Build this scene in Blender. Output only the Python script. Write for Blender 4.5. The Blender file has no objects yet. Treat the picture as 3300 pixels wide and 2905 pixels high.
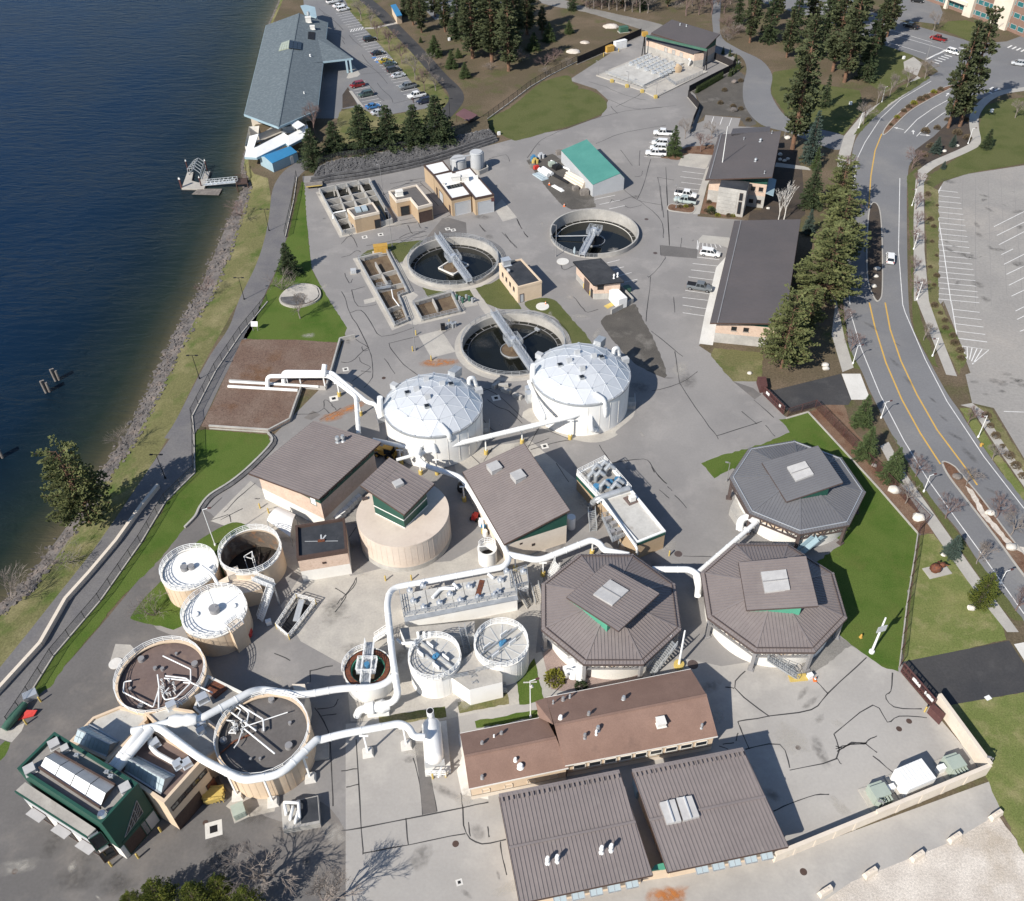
import bpy,bmesh,math,random
from math import sin,cos,pi,radians,atan2,hypot,sqrt
from mathutils import Vector,Matrix
from mathutils.geometry import tessellate_polygon
random.seed(7)
S=bpy.context.scene
COL=S.collection
# ---------------------------------------------------------------- camera
FPX,PITCH,CX,CY,HCAM=2980.0,radians(43),1745.0,1452.0,115.0
cam=bpy.data.cameras.new('camera');camo=bpy.data.objects.new('camera',cam);COL.objects.link(camo)
camo.location=(0,0,HCAM);camo.rotation_euler=(pi/2-PITCH,0,0)
cam.sensor_fit='HORIZONTAL';cam.sensor_width=36;cam.lens=36*FPX/3300
cam.shift_x=(1650-CX)/3300;cam.shift_y=0
cam.clip_start=1;cam.clip_end=6000
S.camera=camo
# ---------------------------------------------------------------- sky, sun, exposure
SUN_EL,SH_AZ=radians(38),radians(41)# shadows run towards (sin, cos) of SH_AZ
w=bpy.data.worlds.new('World');S.world=w;w.use_nodes=True
nt=w.node_tree;nt.nodes.clear()
sky=nt.nodes.new('ShaderNodeTexSky');sky.sky_type='NISHITA';sky.sun_disc=False
sky.sun_elevation=SUN_EL;sky.sun_rotation=SH_AZ+pi
sky.altitude=650;sky.dust_density=.6;sky.ozone_density=2
bg=nt.nodes.new('ShaderNodeBackground');bg.inputs[1].default_value=0.095
ow=nt.nodes.new('ShaderNodeOutputWorld')
nt.links.new(sky.outputs[0],bg.inputs[0]);nt.links.new(bg.outputs[0],ow.inputs[0])
sl=bpy.data.lights.new('sun','SUN');sl.energy=4.6;sl.angle=radians(0.6);sl.color=(1,.945,.86)
so=bpy.data.objects.new('sun',sl);COL.objects.link(so)
so.rotation_euler=Vector((sin(SH_AZ)*cos(SUN_EL),cos(SH_AZ)*cos(SUN_EL),-sin(SUN_EL))).to_track_quat('-Z','Y').to_euler()
so.location=(-80,-80,120)
S.view_settings.view_transform='Standard';S.view_settings.look='None'
S.view_settings.exposure=0.42;S.view_settings.gamma=1;S.view_settings.use_curve_mapping=False
# ---------------------------------------------------------------- survey helpers
def G(x,y,z=0.0):
    X=(x-CX)/FPX;Y=-(y-CY)/FPX
    dx,dy,dz=X,cos(PITCH)+Y*sin(PITCH),-sin(PITCH)+Y*cos(PITCH)
    t=(z-HCAM)/dz
    return Vector((t*dx,t*dy,z))
def PX(p):
    zc=p[1]*cos(PITCH)-(p[2]-HCAM)*sin(PITCH);yc=p[1]*sin(PITCH)+(p[2]-HCAM)*cos(PITCH)
    return CX+FPX*p[0]/zc,CY-FPX*yc/zc
def tf(ox,oy,s):
    def f(*p):return [(ox+p[i]/s,oy+p[i+1]/s)for i in range(0,len(p),2)]
    return f
K=1.8545
A1=tf(0,0,K);A2=tf(1100,0,K);A3=tf(2200,0,K);A4=tf(0,970,K);A5=tf(1100,970,K);A6=tf(2200,970,K);A7=tf(0,1935,K);A8=tf(1100,1935,K);A9=tf(2200,1935,K)
C1=tf(1100,650,3);C2=tf(1600,600,3);C3=tf(1150,1000,2.271);C4=tf(350,1680,2.57);C5=tf(350,2150,2.92)
D0=tf(0,0,.6194);D1=tf(2100,1200,2.92);D2=tf(2600,1400,2.92);D3=tf(1700,1700,3.4067);D4=tf(2200,1700,3.4067)
E1=tf(1450,2450,2.92);E2=tf(1950,2350,2.92);E3=tf(1400,2100,2.92);E4=tf(2800,2200,3.598);E5=tf(2700,1980,3.4067)
F1=tf(560,0,3.295);F2=tf(1040,0,3.929);F3=tf(1880,30,3.65);F4=tf(2600,0,2.92);F5=tf(2120,360,3.785)
H1=tf(1000,480,1.8375);H2=tf(1660,420,2.352);H3=tf(620,1060,1.782);H4=tf(780,1330,1.68);H5=tf(1450,1400,1.568);H6=tf(1080,1780,1.782)
def U(z):return Vector((0,)*2+(z,))
def W(px,z=0.0):
    if isinstance(z,(list,tuple)):return [G(a,b,c)for (a,b),c in zip(px,z)]
    return [G(a,b,z)for a,b in px]
def g1(f,x,y,z=0.0):return G(*f(x,y)[0],z)
def hgt(base,top):
    b=G(*base);best=(1e9,0)
    for i in range(2,900):
        h=i*.05;q=PX((b.x,b.y,h));e=hypot(q[0]-top[0],q[1]-top[1])
        if e<best[0]:best=(e,h)
    return best[1]
def rect(p0,p1,p2):
    """4 corners of the rectangle with edge p0-p1 and far side through p2 (XY)"""
    u=(p1-p0);u.z=0;L=u.length;u/=L;v=Vector((-u.y,u.x,0));d=(p2-p1).dot(v)
    a=Vector((p0.x,p0.y,0));b=a+u*L
    return [a,b,b+v*d,a+v*d]
def smooth(pts,n=6,closed=True):
    out=[];m=len(pts)
    rng=range(m)if closed else range(m-1)
    for i in rng:
        p0,p1,p2,p3=(pts[(i-1)% m],pts[i],pts[(i+1)% m],pts[(i+2)% m])if closed else (pts[max(i-1,0)],pts[i],pts[i+1],pts[min(i+2,m-1)])
        for k in range(n):
            t=k/n
            out.append(tuple(.5*((2*p1[j])+(-p0[j]+p2[j])*t+(2*p0[j]-5*p1[j]+4*p2[j]-p3[j])*t*t+(-p0[j]+3*p1[j]-3*p2[j]+p3[j])*t**3)for j in range(len(p1))))
    if not closed:out.append(tuple(pts[-1]))
    return out
# ---------------------------------------------------------------- materials
MATS={}
def M(name):return MATS[name]
def pm(name,c,c2=None,rough=.8,s1=.25,s2=3.0,amt=.5,fine=.25,bump=.0,bs=20.,metal=0.,spec=.3,c3=None,s3=.05,world=False,th=(.35,.65),th3=(.5,.7)):
    """procedural material: colours c and c2 blended by broad and fine noise, optional third patchy colour, bump"""
    m=bpy.data.materials.new(name);m.use_nodes=True;n=m.node_tree.nodes;l=m.node_tree.links
    b=n['Principled BSDF'];b.inputs['Roughness'].default_value=rough;b.inputs['Metallic'].default_value=metal
    b.inputs['Specular IOR Level'].default_value=spec
    tc=n.new('ShaderNodeTexCoord');src=tc.outputs['Object']
    if world:
        geo=n.new('ShaderNodeNewGeometry');src=geo.outputs['Position']
    def noise(sc,det=4,ro=.6):
        t=n.new('ShaderNodeTexNoise');t.inputs['Scale'].default_value=sc;t.inputs['Detail'].default_value=det;t.inputs['Roughness'].default_value=ro
        l.new(src,t.inputs['Vector']);return t
    def ramp(fac,a,z):
        r=n.new('ShaderNodeMapRange');r.inputs['From Min'].default_value=a;r.inputs['From Max'].default_value=z;l.new(fac,r.inputs['Value']);return r.outputs[0]
    if c2 is None:c2=tuple(x*.82 for x in c)
    n1=noise(s1);mx=n.new('ShaderNodeMix');mx.data_type='RGBA'
    mx.inputs[6].default_value=(*c,1);mx.inputs[7].default_value=(*c2,1)
    f1=n.new('ShaderNodeMath');f1.operation='MULTIPLY';f1.inputs[1].default_value=amt*2
    l.new(ramp(n1.outputs['Fac'],*th),f1.inputs[0]);f1.use_clamp=True
    l.new(f1.outputs[0],mx.inputs[0]);cur=mx.outputs[2]
    if c3:
        n3=noise(s3,5,.65);m3=n.new('ShaderNodeMix');m3.data_type='RGBA';l.new(cur,m3.inputs[6]);m3.inputs[7].default_value=(*c3,1)
        l.new(ramp(n3.outputs['Fac'],*th3),m3.inputs[0]);cur=m3.outputs[2]
    if fine:
        n2=noise(s2,6,.7);v=n.new('ShaderNodeMapRange');v.inputs['From Min'].default_value=.25;v.inputs['From Max'].default_value=.75
        v.inputs['To Min'].default_value=1-fine;v.inputs['To Max'].default_value=1+fine;l.new(n2.outputs['Fac'],v.inputs['Value'])
        hs=n.new('ShaderNodeMix');hs.data_type='RGBA';hs.blend_type='MULTIPLY';hs.inputs[0].default_value=1
        l.new(cur,hs.inputs[6]);l.new(v.outputs[0],hs.inputs[7]);cur=hs.outputs[2]
    l.new(cur,b.inputs['Base Color'])
    if bump:
        nb=noise(bs,3,.6);bp=n.new('ShaderNodeBump');bp.inputs['Strength'].default_value=bump;bp.inputs['Distance'].default_value=.1
        l.new(nb.outputs['Fac'],bp.inputs['Height']);l.new(bp.outputs[0],b.inputs['Normal'])
    MATS[name]=m;return m
# surfaces of the ground
pm('asphalt',(.272,.258,.246),(.228,.217,.209),.9,.05,2.5,.7,.08,.25,14,c3=(.315,.296,.28),s3=.11,th3=(.52,.75),world=True)
pm('asphalt_pale_sunlit',(.395,.373,.345),(.345,.326,.303),.9,.06,2.5,.7,.07,.2,14,c3=(.44,.415,.38),s3=.1,world=True)  # paler surfacing, with the lower yard's unclouded sunlight partly put into its colour
pm('asphalt_dark',(.16,.15,.143),(.125,.118,.114),.9,.07,2.5,.6,.12,.25,14,c3=(.25,.222,.195),s3=.05,th3=(.5,.72),world=True)
pm('asphalt_black',(.045,.045,.048),(.06,.058,.058),.85,.12,3,.6,.2,.2,14,c3=(.085,.083,.082),s3=.2,th3=(.55,.8),world=True)
pm('road_asphalt',(.19,.19,.195),(.165,.165,.17),.9,.04,2.5,.6,.12,.2,14,c3=(.215,.21,.205),s3=.06,world=True)
pm('pale_pavement',(.315,.298,.275),(.27,.256,.24),.92,.06,1.8,.7,.16,.2,10,c3=(.37,.34,.305),s3=.03,world=True)
pm('path_asphalt',(.135,.13,.135),(.165,.158,.155),.9,.2,2.5,.6,.2,.2,14,world=True)
pm('concrete',(.46,.43,.38),(.38,.355,.32),.85,.25,3,.6,.14,.1,12,c3=(.32,.29,.25),s3=.6,th3=(.6,.85),world=True)
pm('concrete_white',(.66,.64,.6),(.58,.56,.52),.85,.3,3,.5,.1,.08,12,world=True)
pm('sidewalk',(.42,.40,.36),(.37,.35,.32),.88,.3,3,.6,.1,.1,14,world=True)
pm('grass',(.083,.098,.034),(.106,.114,.045),1,.16,4,.8,.45,.6,9,c3=(.150,.145,.050),s3=.22,th3=(.6,.85),spec=.1,world=True)
pm('grass_lush',(.064,.112,.02),(.092,.132,.03),1,.15,5,.8,.4,.6,9,c3=(.105,.122,.034),s3=.2,th3=(.52,.8),spec=.1,world=True)
pm('grass_dry',(.205,.205,.08),(.14,.165,.052),1,.14,4,.8,.38,.6,9,c3=(.27,.24,.12),s3=.3,th3=(.5,.75),spec=.1,world=True)
pm('bank_grass',(.215,.19,.10),(.14,.135,.06),1,.12,3,.8,.42,.7,7,c3=(.08,.11,.03),s3=.16,th3=(.5,.68),spec=.1,world=True)
pm('forest_floor',(.155,.118,.082),(.115,.092,.06),1,.07,2.5,.8,.42,.7,6,c3=(.085,.095,.035),s3=.09,th3=(.52,.72),spec=.1,world=True)
pm('mulch',(.165,.092,.06),(.20,.135,.095),1,.2,5,.6,.55,.9,9,c3=(.11,.055,.035),s3=.35,spec=.1,world=True)
pm('wood_chips',(.20,.145,.115),(.165,.11,.085),1,.15,4.5,.6,.6,1.,9,c3=(.15,.075,.035),s3=.12,th3=(.55,.75),spec=.1,world=True)
pm('gravel_dark',(.085,.078,.07),(.11,.10,.088),1,.2,5,.6,.4,.8,12,c3=(.20,.185,.165),s3=.13,th3=(.56,.72),world=True)
pm('gravel_pale',(.64,.58,.51),(.53,.475,.415),1,.3,4,.6,.35,.7,10,c3=(.45,.385,.31),s3=.1,world=True)
pm('gravel_grey',(.26,.245,.225),(.21,.20,.185),1,.15,4,.6,.3,.6,10,world=True)
pm('gravel_pink',(.33,.25,.22),(.27,.21,.19),1,.3,6,.6,.4,.6,12,world=True)
pm('bed_soil',(.055,.046,.04),(.075,.058,.045),1,.3,4,.6,.4,.8,9,world=True)
pm('rock',(.175,.155,.142),(.115,.105,.10),.95,.35,4,.7,.3,.4,6,c3=(.21,.17,.145),s3=.5,world=True)
pm('rock_dark',(.15,.147,.147),(.10,.098,.10),.95,.6,4,.7,.35,.4,6,world=True)
pm('boulder',(.66,.62,.56),(.5,.47,.42),.9,.8,5,.6,.2,.5,5)
pm('paint_white',(.78,.77,.74),(.62,.61,.59),.8,.8,5,.5,.08,world=True)
pm('paint_yellow',(.62,.37,.07),(.52,.33,.09),.8,.8,5,.5,.1,world=True)
pm('paint_blue',(.07,.2,.5),None,.8,world=True)
pm('tar',(.055,.053,.053),None,.7,.3,3,.5,.15,world=True)
# buildings
pm('roof_brown',(.225,.193,.184),(.20,.172,.165),.55,.12,1.5,.7,.06,spec=.5,c3=(.26,.23,.215),s3=.3,th3=(.55,.9))
pm('roof_slate',(.15,.15,.158),(.13,.13,.14),.5,.12,1.5,.5,.05,spec=.5)
pm('roof_admin',(.105,.095,.098),(.09,.084,.088),.6,.1,2,.5,.08,spec=.4)
pm('shingle_brown',(.25,.16,.125),(.218,.138,.108),.95,.3,6,.6,.16,.3,25,c3=(.13,.085,.07),s3=.25,th3=(.6,.85))
pm('shingle_blue',(.155,.185,.20),(.115,.14,.155),.95,1.2,3,.7,.22,.3,20)
pm('roof_white',(.80,.80,.785),(.73,.73,.715),.6,.3,2,.5,.04)
pm('roof_green',(.085,.26,.22),(.07,.23,.195),.6,.2,2,.5,.08)
pm('roof_blue',(.045,.22,.42),(.04,.19,.37),.5,.2,2,.5,.05)
pm('roof_maroon',(.16,.085,.09),None,.7,.3,3,.5,.1)
pm('membrane_black',(.033,.036,.042),(.05,.053,.06),.7,.35,2,.6,.15,c3=(.11,.11,.11),s3=.5,th3=(.62,.85))
pm('membrane_grey',(.30,.285,.265),(.24,.225,.21),.85,.3,3,.6,.12,c3=(.17,.15,.13),s3=.25,th3=(.58,.8))
pm('roof_tar_brown',(.17,.125,.11),(.145,.105,.095),.9,.2,2,.6,.14,c3=(.24,.17,.13),s3=.35,th3=(.56,.8))
pm('roof_tar_grey',(.135,.125,.12),(.115,.105,.10),.9,.2,2,.6,.14,c3=(.19,.17,.155),s3=.3,th3=(.56,.8))
pm('deck_grey',(.52,.505,.47),(.44,.425,.395),.85,.4,3,.6,.1,c3=(.25,.22,.185),s3=.5,th3=(.58,.8))
pm('wall_tan',(.44,.325,.21),(.40,.295,.19),.85,.4,3,.5,.08)
pm('wall_cream',(.66,.52,.38),(.60,.47,.34),.85,.4,3,.5,.06)
pm('wall_pale',(.68,.60,.50),(.62,.54,.45),.85,.3,3,.5,.06,c3=(.5,.42,.33),s3=.5,th3=(.6,.9))
pm('wall_white',(.74,.72,.67),(.68,.65,.6),.8,.3,3,.5,.05)
pm('brick_pink',(.60,.46,.365),(.54,.41,.325),.9,.8,5,.6,.12,c3=(.48,.35,.27),s3=2.2)
pm('wall_concrete',(.45,.43,.395),(.36,.345,.32),.85,.35,2.5,.7,.12,.1,9,c3=(.27,.245,.215),s3=.5,th3=(.58,.85))
pm('wall_grey',(.46,.47,.48),(.42,.43,.44),.7,.3,3,.5,.05)
pm('wall_blue',(.32,.43,.48),(.28,.38,.43),.7,.3,3,.5,.06)
pm('green_metal',(.018,.078,.056),(.015,.066,.048),.55,.25,2,.5,.06,spec=.4)
pm('green_light',(.10,.36,.24),None,.6,.3,2,.5,.05)
pm('trim_brown',(.085,.055,.045),None,.7)
pm('steel_brown',(.10,.075,.07),(.085,.065,.06),.6)
pm('steel_grey',(.33,.32,.32),(.28,.275,.275),.55,.4,3,.5,.06,metal=.3)
pm('galv',(.52,.535,.545),(.42,.435,.445),.45,.8,4,.6,.08,metal=.45,spec=.5)
pm('alum',(.70,.72,.74),(.62,.645,.665),.38,.25,2,.5,.04,metal=.55,spec=.5)
pm('dome_panel',(.64,.66,.68),(.58,.60,.625),.4,.18,2,.8,.04,metal=.25,spec=.5)
pm('pipe_white',(.83,.83,.81),(.76,.755,.735),.55,.3,2,.5,.05,spec=.3,c3=(.66,.63,.58),s3=.9,th3=(.6,.9))
pm('tank_white',(.84,.83,.80),(.78,.76,.72),.6,.25,2,.5,.04,c3=(.62,.57,.5),s3=.6,th3=(.62,.9))
pm('tank_tan',(.66,.53,.39),(.60,.475,.345),.8,.3,2,.5,.07,c3=(.48,.36,.25),s3=.5,th3=(.6,.9))
pm('tank_pinktan',(.62,.53,.445),(.57,.48,.40),.85,.2,2,.6,.06,c3=(.44,.355,.29),s3=.35,th3=(.58,.85))
pm('stain_inside',(.33,.28,.22),(.13,.105,.085),.9,.35,2,.8,.2,c3=(.33,.15,.06),s3=.7,th3=(.55,.75))
pm('scum',(.11,.075,.05),(.155,.115,.075),.8,.6,5,.7,.35,.5,10)
pm('foam',(.09,.075,.06),(.30,.26,.21),.9,1.6,5,.8,.3,.5,12,th=(.5,.62))
pm('sludge_black',(.018,.016,.014),(.032,.026,.02),.7,1.2,5,.6,.3,.6,8,c3=(.14,.09,.04),s3=1.1,th3=(.64,.74))
pm('yellow',(.58,.43,.13),None,.6,.5,3,.5,.1)
pm('orange',(.52,.31,.07),None,.6,.5,3,.5,.1)
pm('cone_orange',(.75,.18,.04),None,.6)
pm('red',(.55,.05,.04),None,.5)
pm('blue_paint',(.07,.22,.38),None,.5)
pm('black',(.016,.016,.018),None,.6)
pm('rubber',(.02,.02,.02),None,.85)
pm('fence_black',(.022,.02,.022),(.035,.03,.03),.9,.6,4)
pm('fence_maroon',(.11,.05,.045),(.09,.042,.04),.7)
pm('transformer_green',(.37,.42,.36),(.33,.38,.33),.6,.5,3,.5,.06)
pm('utility_green',(.06,.14,.10),None,.6)
pm('wood_grey',(.24,.215,.19),(.17,.15,.135),.9,1,6,.6,.25)
pm('wood_pole',(.55,.52,.48),(.45,.42,.38),.85,1,6)
pm('bark',(.10,.075,.055),(.07,.055,.042),.95,2,8,.6,.3,.5,12)
pm('bark_pine',(.21,.115,.07),(.12,.075,.052),.95,2,8,.6,.3,.5,12)
pm('bark_bare',(.25,.215,.19),(.2,.17,.15),.95,2,8,.6,.2)
pm('bark_red',(.2,.14,.125),(.165,.115,.105),.95,2,8,.6,.2)
pm('bark_birch',(.72,.69,.65),(.55,.52,.48),.9,2,8,.6,.2)
pm('sculpture_rust',(.20,.07,.03),(.10,.04,.03),.6,3,9,.6,.3,.6,15)
pm('chrome',(.75,.76,.78),None,.2,metal=.9)
pm('skylight',(.50,.49,.475),(.43,.42,.41),.35,.6,3,.6,.06,spec=.5)
def leafmat(name,c,c2,c3):
    m=pm(name,c,c2,.85,.55,2.2,.9,.4,c3=c3,s3=1.3,th3=(.52,.7),spec=.15);b=m.node_tree.nodes['Principled BSDF']
    return m
leafmat('pine_leaf',(.135,.148,.06),(.098,.112,.046),(.185,.19,.08))
leafmat('pine_dark',(.085,.098,.048),(.058,.07,.036),(.125,.135,.062))
leafmat('spruce_leaf',(.062,.082,.038),(.042,.06,.03),(.10,.12,.052))
leafmat('spruce_blue',(.075,.105,.085),(.05,.075,.062),(.12,.155,.125))
leafmat('fir_green',(.085,.115,.045),(.055,.08,.032),(.13,.165,.062))
leafmat('cedar_yellow',(.13,.15,.028),(.075,.095,.02),(.20,.20,.035))
leafmat('shrub_leaf',(.06,.065,.03),(.09,.07,.04),(.04,.05,.02))
leafmat('bush_yellow',(.24,.23,.035),(.15,.15,.028),(.32,.29,.05))
leafmat('scrub_brown',(.15,.115,.075),(.11,.085,.055),(.19,.16,.10))
def gloss(name,c,rough=.25,metal=0.,coat=.5,spec=.5):
    m=pm(name,c,tuple(x*.92 for x in c),rough,.5,2,.5,.03,metal=metal,spec=spec)
    m.node_tree.nodes['Principled BSDF'].inputs['Coat Weight'].default_value=coat;return m
for n_,c_ in dict(white=(.80,.80,.79),black=(.015,.016,.018),red=(.22,.015,.015),silver=(.50,.52,.54),grey=(.16,.175,.185),green=(.055,.085,.075),blue=(.05,.17,.38),navy=(.018,.025,.05),yellow=(.36,.29,.03),charcoal=(.04,.042,.045),mint=(.42,.48,.46)).items():gloss('car_'+n_,c_)
gloss('glass_dark',(.018,.022,.026),.08,0,0,.6)
gloss('glass_teal',(.035,.15,.16),.1,0,0,.6)
gloss('glass_pale',(.40,.47,.50),.15,0,0,.6)
gloss('glass_green',(.40,.43,.33),.2,0,0,.5)
gloss('basin_water',(.010,.011,.009),.06,0,0,.5)
gloss('headlight',(.7,.7,.68),.15);gloss('taillight',(.35,.02,.02),.2)
# clear polycarbonate / wire mesh with real see-through share
def mesh_mat(name,c,op,sc):
    m=bpy.data.materials.new(name);m.use_nodes=True;n=m.node_tree.nodes;l=m.node_tree.links
    b=n['Principled BSDF'];b.inputs['Base Color'].default_value=(*c,1);b.inputs['Roughness'].default_value=.6;b.inputs['Metallic'].default_value=.2
    tc=n.new('ShaderNodeTexCoord');t=n.new('ShaderNodeTexNoise');t.inputs['Scale'].default_value=sc;t.inputs['Detail'].default_value=1
    l.new(tc.outputs['Object'],t.inputs['Vector'])
    r=n.new('ShaderNodeMapRange');r.inputs['From Min'].default_value=.4;r.inputs['From Max'].default_value=.6;r.inputs['To Min'].default_value=op*.6;r.inputs['To Max'].default_value=min(1,op*1.4)
    l.new(t.outputs['Fac'],r.inputs['Value']);l.new(r.outputs[0],b.inputs['Alpha']);MATS[name]=m
mesh_mat('chainlink',(.13,.13,.135),.28,6);mesh_mat('chainlink_maroon',(.07,.035,.035),.38,6);mesh_mat('rail_mesh',(.55,.56,.57),.3,8)
# soft-edged stains on paving (the patch fades out at its rim)
def stain_mat(name,c,op):
    mesh_mat(name,c,op,1.3);n=MATS[name].node_tree.nodes;l=MATS[name].node_tree.links;b=n['Principled BSDF'];b.inputs['Metallic'].default_value=0;b.inputs['Roughness'].default_value=.9
    at=n.new('ShaderNodeAttribute');at.attribute_name='soft';mu=n.new('ShaderNodeMath');mu.operation='MULTIPLY';l.new(b.inputs['Alpha'].links[0].from_socket,mu.inputs[0]);l.new(at.outputs['Fac'],mu.inputs[1]);l.new(mu.outputs[0],b.inputs['Alpha'])
stain_mat('stain_dark',(.08,.075,.07),.28);stain_mat('stain_pale',(.5,.47,.42),.4);stain_mat('rust_stain',(.5,.19,.05),.6)
def stains(parent,L,mat,z):
    mb=MB();so_=[]
    for c,r,e,a in L:
        o_=len(mb.v);mb.v.append(Vector((c.x,c.y,z)));so_.append(1.0);R2=Matrix.Rotation(a,3,'Z');z+=.00002
        for k,s_ in ((.55,.6),(1,0)):
            for i in range(18):q=R2@Vector((cos(i*pi/9)*r,sin(i*pi/9)*r*e,0))*k*random.uniform(.8,1.15);mb.v.append(Vector((c.x+q.x,c.y+q.y,z)));so_.append(s_)
        for i in range(18):j_=(i+1)% 18;mb.f+=[(o_,o_+1+i,o_+1+j_),(o_+1+i,o_+19+i,o_+19+j_,o_+1+j_)]
    o_=struct('stain',mb,mat,parent,kind='stuff');o_.data.attributes.new('soft','FLOAT','POINT').data.foreach_set('value',so_)
# river water: ripples, and bed colour that shows through near the shore
def water_mat():
    m=bpy.data.materials.new('river_water');m.use_nodes=True;n=m.node_tree.nodes;l=m.node_tree.links
    b=n['Principled BSDF'];b.inputs['Roughness'].default_value=.2;b.inputs['IOR'].default_value=1.33;b.inputs['Specular IOR Level'].default_value=.13
    at=n.new('ShaderNodeAttribute');at.attribute_name='depth'
    cr=n.new('ShaderNodeValToRGB');e=cr.color_ramp.elements
    e[0].position=0;e[0].color=(.09,.078,.048,1);e[1].position=1;e[1].color=(.003,.018,.052,1)
    for p_,c_ in ((.12,(.042,.044,.028,1)),(.3,(.015,.024,.02,1)),(.6,(.005,.014,.024,1))):
        k=cr.color_ramp.elements.new(p_);k.color=c_
    l.new(at.outputs['Fac'],cr.inputs[0]);l.new(cr.outputs[0],b.inputs['Base Color'])
    geo=n.new('ShaderNodeNewGeometry');mp=n.new('ShaderNodeMapping');mp.inputs['Scale'].default_value=(.32,1.0,1);mp.inputs['Rotation'].default_value=(0,0,radians(12))
    l.new(geo.outputs['Position'],mp.inputs['Vector'])
    t1=n.new('ShaderNodeTexNoise');t1.inputs['Scale'].default_value=.55;t1.inputs['Detail'].default_value=7;t1.inputs['Roughness'].default_value=.62;t1.inputs['Distortion'].default_value=.6
    l.new(mp.outputs[0],t1.inputs['Vector'])
    t2=n.new('ShaderNodeTexNoise');t2.inputs['Scale'].default_value=.035;t2.inputs['Detail'].default_value=3
    l.new(geo.outputs['Position'],t2.inputs['Vector'])
    st=n.new('ShaderNodeMapRange');st.inputs['From Min'].default_value=.35;st.inputs['From Max'].default_value=.65;st.inputs['To Min'].default_value=.35;st.inputs['To Max'].default_value=.9
    l.new(t2.outputs['Fac'],st.inputs['Value'])
    bp=n.new('ShaderNodeBump');bp.inputs['Distance'].default_value=.8;l.new(st.outputs[0],bp.inputs['Strength'])
    l.new(t1.outputs['Fac'],bp.inputs['Height']);l.new(bp.outputs[0],b.inputs['Normal'])
    MATS['river_water']=m
water_mat()
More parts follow.
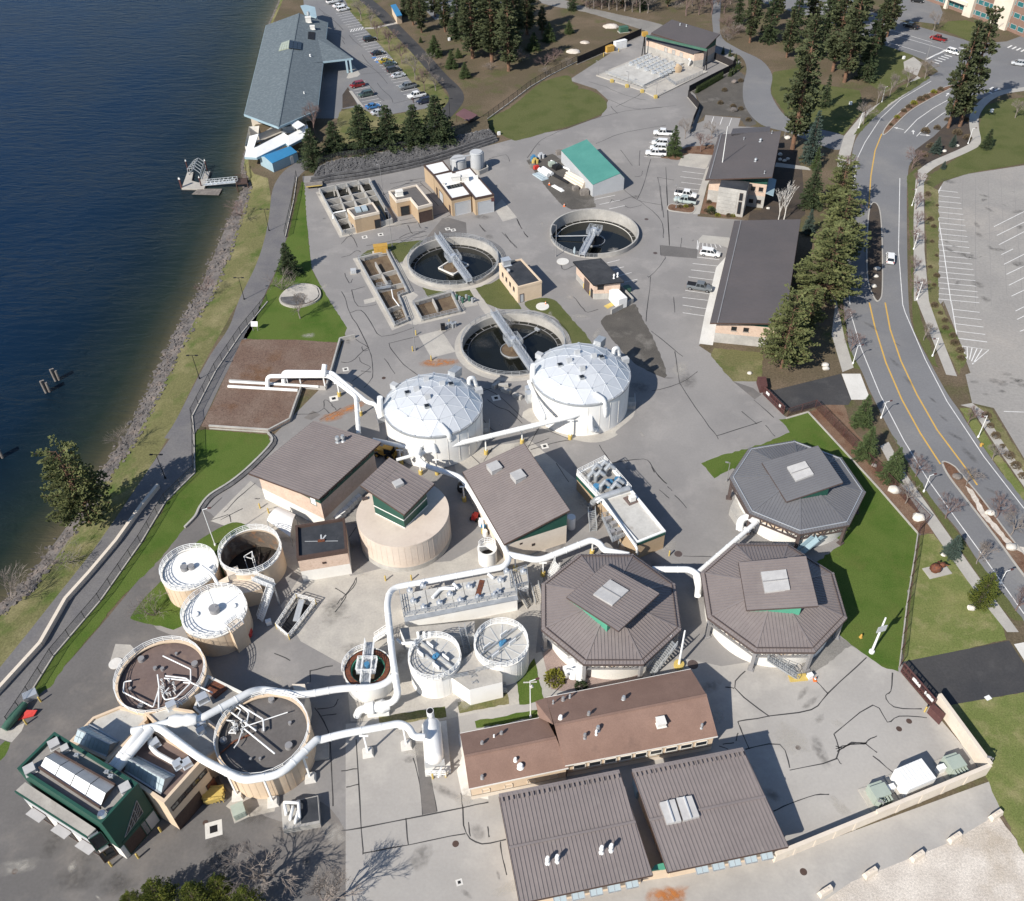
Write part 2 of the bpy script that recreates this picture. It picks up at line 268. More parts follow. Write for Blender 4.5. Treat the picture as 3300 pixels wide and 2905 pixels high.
# ---------------------------------------------------------------- mesh building
class MB:
    def __init__(s):s.v=[];s.f=[]
    def add(s,vs,fs):
        o=len(s.v);s.v+=[Vector(v)for v in vs];s.f+=[tuple(i+o for i in f)for f in fs];return s
    def quad(s,*p):return s.add(p,[tuple(range(len(p)))])
    def box(s,c,d,rz=0.0,top=None):
        """box centred at c with size d, turned rz; top=(sx,sy) scales the upper face"""
        x,y,z=d[0]/2,d[1]/2,d[2]/2;tx,ty=top or (1,1);R=Matrix.Rotation(rz,3,'Z');c=Vector(c)
        vs=[c+R@Vector(p)for p in ((-x,-y,-z),(x,-y,-z),(x,y,-z),(-x,y,-z),(-x*tx,-y*ty,z),(x*tx,-y*ty,z),(x*tx,y*ty,z),(-x*tx,y*ty,z))]
        return s.add(vs,[(3,2,1,0),(4,5,6,7),(0,1,5,4),(1,2,6,5),(2,3,7,6),(3,0,4,7)])
    def beam(s,a,b,w,h=None):
        a,b=Vector(a),Vector(b);h=h or w;d=(b-a)
        if d.length<1e-6:return s
        d.normalize();u=d.cross(U(1))
        if u.length<1e-3:u=Vector((1,0,0))
        u.normalize();n=u.cross(d);u*=w/2;n*=h/2
        vs=[a-u-n,a+u-n,a+u+n,a-u+n,b-u-n,b+u-n,b+u+n,b-u+n]
        return s.add(vs,[(0,1,2,3),(7,6,5,4),(0,4,5,1),(1,5,6,2),(2,6,7,3),(3,7,4,0)])
    def prism(s,poly,z0,z1,cap=True,base=False):
        n=len(poly);vs=[(p[0],p[1],z0)for p in poly]+[(p[0],p[1],z1)for p in poly]
        fs=[(i,(i+1)% n,n+(i+1)% n,n+i)for i in range(n)]
        s.add(vs,fs);o=len(s.v)-2*n
        if cap:s.f+=[tuple(o+n+i for i in t)for t in tess([v for v in vs[n:]])]
        if base:s.f+=[tuple(o+i for i in reversed(t))for t in tess([v for v in vs[n:]])]
        return s
    def slab(s,pts,t):
        """polygon of 3D points thickened downwards by t"""
        n=len(pts);a=[Vector(p)for p in pts];b=[p-U(t)for p in a]
        return s.add(a+b,[tuple(range(n)),tuple(range(2*n-1,n-1,-1))]+[(i,n+i,n+(i+1)% n,(i+1)% n)for i in range(n)])
    def cyl(s,c,r,z0,z1,n=32,r2=None,cap=True,base=False):
        r2=r if r2 is None else r2
        vs=[(c[0]+r*cos(2*pi*i/n),c[1]+r*sin(2*pi*i/n),z0)for i in range(n)]+[(c[0]+r2*cos(2*pi*i/n),c[1]+r2*sin(2*pi*i/n),z1)for i in range(n)]
        fs=[(i,(i+1)% n,n+(i+1)% n,n+i)for i in range(n)]
        if cap:fs.append(tuple(range(n,2*n)))
        if base:fs.append(tuple(range(n-1,-1,-1)))
        return s.add(vs,fs)
    def ring(s,c,ri,ro,z0,z1,n=48,a0=0.,a1=2*pi):
        full=abs(a1-a0)>6.28;m=n if full else n+1
        A=[a0+(a1-a0)*i/n for i in range(m)]
        vs=[]
        for r,z in ((ro,z0),(ro,z1),(ri,z1),(ri,z0)):vs+=[(c[0]+r*cos(a),c[1]+r*sin(a),z)for a in A]
        fs=[]
        for k in range(4):
            k2=(k+1)% 4
            for i in range(n):
                j=(i+1)% m;fs.append((k*m+i,k*m+j,k2*m+j,k2*m+i))
        return s.add(vs,fs)
    def tube(s,path,r,n=10,closed=False,cap=True):
        P=[Vector(p)for p in path];m=len(P);rings=[];prev=None
        for i in range(m):
            a=P[i-1]if (i or closed)else P[i];b=P[(i+1)% m]if (i<m-1 or closed)else P[i]
            d=(b-a).normalized()if (b-a).length>1e-9 else U(1)
            if prev is None:
                u=d.cross(U(1));u=u.normalized()if u.length>1e-3 else Vector((1,0,0))
            else:
                u=(prev-d*prev.dot(d));u=u.normalized()if u.length>1e-6 else d.orthogonal().normalized()
            prev=u;v=d.cross(u);rr=r[i]if isinstance(r,(list,tuple))else r
            # keep the section full at bends
            k=1.0
            if 0<i<m-1:
                d1=(P[i]-P[i-1]).normalized();k=1/max(.6,d1.dot(d))
                ax=d1.cross((P[i+1]-P[i]).normalized())
                if ax.length>1e-4:
                    out=ax.normalized().cross(d)
                    rings.append([P[i]+(q:=u*cos(2*pi*j/n)*rr+v*sin(2*pi*j/n)*rr)+out*q.dot(out)*(k-1)for j in range(n)]);continue
            rings.append([P[i]+u*cos(2*pi*j/n)*rr+v*sin(2*pi*j/n)*rr for j in range(n)])
        vs=[q for R in rings for q in R];fs=[]
        for i in range(m if closed else m-1):
            for j in range(n):
                a,b=i*n,((i+1)% m)*n;fs.append((a+j,a+(j+1)% n,b+(j+1)% n,b+j))
        if cap and not closed:fs+=[tuple(range(n-1,-1,-1)),tuple(range((m-1)*n,m*n))]
        return s.add(vs,fs)
    def blob(s,c,r,seed=0,sq=(1,1,1),sub=1,jit=.25):
        rnd=random.Random(seed);bm=bmesh.new();bmesh.ops.create_icosphere(bm,subdivisions=sub,radius=1)
        vs=[Vector(c)+Vector((v.co.x*sq[0],v.co.y*sq[1],v.co.z*sq[2]))*r*(1+rnd.uniform(-jit,jit))for v in bm.verts]
        fs=[tuple(v.index for v in f.verts)for f in bm.faces];bm.free();return s.add(vs,fs)
def tess(pts):
    return [tuple(t)for t in tessellate_polygon([[Vector((p[0],p[1],0))for p in pts]])]
def bend(path,r=1.2,n=5):
    """round the corners of a pipe run"""
    P=[Vector(p)for p in path];out=[P[0]]
    for i in range(1,len(P)-1):
        a,b,c=P[i-1],P[i],P[i+1];d1,d2=(a-b),(c-b);q=min(r,d1.length*.45,d2.length*.45)
        p1,p2=b+d1.normalized()*q,b+d2.normalized()*q
        for k in range(n+1):
            t=k/n;out.append(p1*(1-t)**2+b*2*t*(1-t)+p2*t*t)
    out.append(P[-1]);return out
def mk(name,mb,mat,smoothit=True,fixn=True):
    me=bpy.data.meshes.new(name);me.from_pydata([tuple(v)for v in mb.v],[],mb.f)
    if fixn:
        bm=bmesh.new();bm.from_mesh(me);bmesh.ops.recalc_face_normals(bm,faces=bm.faces);bm.to_mesh(me);bm.free()
    if smoothit:
        me.polygons.foreach_set('use_smooth',[True]*len(me.polygons));me.set_sharp_from_angle(angle=radians(38))
    if mat:me.materials.append(M(mat)if isinstance(mat,str)else mat)
    return me
def tag(o,label=None,cat=None,group=None,kind=None):
    if label:o['label']=label
    if cat:o['category']=cat
    if group:o['group']=group
    if kind:o['kind']=kind
    return o
def link(name,me,parent=None):
    o=bpy.data.objects.new(name,me);COL.objects.link(o)
    if parent:o.parent=parent
    return o
def struct(name,mb,mat,parent=None,kind='structure',sm=False,fixn=False):
    o=link(name,mk(name,mb,mat,sm,fixn),parent)
    if not parent:o['kind']=kind
    elif kind=='stuff':o['kind']='stuff'
    return o
class Thing:
    def __init__(s,name,label,cat,base=(0,0,0),group=None,rz=0.0,local=False):
        o=bpy.data.objects.new(name,None);COL.objects.link(o);o.empty_display_size=.5
        o.location=base;o.rotation_euler=(0,0,rz);tag(o,label,cat,group)
        s.o=o;s.base=Vector(base);s.inv=Matrix.Rotation(-rz,3,'Z');s.local=local
    def part(s,name,mb,mat,parent=None,label=None,sm=True,kind=None,fixn=True):
        if not s.local:
            mb2=MB();mb2.v=[s.inv@(v-s.base)for v in mb.v];mb2.f=mb.f
        else:mb2=mb
        o=link(name,mk(name,mb2,mat,sm,fixn),parent or s.o)
        if label:o['label']=label
        if kind:o['kind']=kind
        return o
    def p(s,*a,**k):return s.part(*a,sm=False,**k)
    def inst(s,name,me,loc,rz=0.0,sc=(1,1,1),parent=None,rot=None):
        o=link(name,me,parent or s.o);o.location=s.inv@(Vector(loc)-s.base)if not s.local else loc
        o.rotation_euler=rot or (0,0,rz);o.scale=sc;return o
def single(name,mb,mat,label,cat,group=None,base=None,sm=True):
    """a thing that is one mesh"""
    b=Vector(base)if base else sum((Vector(v)for v in mb.v),Vector())/len(mb.v)
    if not base:b.z=min(v.z for v in mb.v)
    m2=MB();m2.v=[v-b for v in mb.v];m2.f=mb.f
    o=link(name,mk(name,m2,mat,sm));o.location=b;return tag(o,label,cat,group)
def copy_thing(src,loc,rz=0.0,sc=1.0,label=None,group=None):
    o=src.copy();COL.objects.link(o);o.location=loc;o.rotation_euler=(0,0,rz)
    o.scale=(sc,)*3 if not isinstance(sc,(tuple,list))else sc
    if label:o['label']=label
    if group:o['group']=group
    for ch in src.children:
        c=ch.copy();COL.objects.link(c);c.parent=o
        for g in ch.children:
            d=g.copy();COL.objects.link(d);d.parent=c
    return o
# ground sheets, each a little above the one below
def sheet(name,px,z,mat,kind='structure',parent=None,sm_n=0,pts=None,holes=()):
    p=pts or W(smooth(px,sm_n)if sm_n else px,z)
    if mat.startswith(('grass','bank','forest','mulch','gravel'))and not holes and len(p)<200:
        q=[]
        for a,b in zip(p,p[1:]+p[:1]):
            m=max(1,min(60,int((b-a).length/.7)))
            for k in range(m):e=a.lerp(b,k/m);q.append(e+Vector((random.gauss(0,.09),random.gauss(0,.09),0))if k else e)
        p=q
    mb=MB();allp=list(p)
    for h_ in holes:allp+=h_
    mb.add([(q[0],q[1],z)for q in allp],[])
    mb.f=[tuple(t)for t in tessellate_polygon([[Vector((q[0],q[1],0))for q in L_]for L_ in (p,*holes)])]
    me=mk(name,mb,mat,False,False)
    bm=bmesh.new();bm.from_mesh(me)
    for f in bm.faces:
        f.normal_update()
        if f.normal.z<0:f.normal_flip()
    bm.to_mesh(me);bm.free()
    o=link(name,me,parent)
    if not parent:o['kind']=kind
    return o
def ribbon(mb,pts,wd,z):
    """flat strip along a polyline of ground points"""
    P=[Vector((p[0],p[1],0))for p in pts];L,R=[],[]
    for i,p in enumerate(P):
        d=(P[min(i+1,len(P)-1)]-P[max(i-1,0)]);
        if d.length<1e-6:d=Vector((1,0,0))
        d.normalize();nrm=Vector((-d.y,d.x,0))*(wd[i]if isinstance(wd,list)else wd)/2
        L.append(p+nrm);R.append(p-nrm)
    n=len(P);mb.add([(q.x,q.y,z)for q in R]+[(q.x,q.y,z)for q in L],[(i,i+1,n+i+1,n+i)for i in range(n-1)]);return mb
def kerb(mb,pts,wd=.25,h=.13,closed=False,z=0.0):
    P=[Vector((p[0],p[1],0))for p in pts]
    if closed:P.append(P[0])
    for i in range(len(P)-1):
        a,b=P[i],P[i+1]
        if (b-a).length>.02:
            e=(b-a).normalized()*wd*.25;mb.beam((a.x-e.x,a.y-e.y,z+h/2),(b.x+e.x,b.y+e.y,z+h/2+.0005*(i % 3)),wd,h)
    return mb
# ================================================================ the setting
WZ=-2.6
# open basins sunk into the ground: the paving is cut out round them
CL=[(Vector((-20.5,187.2,0)),10.6),(Vector((12.8,200.1,0)),10.8),(Vector((-5.9,155.6,0)),10.9)]
BAS1=C1(165,562,440,492,640,880,545,915,640,1150,520,1200)
BAS2=C1(695,992,1060,888,1145,1062,782,1150)
BAS3=H1(62,262,348,202,432,350,480,440,195,508)
HOLES=[[(c.x+(r-.15)*cos(i*pi/24),c.y+(r-.15)*sin(i*pi/24))for i in range(48)]for c,r in CL]+[[(p.x,p.y)for p in W(b_)]for b_ in (BAS1,BAS2,BAS3)]
def resample(P,n):
    P=[Vector(p)for p in P];L=[0]
    for a,b in zip(P,P[1:]):L.append(L[-1]+(b-a).length)
    out=[];j=0
    for i in range(n):
        t=L[-1]*i/(n-1)
        while j<len(P)-2 and L[j+1]<t:j+=1
        k=(t-L[j])/max(1e-6,L[j+1]-L[j]);out.append(P[j].lerp(P[j+1],k))
    return out
bank_top=[G(985,-420),G(930,-150)]+W([(912,0),(872,90)])+W(F1(1030,420,900,1150,870,1330,830,1440,790,1680,800,1799))+W(A1(1520,1040,1600,1060,1630,1250,1600,1400,1560,1560,1470,1770))+W(A4(1415,20,1325,180,1225,360,1105,600,1005,820,885,1010,690,1300,550,1500,320,1790))+W(A7(170,190,0,400,-300,760,-700,1300))
shore=[G(975,-420,WZ),G(920,-150,WZ)]+W([(903,0),(860,95)],WZ)+W(F1(1010,420,880,1150,850,1330,800,1440,745,1690,715,1799),WZ)+W(A1(1470,1100,1430,1190,1385,1290,1320,1430,1270,1560,1180,1780),WZ)+W(A4(1120,60,1050,200,980,345,890,540,810,700,710,880,600,1020,440,1300,320,1420,230,1590,110,1740),WZ)+W(A7(-40,-20,-300,330,-700,800,-1000,1300),WZ)
NB=110
BT,SHR=resample(bank_top,NB),resample(shore,NB)
# keep the cross lines tidy: match every bank-top sample with the nearest shore sample further along
mt=[]
j=0
for p in BT:
    best=min(range(j,NB),key=lambda k:(SHR[k].xy-p.xy).length);j=max(j,min(best,j+4));mt.append(SHR[j])
def bankpt(i,t):
    a,b=BT[i],mt[i];z=(0-.02)*(1-t)+WZ*t if t<=1 else WZ-(t-1)*2.2
    z=-.02+(WZ+.02)*(t**1.3)if t<=1 else z
    return Vector((a.x+(b.x-a.x)*t,a.y+(b.y-a.y)*t,z))
far=[Vector((2500,-60,0)),Vector((2500,2600,0)),Vector((BT[0].x,2600,0))]
gp=[Vector((p.x,p.y,0))for p in BT]+[Vector((BT[-1].x,-60,0))]+far
sheet('ground',None,-.02,'forest_floor',pts=gp,holes=HOLES)
def loft(t0,t1,n):
    mb=MB();m=n+1
    for i in range(NB):
        for k in range(m):mb.v.append(bankpt(i,t0+(t1-t0)*k/n))
    for i in range(NB-1):
        for k in range(n):a=i*m+k;mb.f.append((a,a+1,a+m+1,a+m))
    return mb
struct('bank_slope',loft(0,.72,5),'bank_grass',sm=True)
struct('bank_rock_bed',loft(.72,2.2,6),'rock',sm=True)
# water
mb=MB();offs=[-2.5,0,2,5,9,15,24,45,110,500,2200];deps=[0,.0,.08,.2,.34,.5,.68,.85,1,1,1]
dirw=Vector((-.9,.42,0)).normalized()
SW=resample(shore,160)
for p in SW:
    for o_ in offs:q=p+dirw*o_;mb.v.append(Vector((q.x,q.y,WZ)))
m_=len(offs)
for i in range(len(SW)-1):
    for k in range(m_-1):a=i*m_+k;mb.f.append((a,a+1,a+m_+1,a+m_))
wo=struct('water',mb,'river_water',sm=False)
ca=wo.data.attributes.new('depth','FLOAT','POINT')
ca.data.foreach_set('value',[d for _ in SW for d in deps])
# riprap: thousands of broken stones along the waterline
rr=random.Random(3);mb=MB()
for n_ in range(5200):
    i=rr.randrange(24,NB-1);t=.62+.48*rr.random()**.85
    if i<30:t=.7+.4*rr.random()
    p=bankpt(i,t).lerp(bankpt(min(i+1,NB-1),t),rr.random());s_=rr.uniform(.12,.33)*(1.25 if rr.random()<.12 else 1)
    c8=[Vector((x*rr.uniform(.6,1.1)*s_,y*rr.uniform(.6,1.1)*s_*1.25,z*rr.uniform(.5,1)*s_*.8))for x in (-1,1)for y in (-1,1)for z in (-1,1)]
    R_=Matrix.Rotation(rr.uniform(0,6.3),3,'Z')@Matrix.Rotation(rr.uniform(-.5,.5),3,'X')
    mb.add([p+R_@c for c in c8],[(0,1,3,2),(4,6,7,5),(0,4,5,1),(2,3,7,6),(0,2,6,4),(1,5,7,3)])
o=struct('riprap',mb,'rock',kind='stuff');tag(o,'broken grey stones lining the river bank at the waterline','rocks')
# ---- plant pavement and everything laid on it
yard=D0(604,352,700,345,830,325,940,300,1045,272,1130,258,1200,232,1214,200,1190,178,1135,160,1290,60,1440,95,1480,125,1385,180,1400,225,1385,262,1445,268,1410,360,1392,432,1490,440,1440,640,1395,690,1425,710,1515,765,1565,830,1640,860,1700,900,1840,1050,1800,1345,1970,1545,1580,1690,1240,1830,1240,1950,-200,1950,-200,1500,60,1405,130,1330,250,1195,390,1000,545,870,655,760,690,670,650,590,622,535,612,440)
plant=sheet('plant_pavement',yard,0.0,'asphalt',holes=HOLES)
sheet('tank_yard_paving',D0(-200,1560,0,1430,62,1398,165,1290,250,1190,300,1125,392,1020,440,1045,465,1075,430,1110,400,1150,300,1240,400,1300,420,1420,440,1560,560,1640,640,1600,700,1690,690,1830,690,1950,-200,1950),.004,'asphalt_dark',sm_n=4)
sheet('pale_yard_slab',D0(555,1000,700,1150,780,1130,900,1120,1010,1060,920,980,900,900,1060,880,1200,1000,1090,1090,1060,1400,870,1440,700,1440,690,1330,600,1280,560,1210,600,1150,480,1060,420,1040,500,960),.006,'concrete')
sheet('lower_yard_sunlit_slab',D0(690,1445,930,1420,1050,1400,1080,1330,1300,1300,1440,1330,1700,1290,1800,1345,1970,1545,1580,1690,1240,1830,1240,1950,690,1950),.005,'asphalt_pale_sunlit')  # paler surfacing; part of its brightness is clear sun painted into the sheet
sheet('bottom_alley',D0(1200,1760,1590,1700,1975,1560,2000,1620,1900,1680,1700,1760,1600,1830,1500,1950,1150,1950),.0075,'asphalt_pale_sunlit')
sheet('gravel_lot',D0(1480,1830,1600,1790,1760,1735,1900,1660,1985,1618,2060,1720,2200,1950,1400,1950),.006,'gravel_pale')
st=MB()
# lawns
sheet('oval_lawn',A2(845,735,1000,650,1110,560,1200,492,1330,452,1372,462,1382,492,1418,516,1412,533,1450,530,1530,560,1582,605,1582,655,1530,692,1400,742,1230,790,1070,835,1010,830),.008,'grass',sm_n=3)
sheet('path_lawn',D0(603,362,590,405,575,470,545,560,486,675,560,684,682,683,693,655,650,588,622,538,612,440,608,366),.008,'grass_lush')
sheet('fence_lawn',A4(1180,765,1600,798,1622,850,1380,1080,1250,1160,1192,1230,1165,1290,1105,1355,950,1550,700,1800)+A7(560,190,400,372,300,520,195,585,180,555,320,330,590,10)+A4(850,1450,1000,1200,1168,1030,1165,800),.008,'grass_lush')
sheet('corner_lawn',A7(-60,920,30,840,62,850,30,930,-30,980),.008,'grass_lush')
sheet('tank_lawn',C4(1170,62,1060,8,950,38,820,112,700,200,440,490,310,620,195,770,205,818,430,866,600,872,900,500,1300,300),.01,'grass_lush',sm_n=3)
sheet('basin_lawn',C1(118,582,250,472,480,402,790,372,660,560,560,590,450,480,330,520,160,560),.008,'grass')
sheet('basin_apron',C1(590,600,640,760,690,870,745,905,668,982,765,1172,720,1192,655,1180,560,930,660,888,540,590),.006,'concrete')
sheet('basin_walkway',C1(1240,850,1300,840,1330,890,1470,1075,1400,1100,1330,1000),.011,'concrete')
sheet('walkway_lawn',C1(782,825,1000,865,1245,845,1300,935,1170,945,1060,885,845,925),.010,'grass')
sheet('clarifier_lawn',C1(1295,835,1450,790,1530,740,1712,985,1742,1040,1540,1038,1440,1000,1410,990),.010,'grass')
sheet('door_lawn',C2(272,1125,430,1080,560,1100,640,1182,905,1490,880,1535,700,1560,600,1300,400,1210,322,1195),.008,'grass',sm_n=3)
sheet('gravel_triangle',C2(1012,1330,1020,1290,1060,1250,1110,1238,1320,1140,1370,1200,1540,1520,1650,1830,1560,1830,1340,1720,1200,1580,1100,1460),.008,'gravel_dark',sm_n=2)
sheet('storage_gravel',H2(85,230,130,212,285,178,400,260,590,500,612,582,430,602,350,562,240,440),.008,'gravel_dark')
sheet('octagon_lawn',A6(110,970,250,915,400,880,560,820,640,785,600,730,575,708,620,703,750,665,1170,1120,1405,1390,1340,1810)+A9(1290,425,1190,395,1100,330,1010,268,930,200,700,50)+A6(700,1750,800,1560,960,1450,700,1200,300,1000,190,1060),.008,'grass_lush')
sheet('mulch_strip',A6(750,665,845,620,965,620,1010,760,1300,1075,1440,1290,1500,1392,1405,1390,1170,1120),.008,'mulch')
sheet('verge_lawn',A6(1408,1400,1500,1392,1700,1640,1870,1830)+A9(1935,235,1360,368,1310,372,1345,0),.010,'grass_dry')
sheet('corner_field',A9(1545,640,1620,622,2040,545,2400,450,2500,1900,2200,1900,2030,1500,1900,1250,1815,1060),.010,'grass_dry')
sheet('south_driveway',A9(1300,370,1950,240,2040,380,2110,470,2060,545,1600,625,1530,650),.012,'asphalt_black')
sheet('north_driveway',A6(470,520,550,532,945,435,1008,590,990,622,850,620,650,665,560,620),.012,'asphalt_black')
sheet('north_apron',A6(950,435,1062,435,1122,590,1008,590),.013,'concrete_white')
sheet('south_apron',A9(1980,262,2040,250,2200,450,2120,480),.013,'concrete_white')
sheet('gate_patch',A6(300,480,420,520,470,560,430,588),.006,'asphalt_dark')
sheet('admin_bed',F5(30,560,360,430,690,400,680,530,380,510,350,560,240,590),.008,'mulch')
sheet('admin_apron',F5(245,655,290,545,385,510,660,532,590,695),.01,'concrete')
sheet('admin_walk',F5(590,695,660,640,700,700,600,900,510,1250,430,1250,490,1000),.01,'sidewalk')
sheet('admin_front_bed',F5(535,1180,600,960,760,900,900,1290,520,1240),.012,'mulch')
sheet('admin_garden',F5(1440,440,1510,300,1660,320,1720,600,1760,700,1800,1250,1700,1340,1100,1330,1130,1200,1260,1200,1400,790),.006,'bed_soil')
sheet('admin_path',F5(1440,620,1780,665,1860,690,1860,715,1430,670),.012,'sidewalk')
sheet('maintenance_walk',A6(98,255,130,90,200,-200,290,-300,250,-100,180,265),.008,'concrete_white')
sheet('maintenance_island',A3(95,1430,120,1405,280,1420,300,1490,200,1460,100,1450),.01,'sidewalk')
sheet('maintenance_grass',A6(170,330,190,280,480,310,470,480,300,480),.008,'bank_grass')
sheet('tree_belt',A3(560,1799,690,1640,720,1300,820,880,920,890,930,990,1000,1050,985,1300,955,1799)+A6(985,200,1000,330,950,430,550,530,480,480,500,300),.004,'forest_floor')
sheet('gravel_garden',F3(1340,1030,1240,940,1800,700,1900,780,1890,1000,1960,1200,2040,1350,1920,1390,1840,1290,1850,1270,1440,1240,1330,1340,1380,1180),.006,'gravel_dark')
sheet('visitor_lot',F5(460,150,560,110,580,40,1010,80,980,180,1240,190,900,280,700,360,600,420,420,400),.008,'asphalt')
sheet('service_road',A3(175,-40,230,-40,225,200,320,285,470,360,535,450,528,560,610,690,730,752,965,812,935,895,800,860,640,795,470,745,375,640,360,520,382,410,340,330,200,270),.008,'road_asphalt',sm_n=4)
sheet('gravel_road',A2(1180,-60,1400,25,1650,85,1910,145,1960,185,1860,195,1650,130,1450,70,1200,20),.006,'gravel_grey',sm_n=3)
sheet('grove_lawn',A3(535,450,545,430,720,400,800,500,1060,540,1080,660,960,805,730,745,620,690,530,560),.006,'grass')
sheet('grove_lawn_corner',F4(560,330,740,430,1000,520,930,590,920,650,1000,710,730,880,600,800,500,500),.006,'grass')
# street
road_l=A3(1540,420,1470,462,1290,565,1160,675,1055,800,1015,900,1005,1100,990,1300,965,1500,958,1799)+A6(985,250,1070,420,1130,560,1250,797,1370,1007,1504,1203,1645,1369,1760,1546,1917,1749,2060,1940,2500,2500)
road_r=A3(1890,575,1720,605,1610,700,1575,745,1500,825,1375,955,1345,1050,1340,1300,1350,1799)+A6(1380,170,1480,370,1580,550,1650,650,1720,760,1900,1020,2040,1195,2600,2050)
sheet('street',smooth(road_l,4,False)+smooth(road_r,4,False)[::-1],.004,'road_asphalt')
sheet('cross_street',F4(-500,0,300,240,740,432,1000,522,1130,580,1200,640,1500,900,1850,860,2100,820,3000,1000,3000,100,2044,330,1880,390,1580,415,1480,372,1050,250,830,178,300,20,-500,-250),.002,'road_asphalt')
sheet('clinic_lot',F4(860,190,840,60,950,-60,1200,-80,1280,120,1240,230,1050,205),.006,'road_asphalt')
sheet('clinic_lawn',F4(1250,270,1330,200,1500,190,1640,230,1560,400,1480,360),.008,'grass')
sheet('east_lot',A3(1525,1830,1520,1150,1560,1085,1700,1040,2060,985,2500,900,2500,1830)+A6(2600,900,2040,940,1860,640,1730,610,1690,440,1720,430,1640,200,1560,0),.004,'pale_pavement')
sheet('east_lawn',A3(1460,1100,1470,1050,1760,870,1790,640,1900,600,2200,560,2300,930,1720,1035,1560,1080,1480,1130),.008,'grass')
sheet('east_verge',A3(1440,1090,1530,1140,1530,1800)+A6(1640,205,1700,350,1650,440,1560,250,1470,0),.01,'bank_grass')
sheet('east_verge_south',A6(1730,620,1850,650,2060,990,2060,1080,1880,870),.01,'bank_grass')
sheet('kerb_lawn_east',A3(1342,1050,1400,1000,1385,1200,1385,1799,1352,1799)+A6(1400,0,1440,170,1530,400,1490,380,1380,170),.01,'grass')
sheet('kerb_lawn_southeast',A6(1655,640,1720,640,1870,890,2060,1150,2060,1215,1900,1015,1720,755),.01,'grass_dry')
sheet('kerb_lawn_west',A3(960,1799,962,1650,915,1799)+A6(920,0,960,200,1020,400,1060,410,985,250),.01,'grass')
sheet('kerb_lawn_southwest',D2(850,60,960,370,1330,920,1590,1290,1830,1640,1960,1752,2040,1752,1850,1500,1600,1180,1420,920,1200,640,990,330,800,0),.009,'grass')
# pavements
sheet('pavement_east',A3(1412,1012,1465,1050,1442,1090,1445,1500,1472,1799)+A6(1560,250,1640,450,1575,440,1480,200,1400,0)+A3(1382,1799,1380,1300,1392,1080),.012,'sidewalk')
sheet('pavement_southeast',A6(1660,622,1725,640,1880,880,2060,1140,2060,1055,1905,830,1800,660,1730,610),.012,'sidewalk')
mb=MB();ribbon(mb,W(smooth(A3(1430,1030,1510,975,1690,895,1752,850,1742,760,1745,690,1800,610,1900,555,2060,530),5,False)),2.6,.014);struct('pavement_curved',mb,'sidewalk')
sheet('pavement_west',A3(928,935,965,812,1082,672,1222,588,1400,458,1432,380,1380,340,1320,370,1325,420,1400,452,1445,482,1250,622,1160,690,1035,805,1002,930,1000,1010,925,1000),.012,'sidewalk')
sheet('pavement_mid_west',A3(915,1799,905,1700,880,1799)+A6(850,0,920,0,970,230,1022,398,955,425,890,200),.012,'sidewalk')
sheet('pavement_southwest',D2(690,110,770,70,935,375,1320,920,1580,1290,1790,1580,1995,1860,1885,1860,1700,1630,1500,1360,1240,990,850,420),.012,'sidewalk')
sheet('mulch_bed_east',A3(1385,900,1500,815,1600,720,1740,640,1735,760,1750,845,1690,885,1500,965,1430,1000),.01,'bed_soil')
sheet('verge_strip_north',F4(440,1270,560,1090,700,960,900,800,1140,710,1160,730,1000,840,800,960,600,1140,500,1250),.014,'grass')
# kerbed medians
def island(name,px,mat,kz=.13):
    p=W(smooth(px,4));o_=sheet(name,None,kz-.02,mat,pts=p)
    mb=MB();kerb(mb,p,.28,kz,True,.004);struct('kerb_stone',mb,'sidewalk',o_);return o_
island('median_centre',A3(1118,1245,1145,1212,1178,1262,1192,1450,1193,1720,1180,1790,1150,1790,1107,1680,1100,1500,1106,1350),'bed_soil')
island('median_north',A3(1197,795,1232,738,1312,660,1440,572,1600,512,1606,526,1480,592,1350,672,1222,795),'mulch')
island('median_south',D2(1276,275,1310,262,1390,305,1440,362,1640,600,1900,950,2100,1200,2400,1600,2400,1760,2044,1330,1800,1000,1500,610,1340,400),'mulch')
island('admin_island',F5(120,1160,160,1130,250,1140,440,1150,420,1235,220,1220,130,1200),'mulch')
sheet('median_pebbles',D2(1490,480,1560,520,1700,760,1960,1050,2044,1060,2044,1120,1900,1050,1640,760),.118,'gravel_pale')
# west: parking lot, paths
sheet('boat_lot',F2(-250,-60,255,-60,345,140,520,350,850,700,1120,1030,1250,1170,1380,1360,900,1440,760,1500,620,1460,480,1360,240,1380,200,1500,-100,1500,-200,500),.004,'road_asphalt')
sheet('forest_lot',A2(470,-150,600,-150,1200,-150,1100,-20,760,80,560,120,500,60),.004,'road_asphalt')
sheet('lot_island',F2(300,990,380,820,430,870,475,940,440,970,330,995),.01,'sidewalk')
sheet('lot_walk',F2(330,1150,370,1150,520,1350,480,1365),.01,'sidewalk')
sheet('lot_bed',F2(250,1370,250,1200,320,1100,440,1330),.008,'bed_soil')
sheet('lot_lawn',F2(210,1420,440,1340,500,1370,640,1460,760,1500,900,1450,1400,1360,1550,1300,1590,1420,1500,1500,1400,1700,100,1900),.006,'bank_grass')
sheet('lot_verge',F2(345,140,255,-60,520,-60,680,130,930,330,1500,1100,1590,1230,1600,1300,1500,1350,1250,1170,1120,1030,850,700,520,350),.006,'bank_grass')
mb=MB();ribbon(mb,W(smooth(F2(450,-80,720,150,960,400,1250,700,1480,960,1660,1140,1690,1270,1600,1400,1480,1520,1350,1640),5,False)),4.6,.01);struct('trail',mb,'asphalt_black')
sheet('trail_crossing',F2(530,350,640,345,900,290,1000,255,1010,285,900,310,650,365,540,370),.014,'sidewalk')
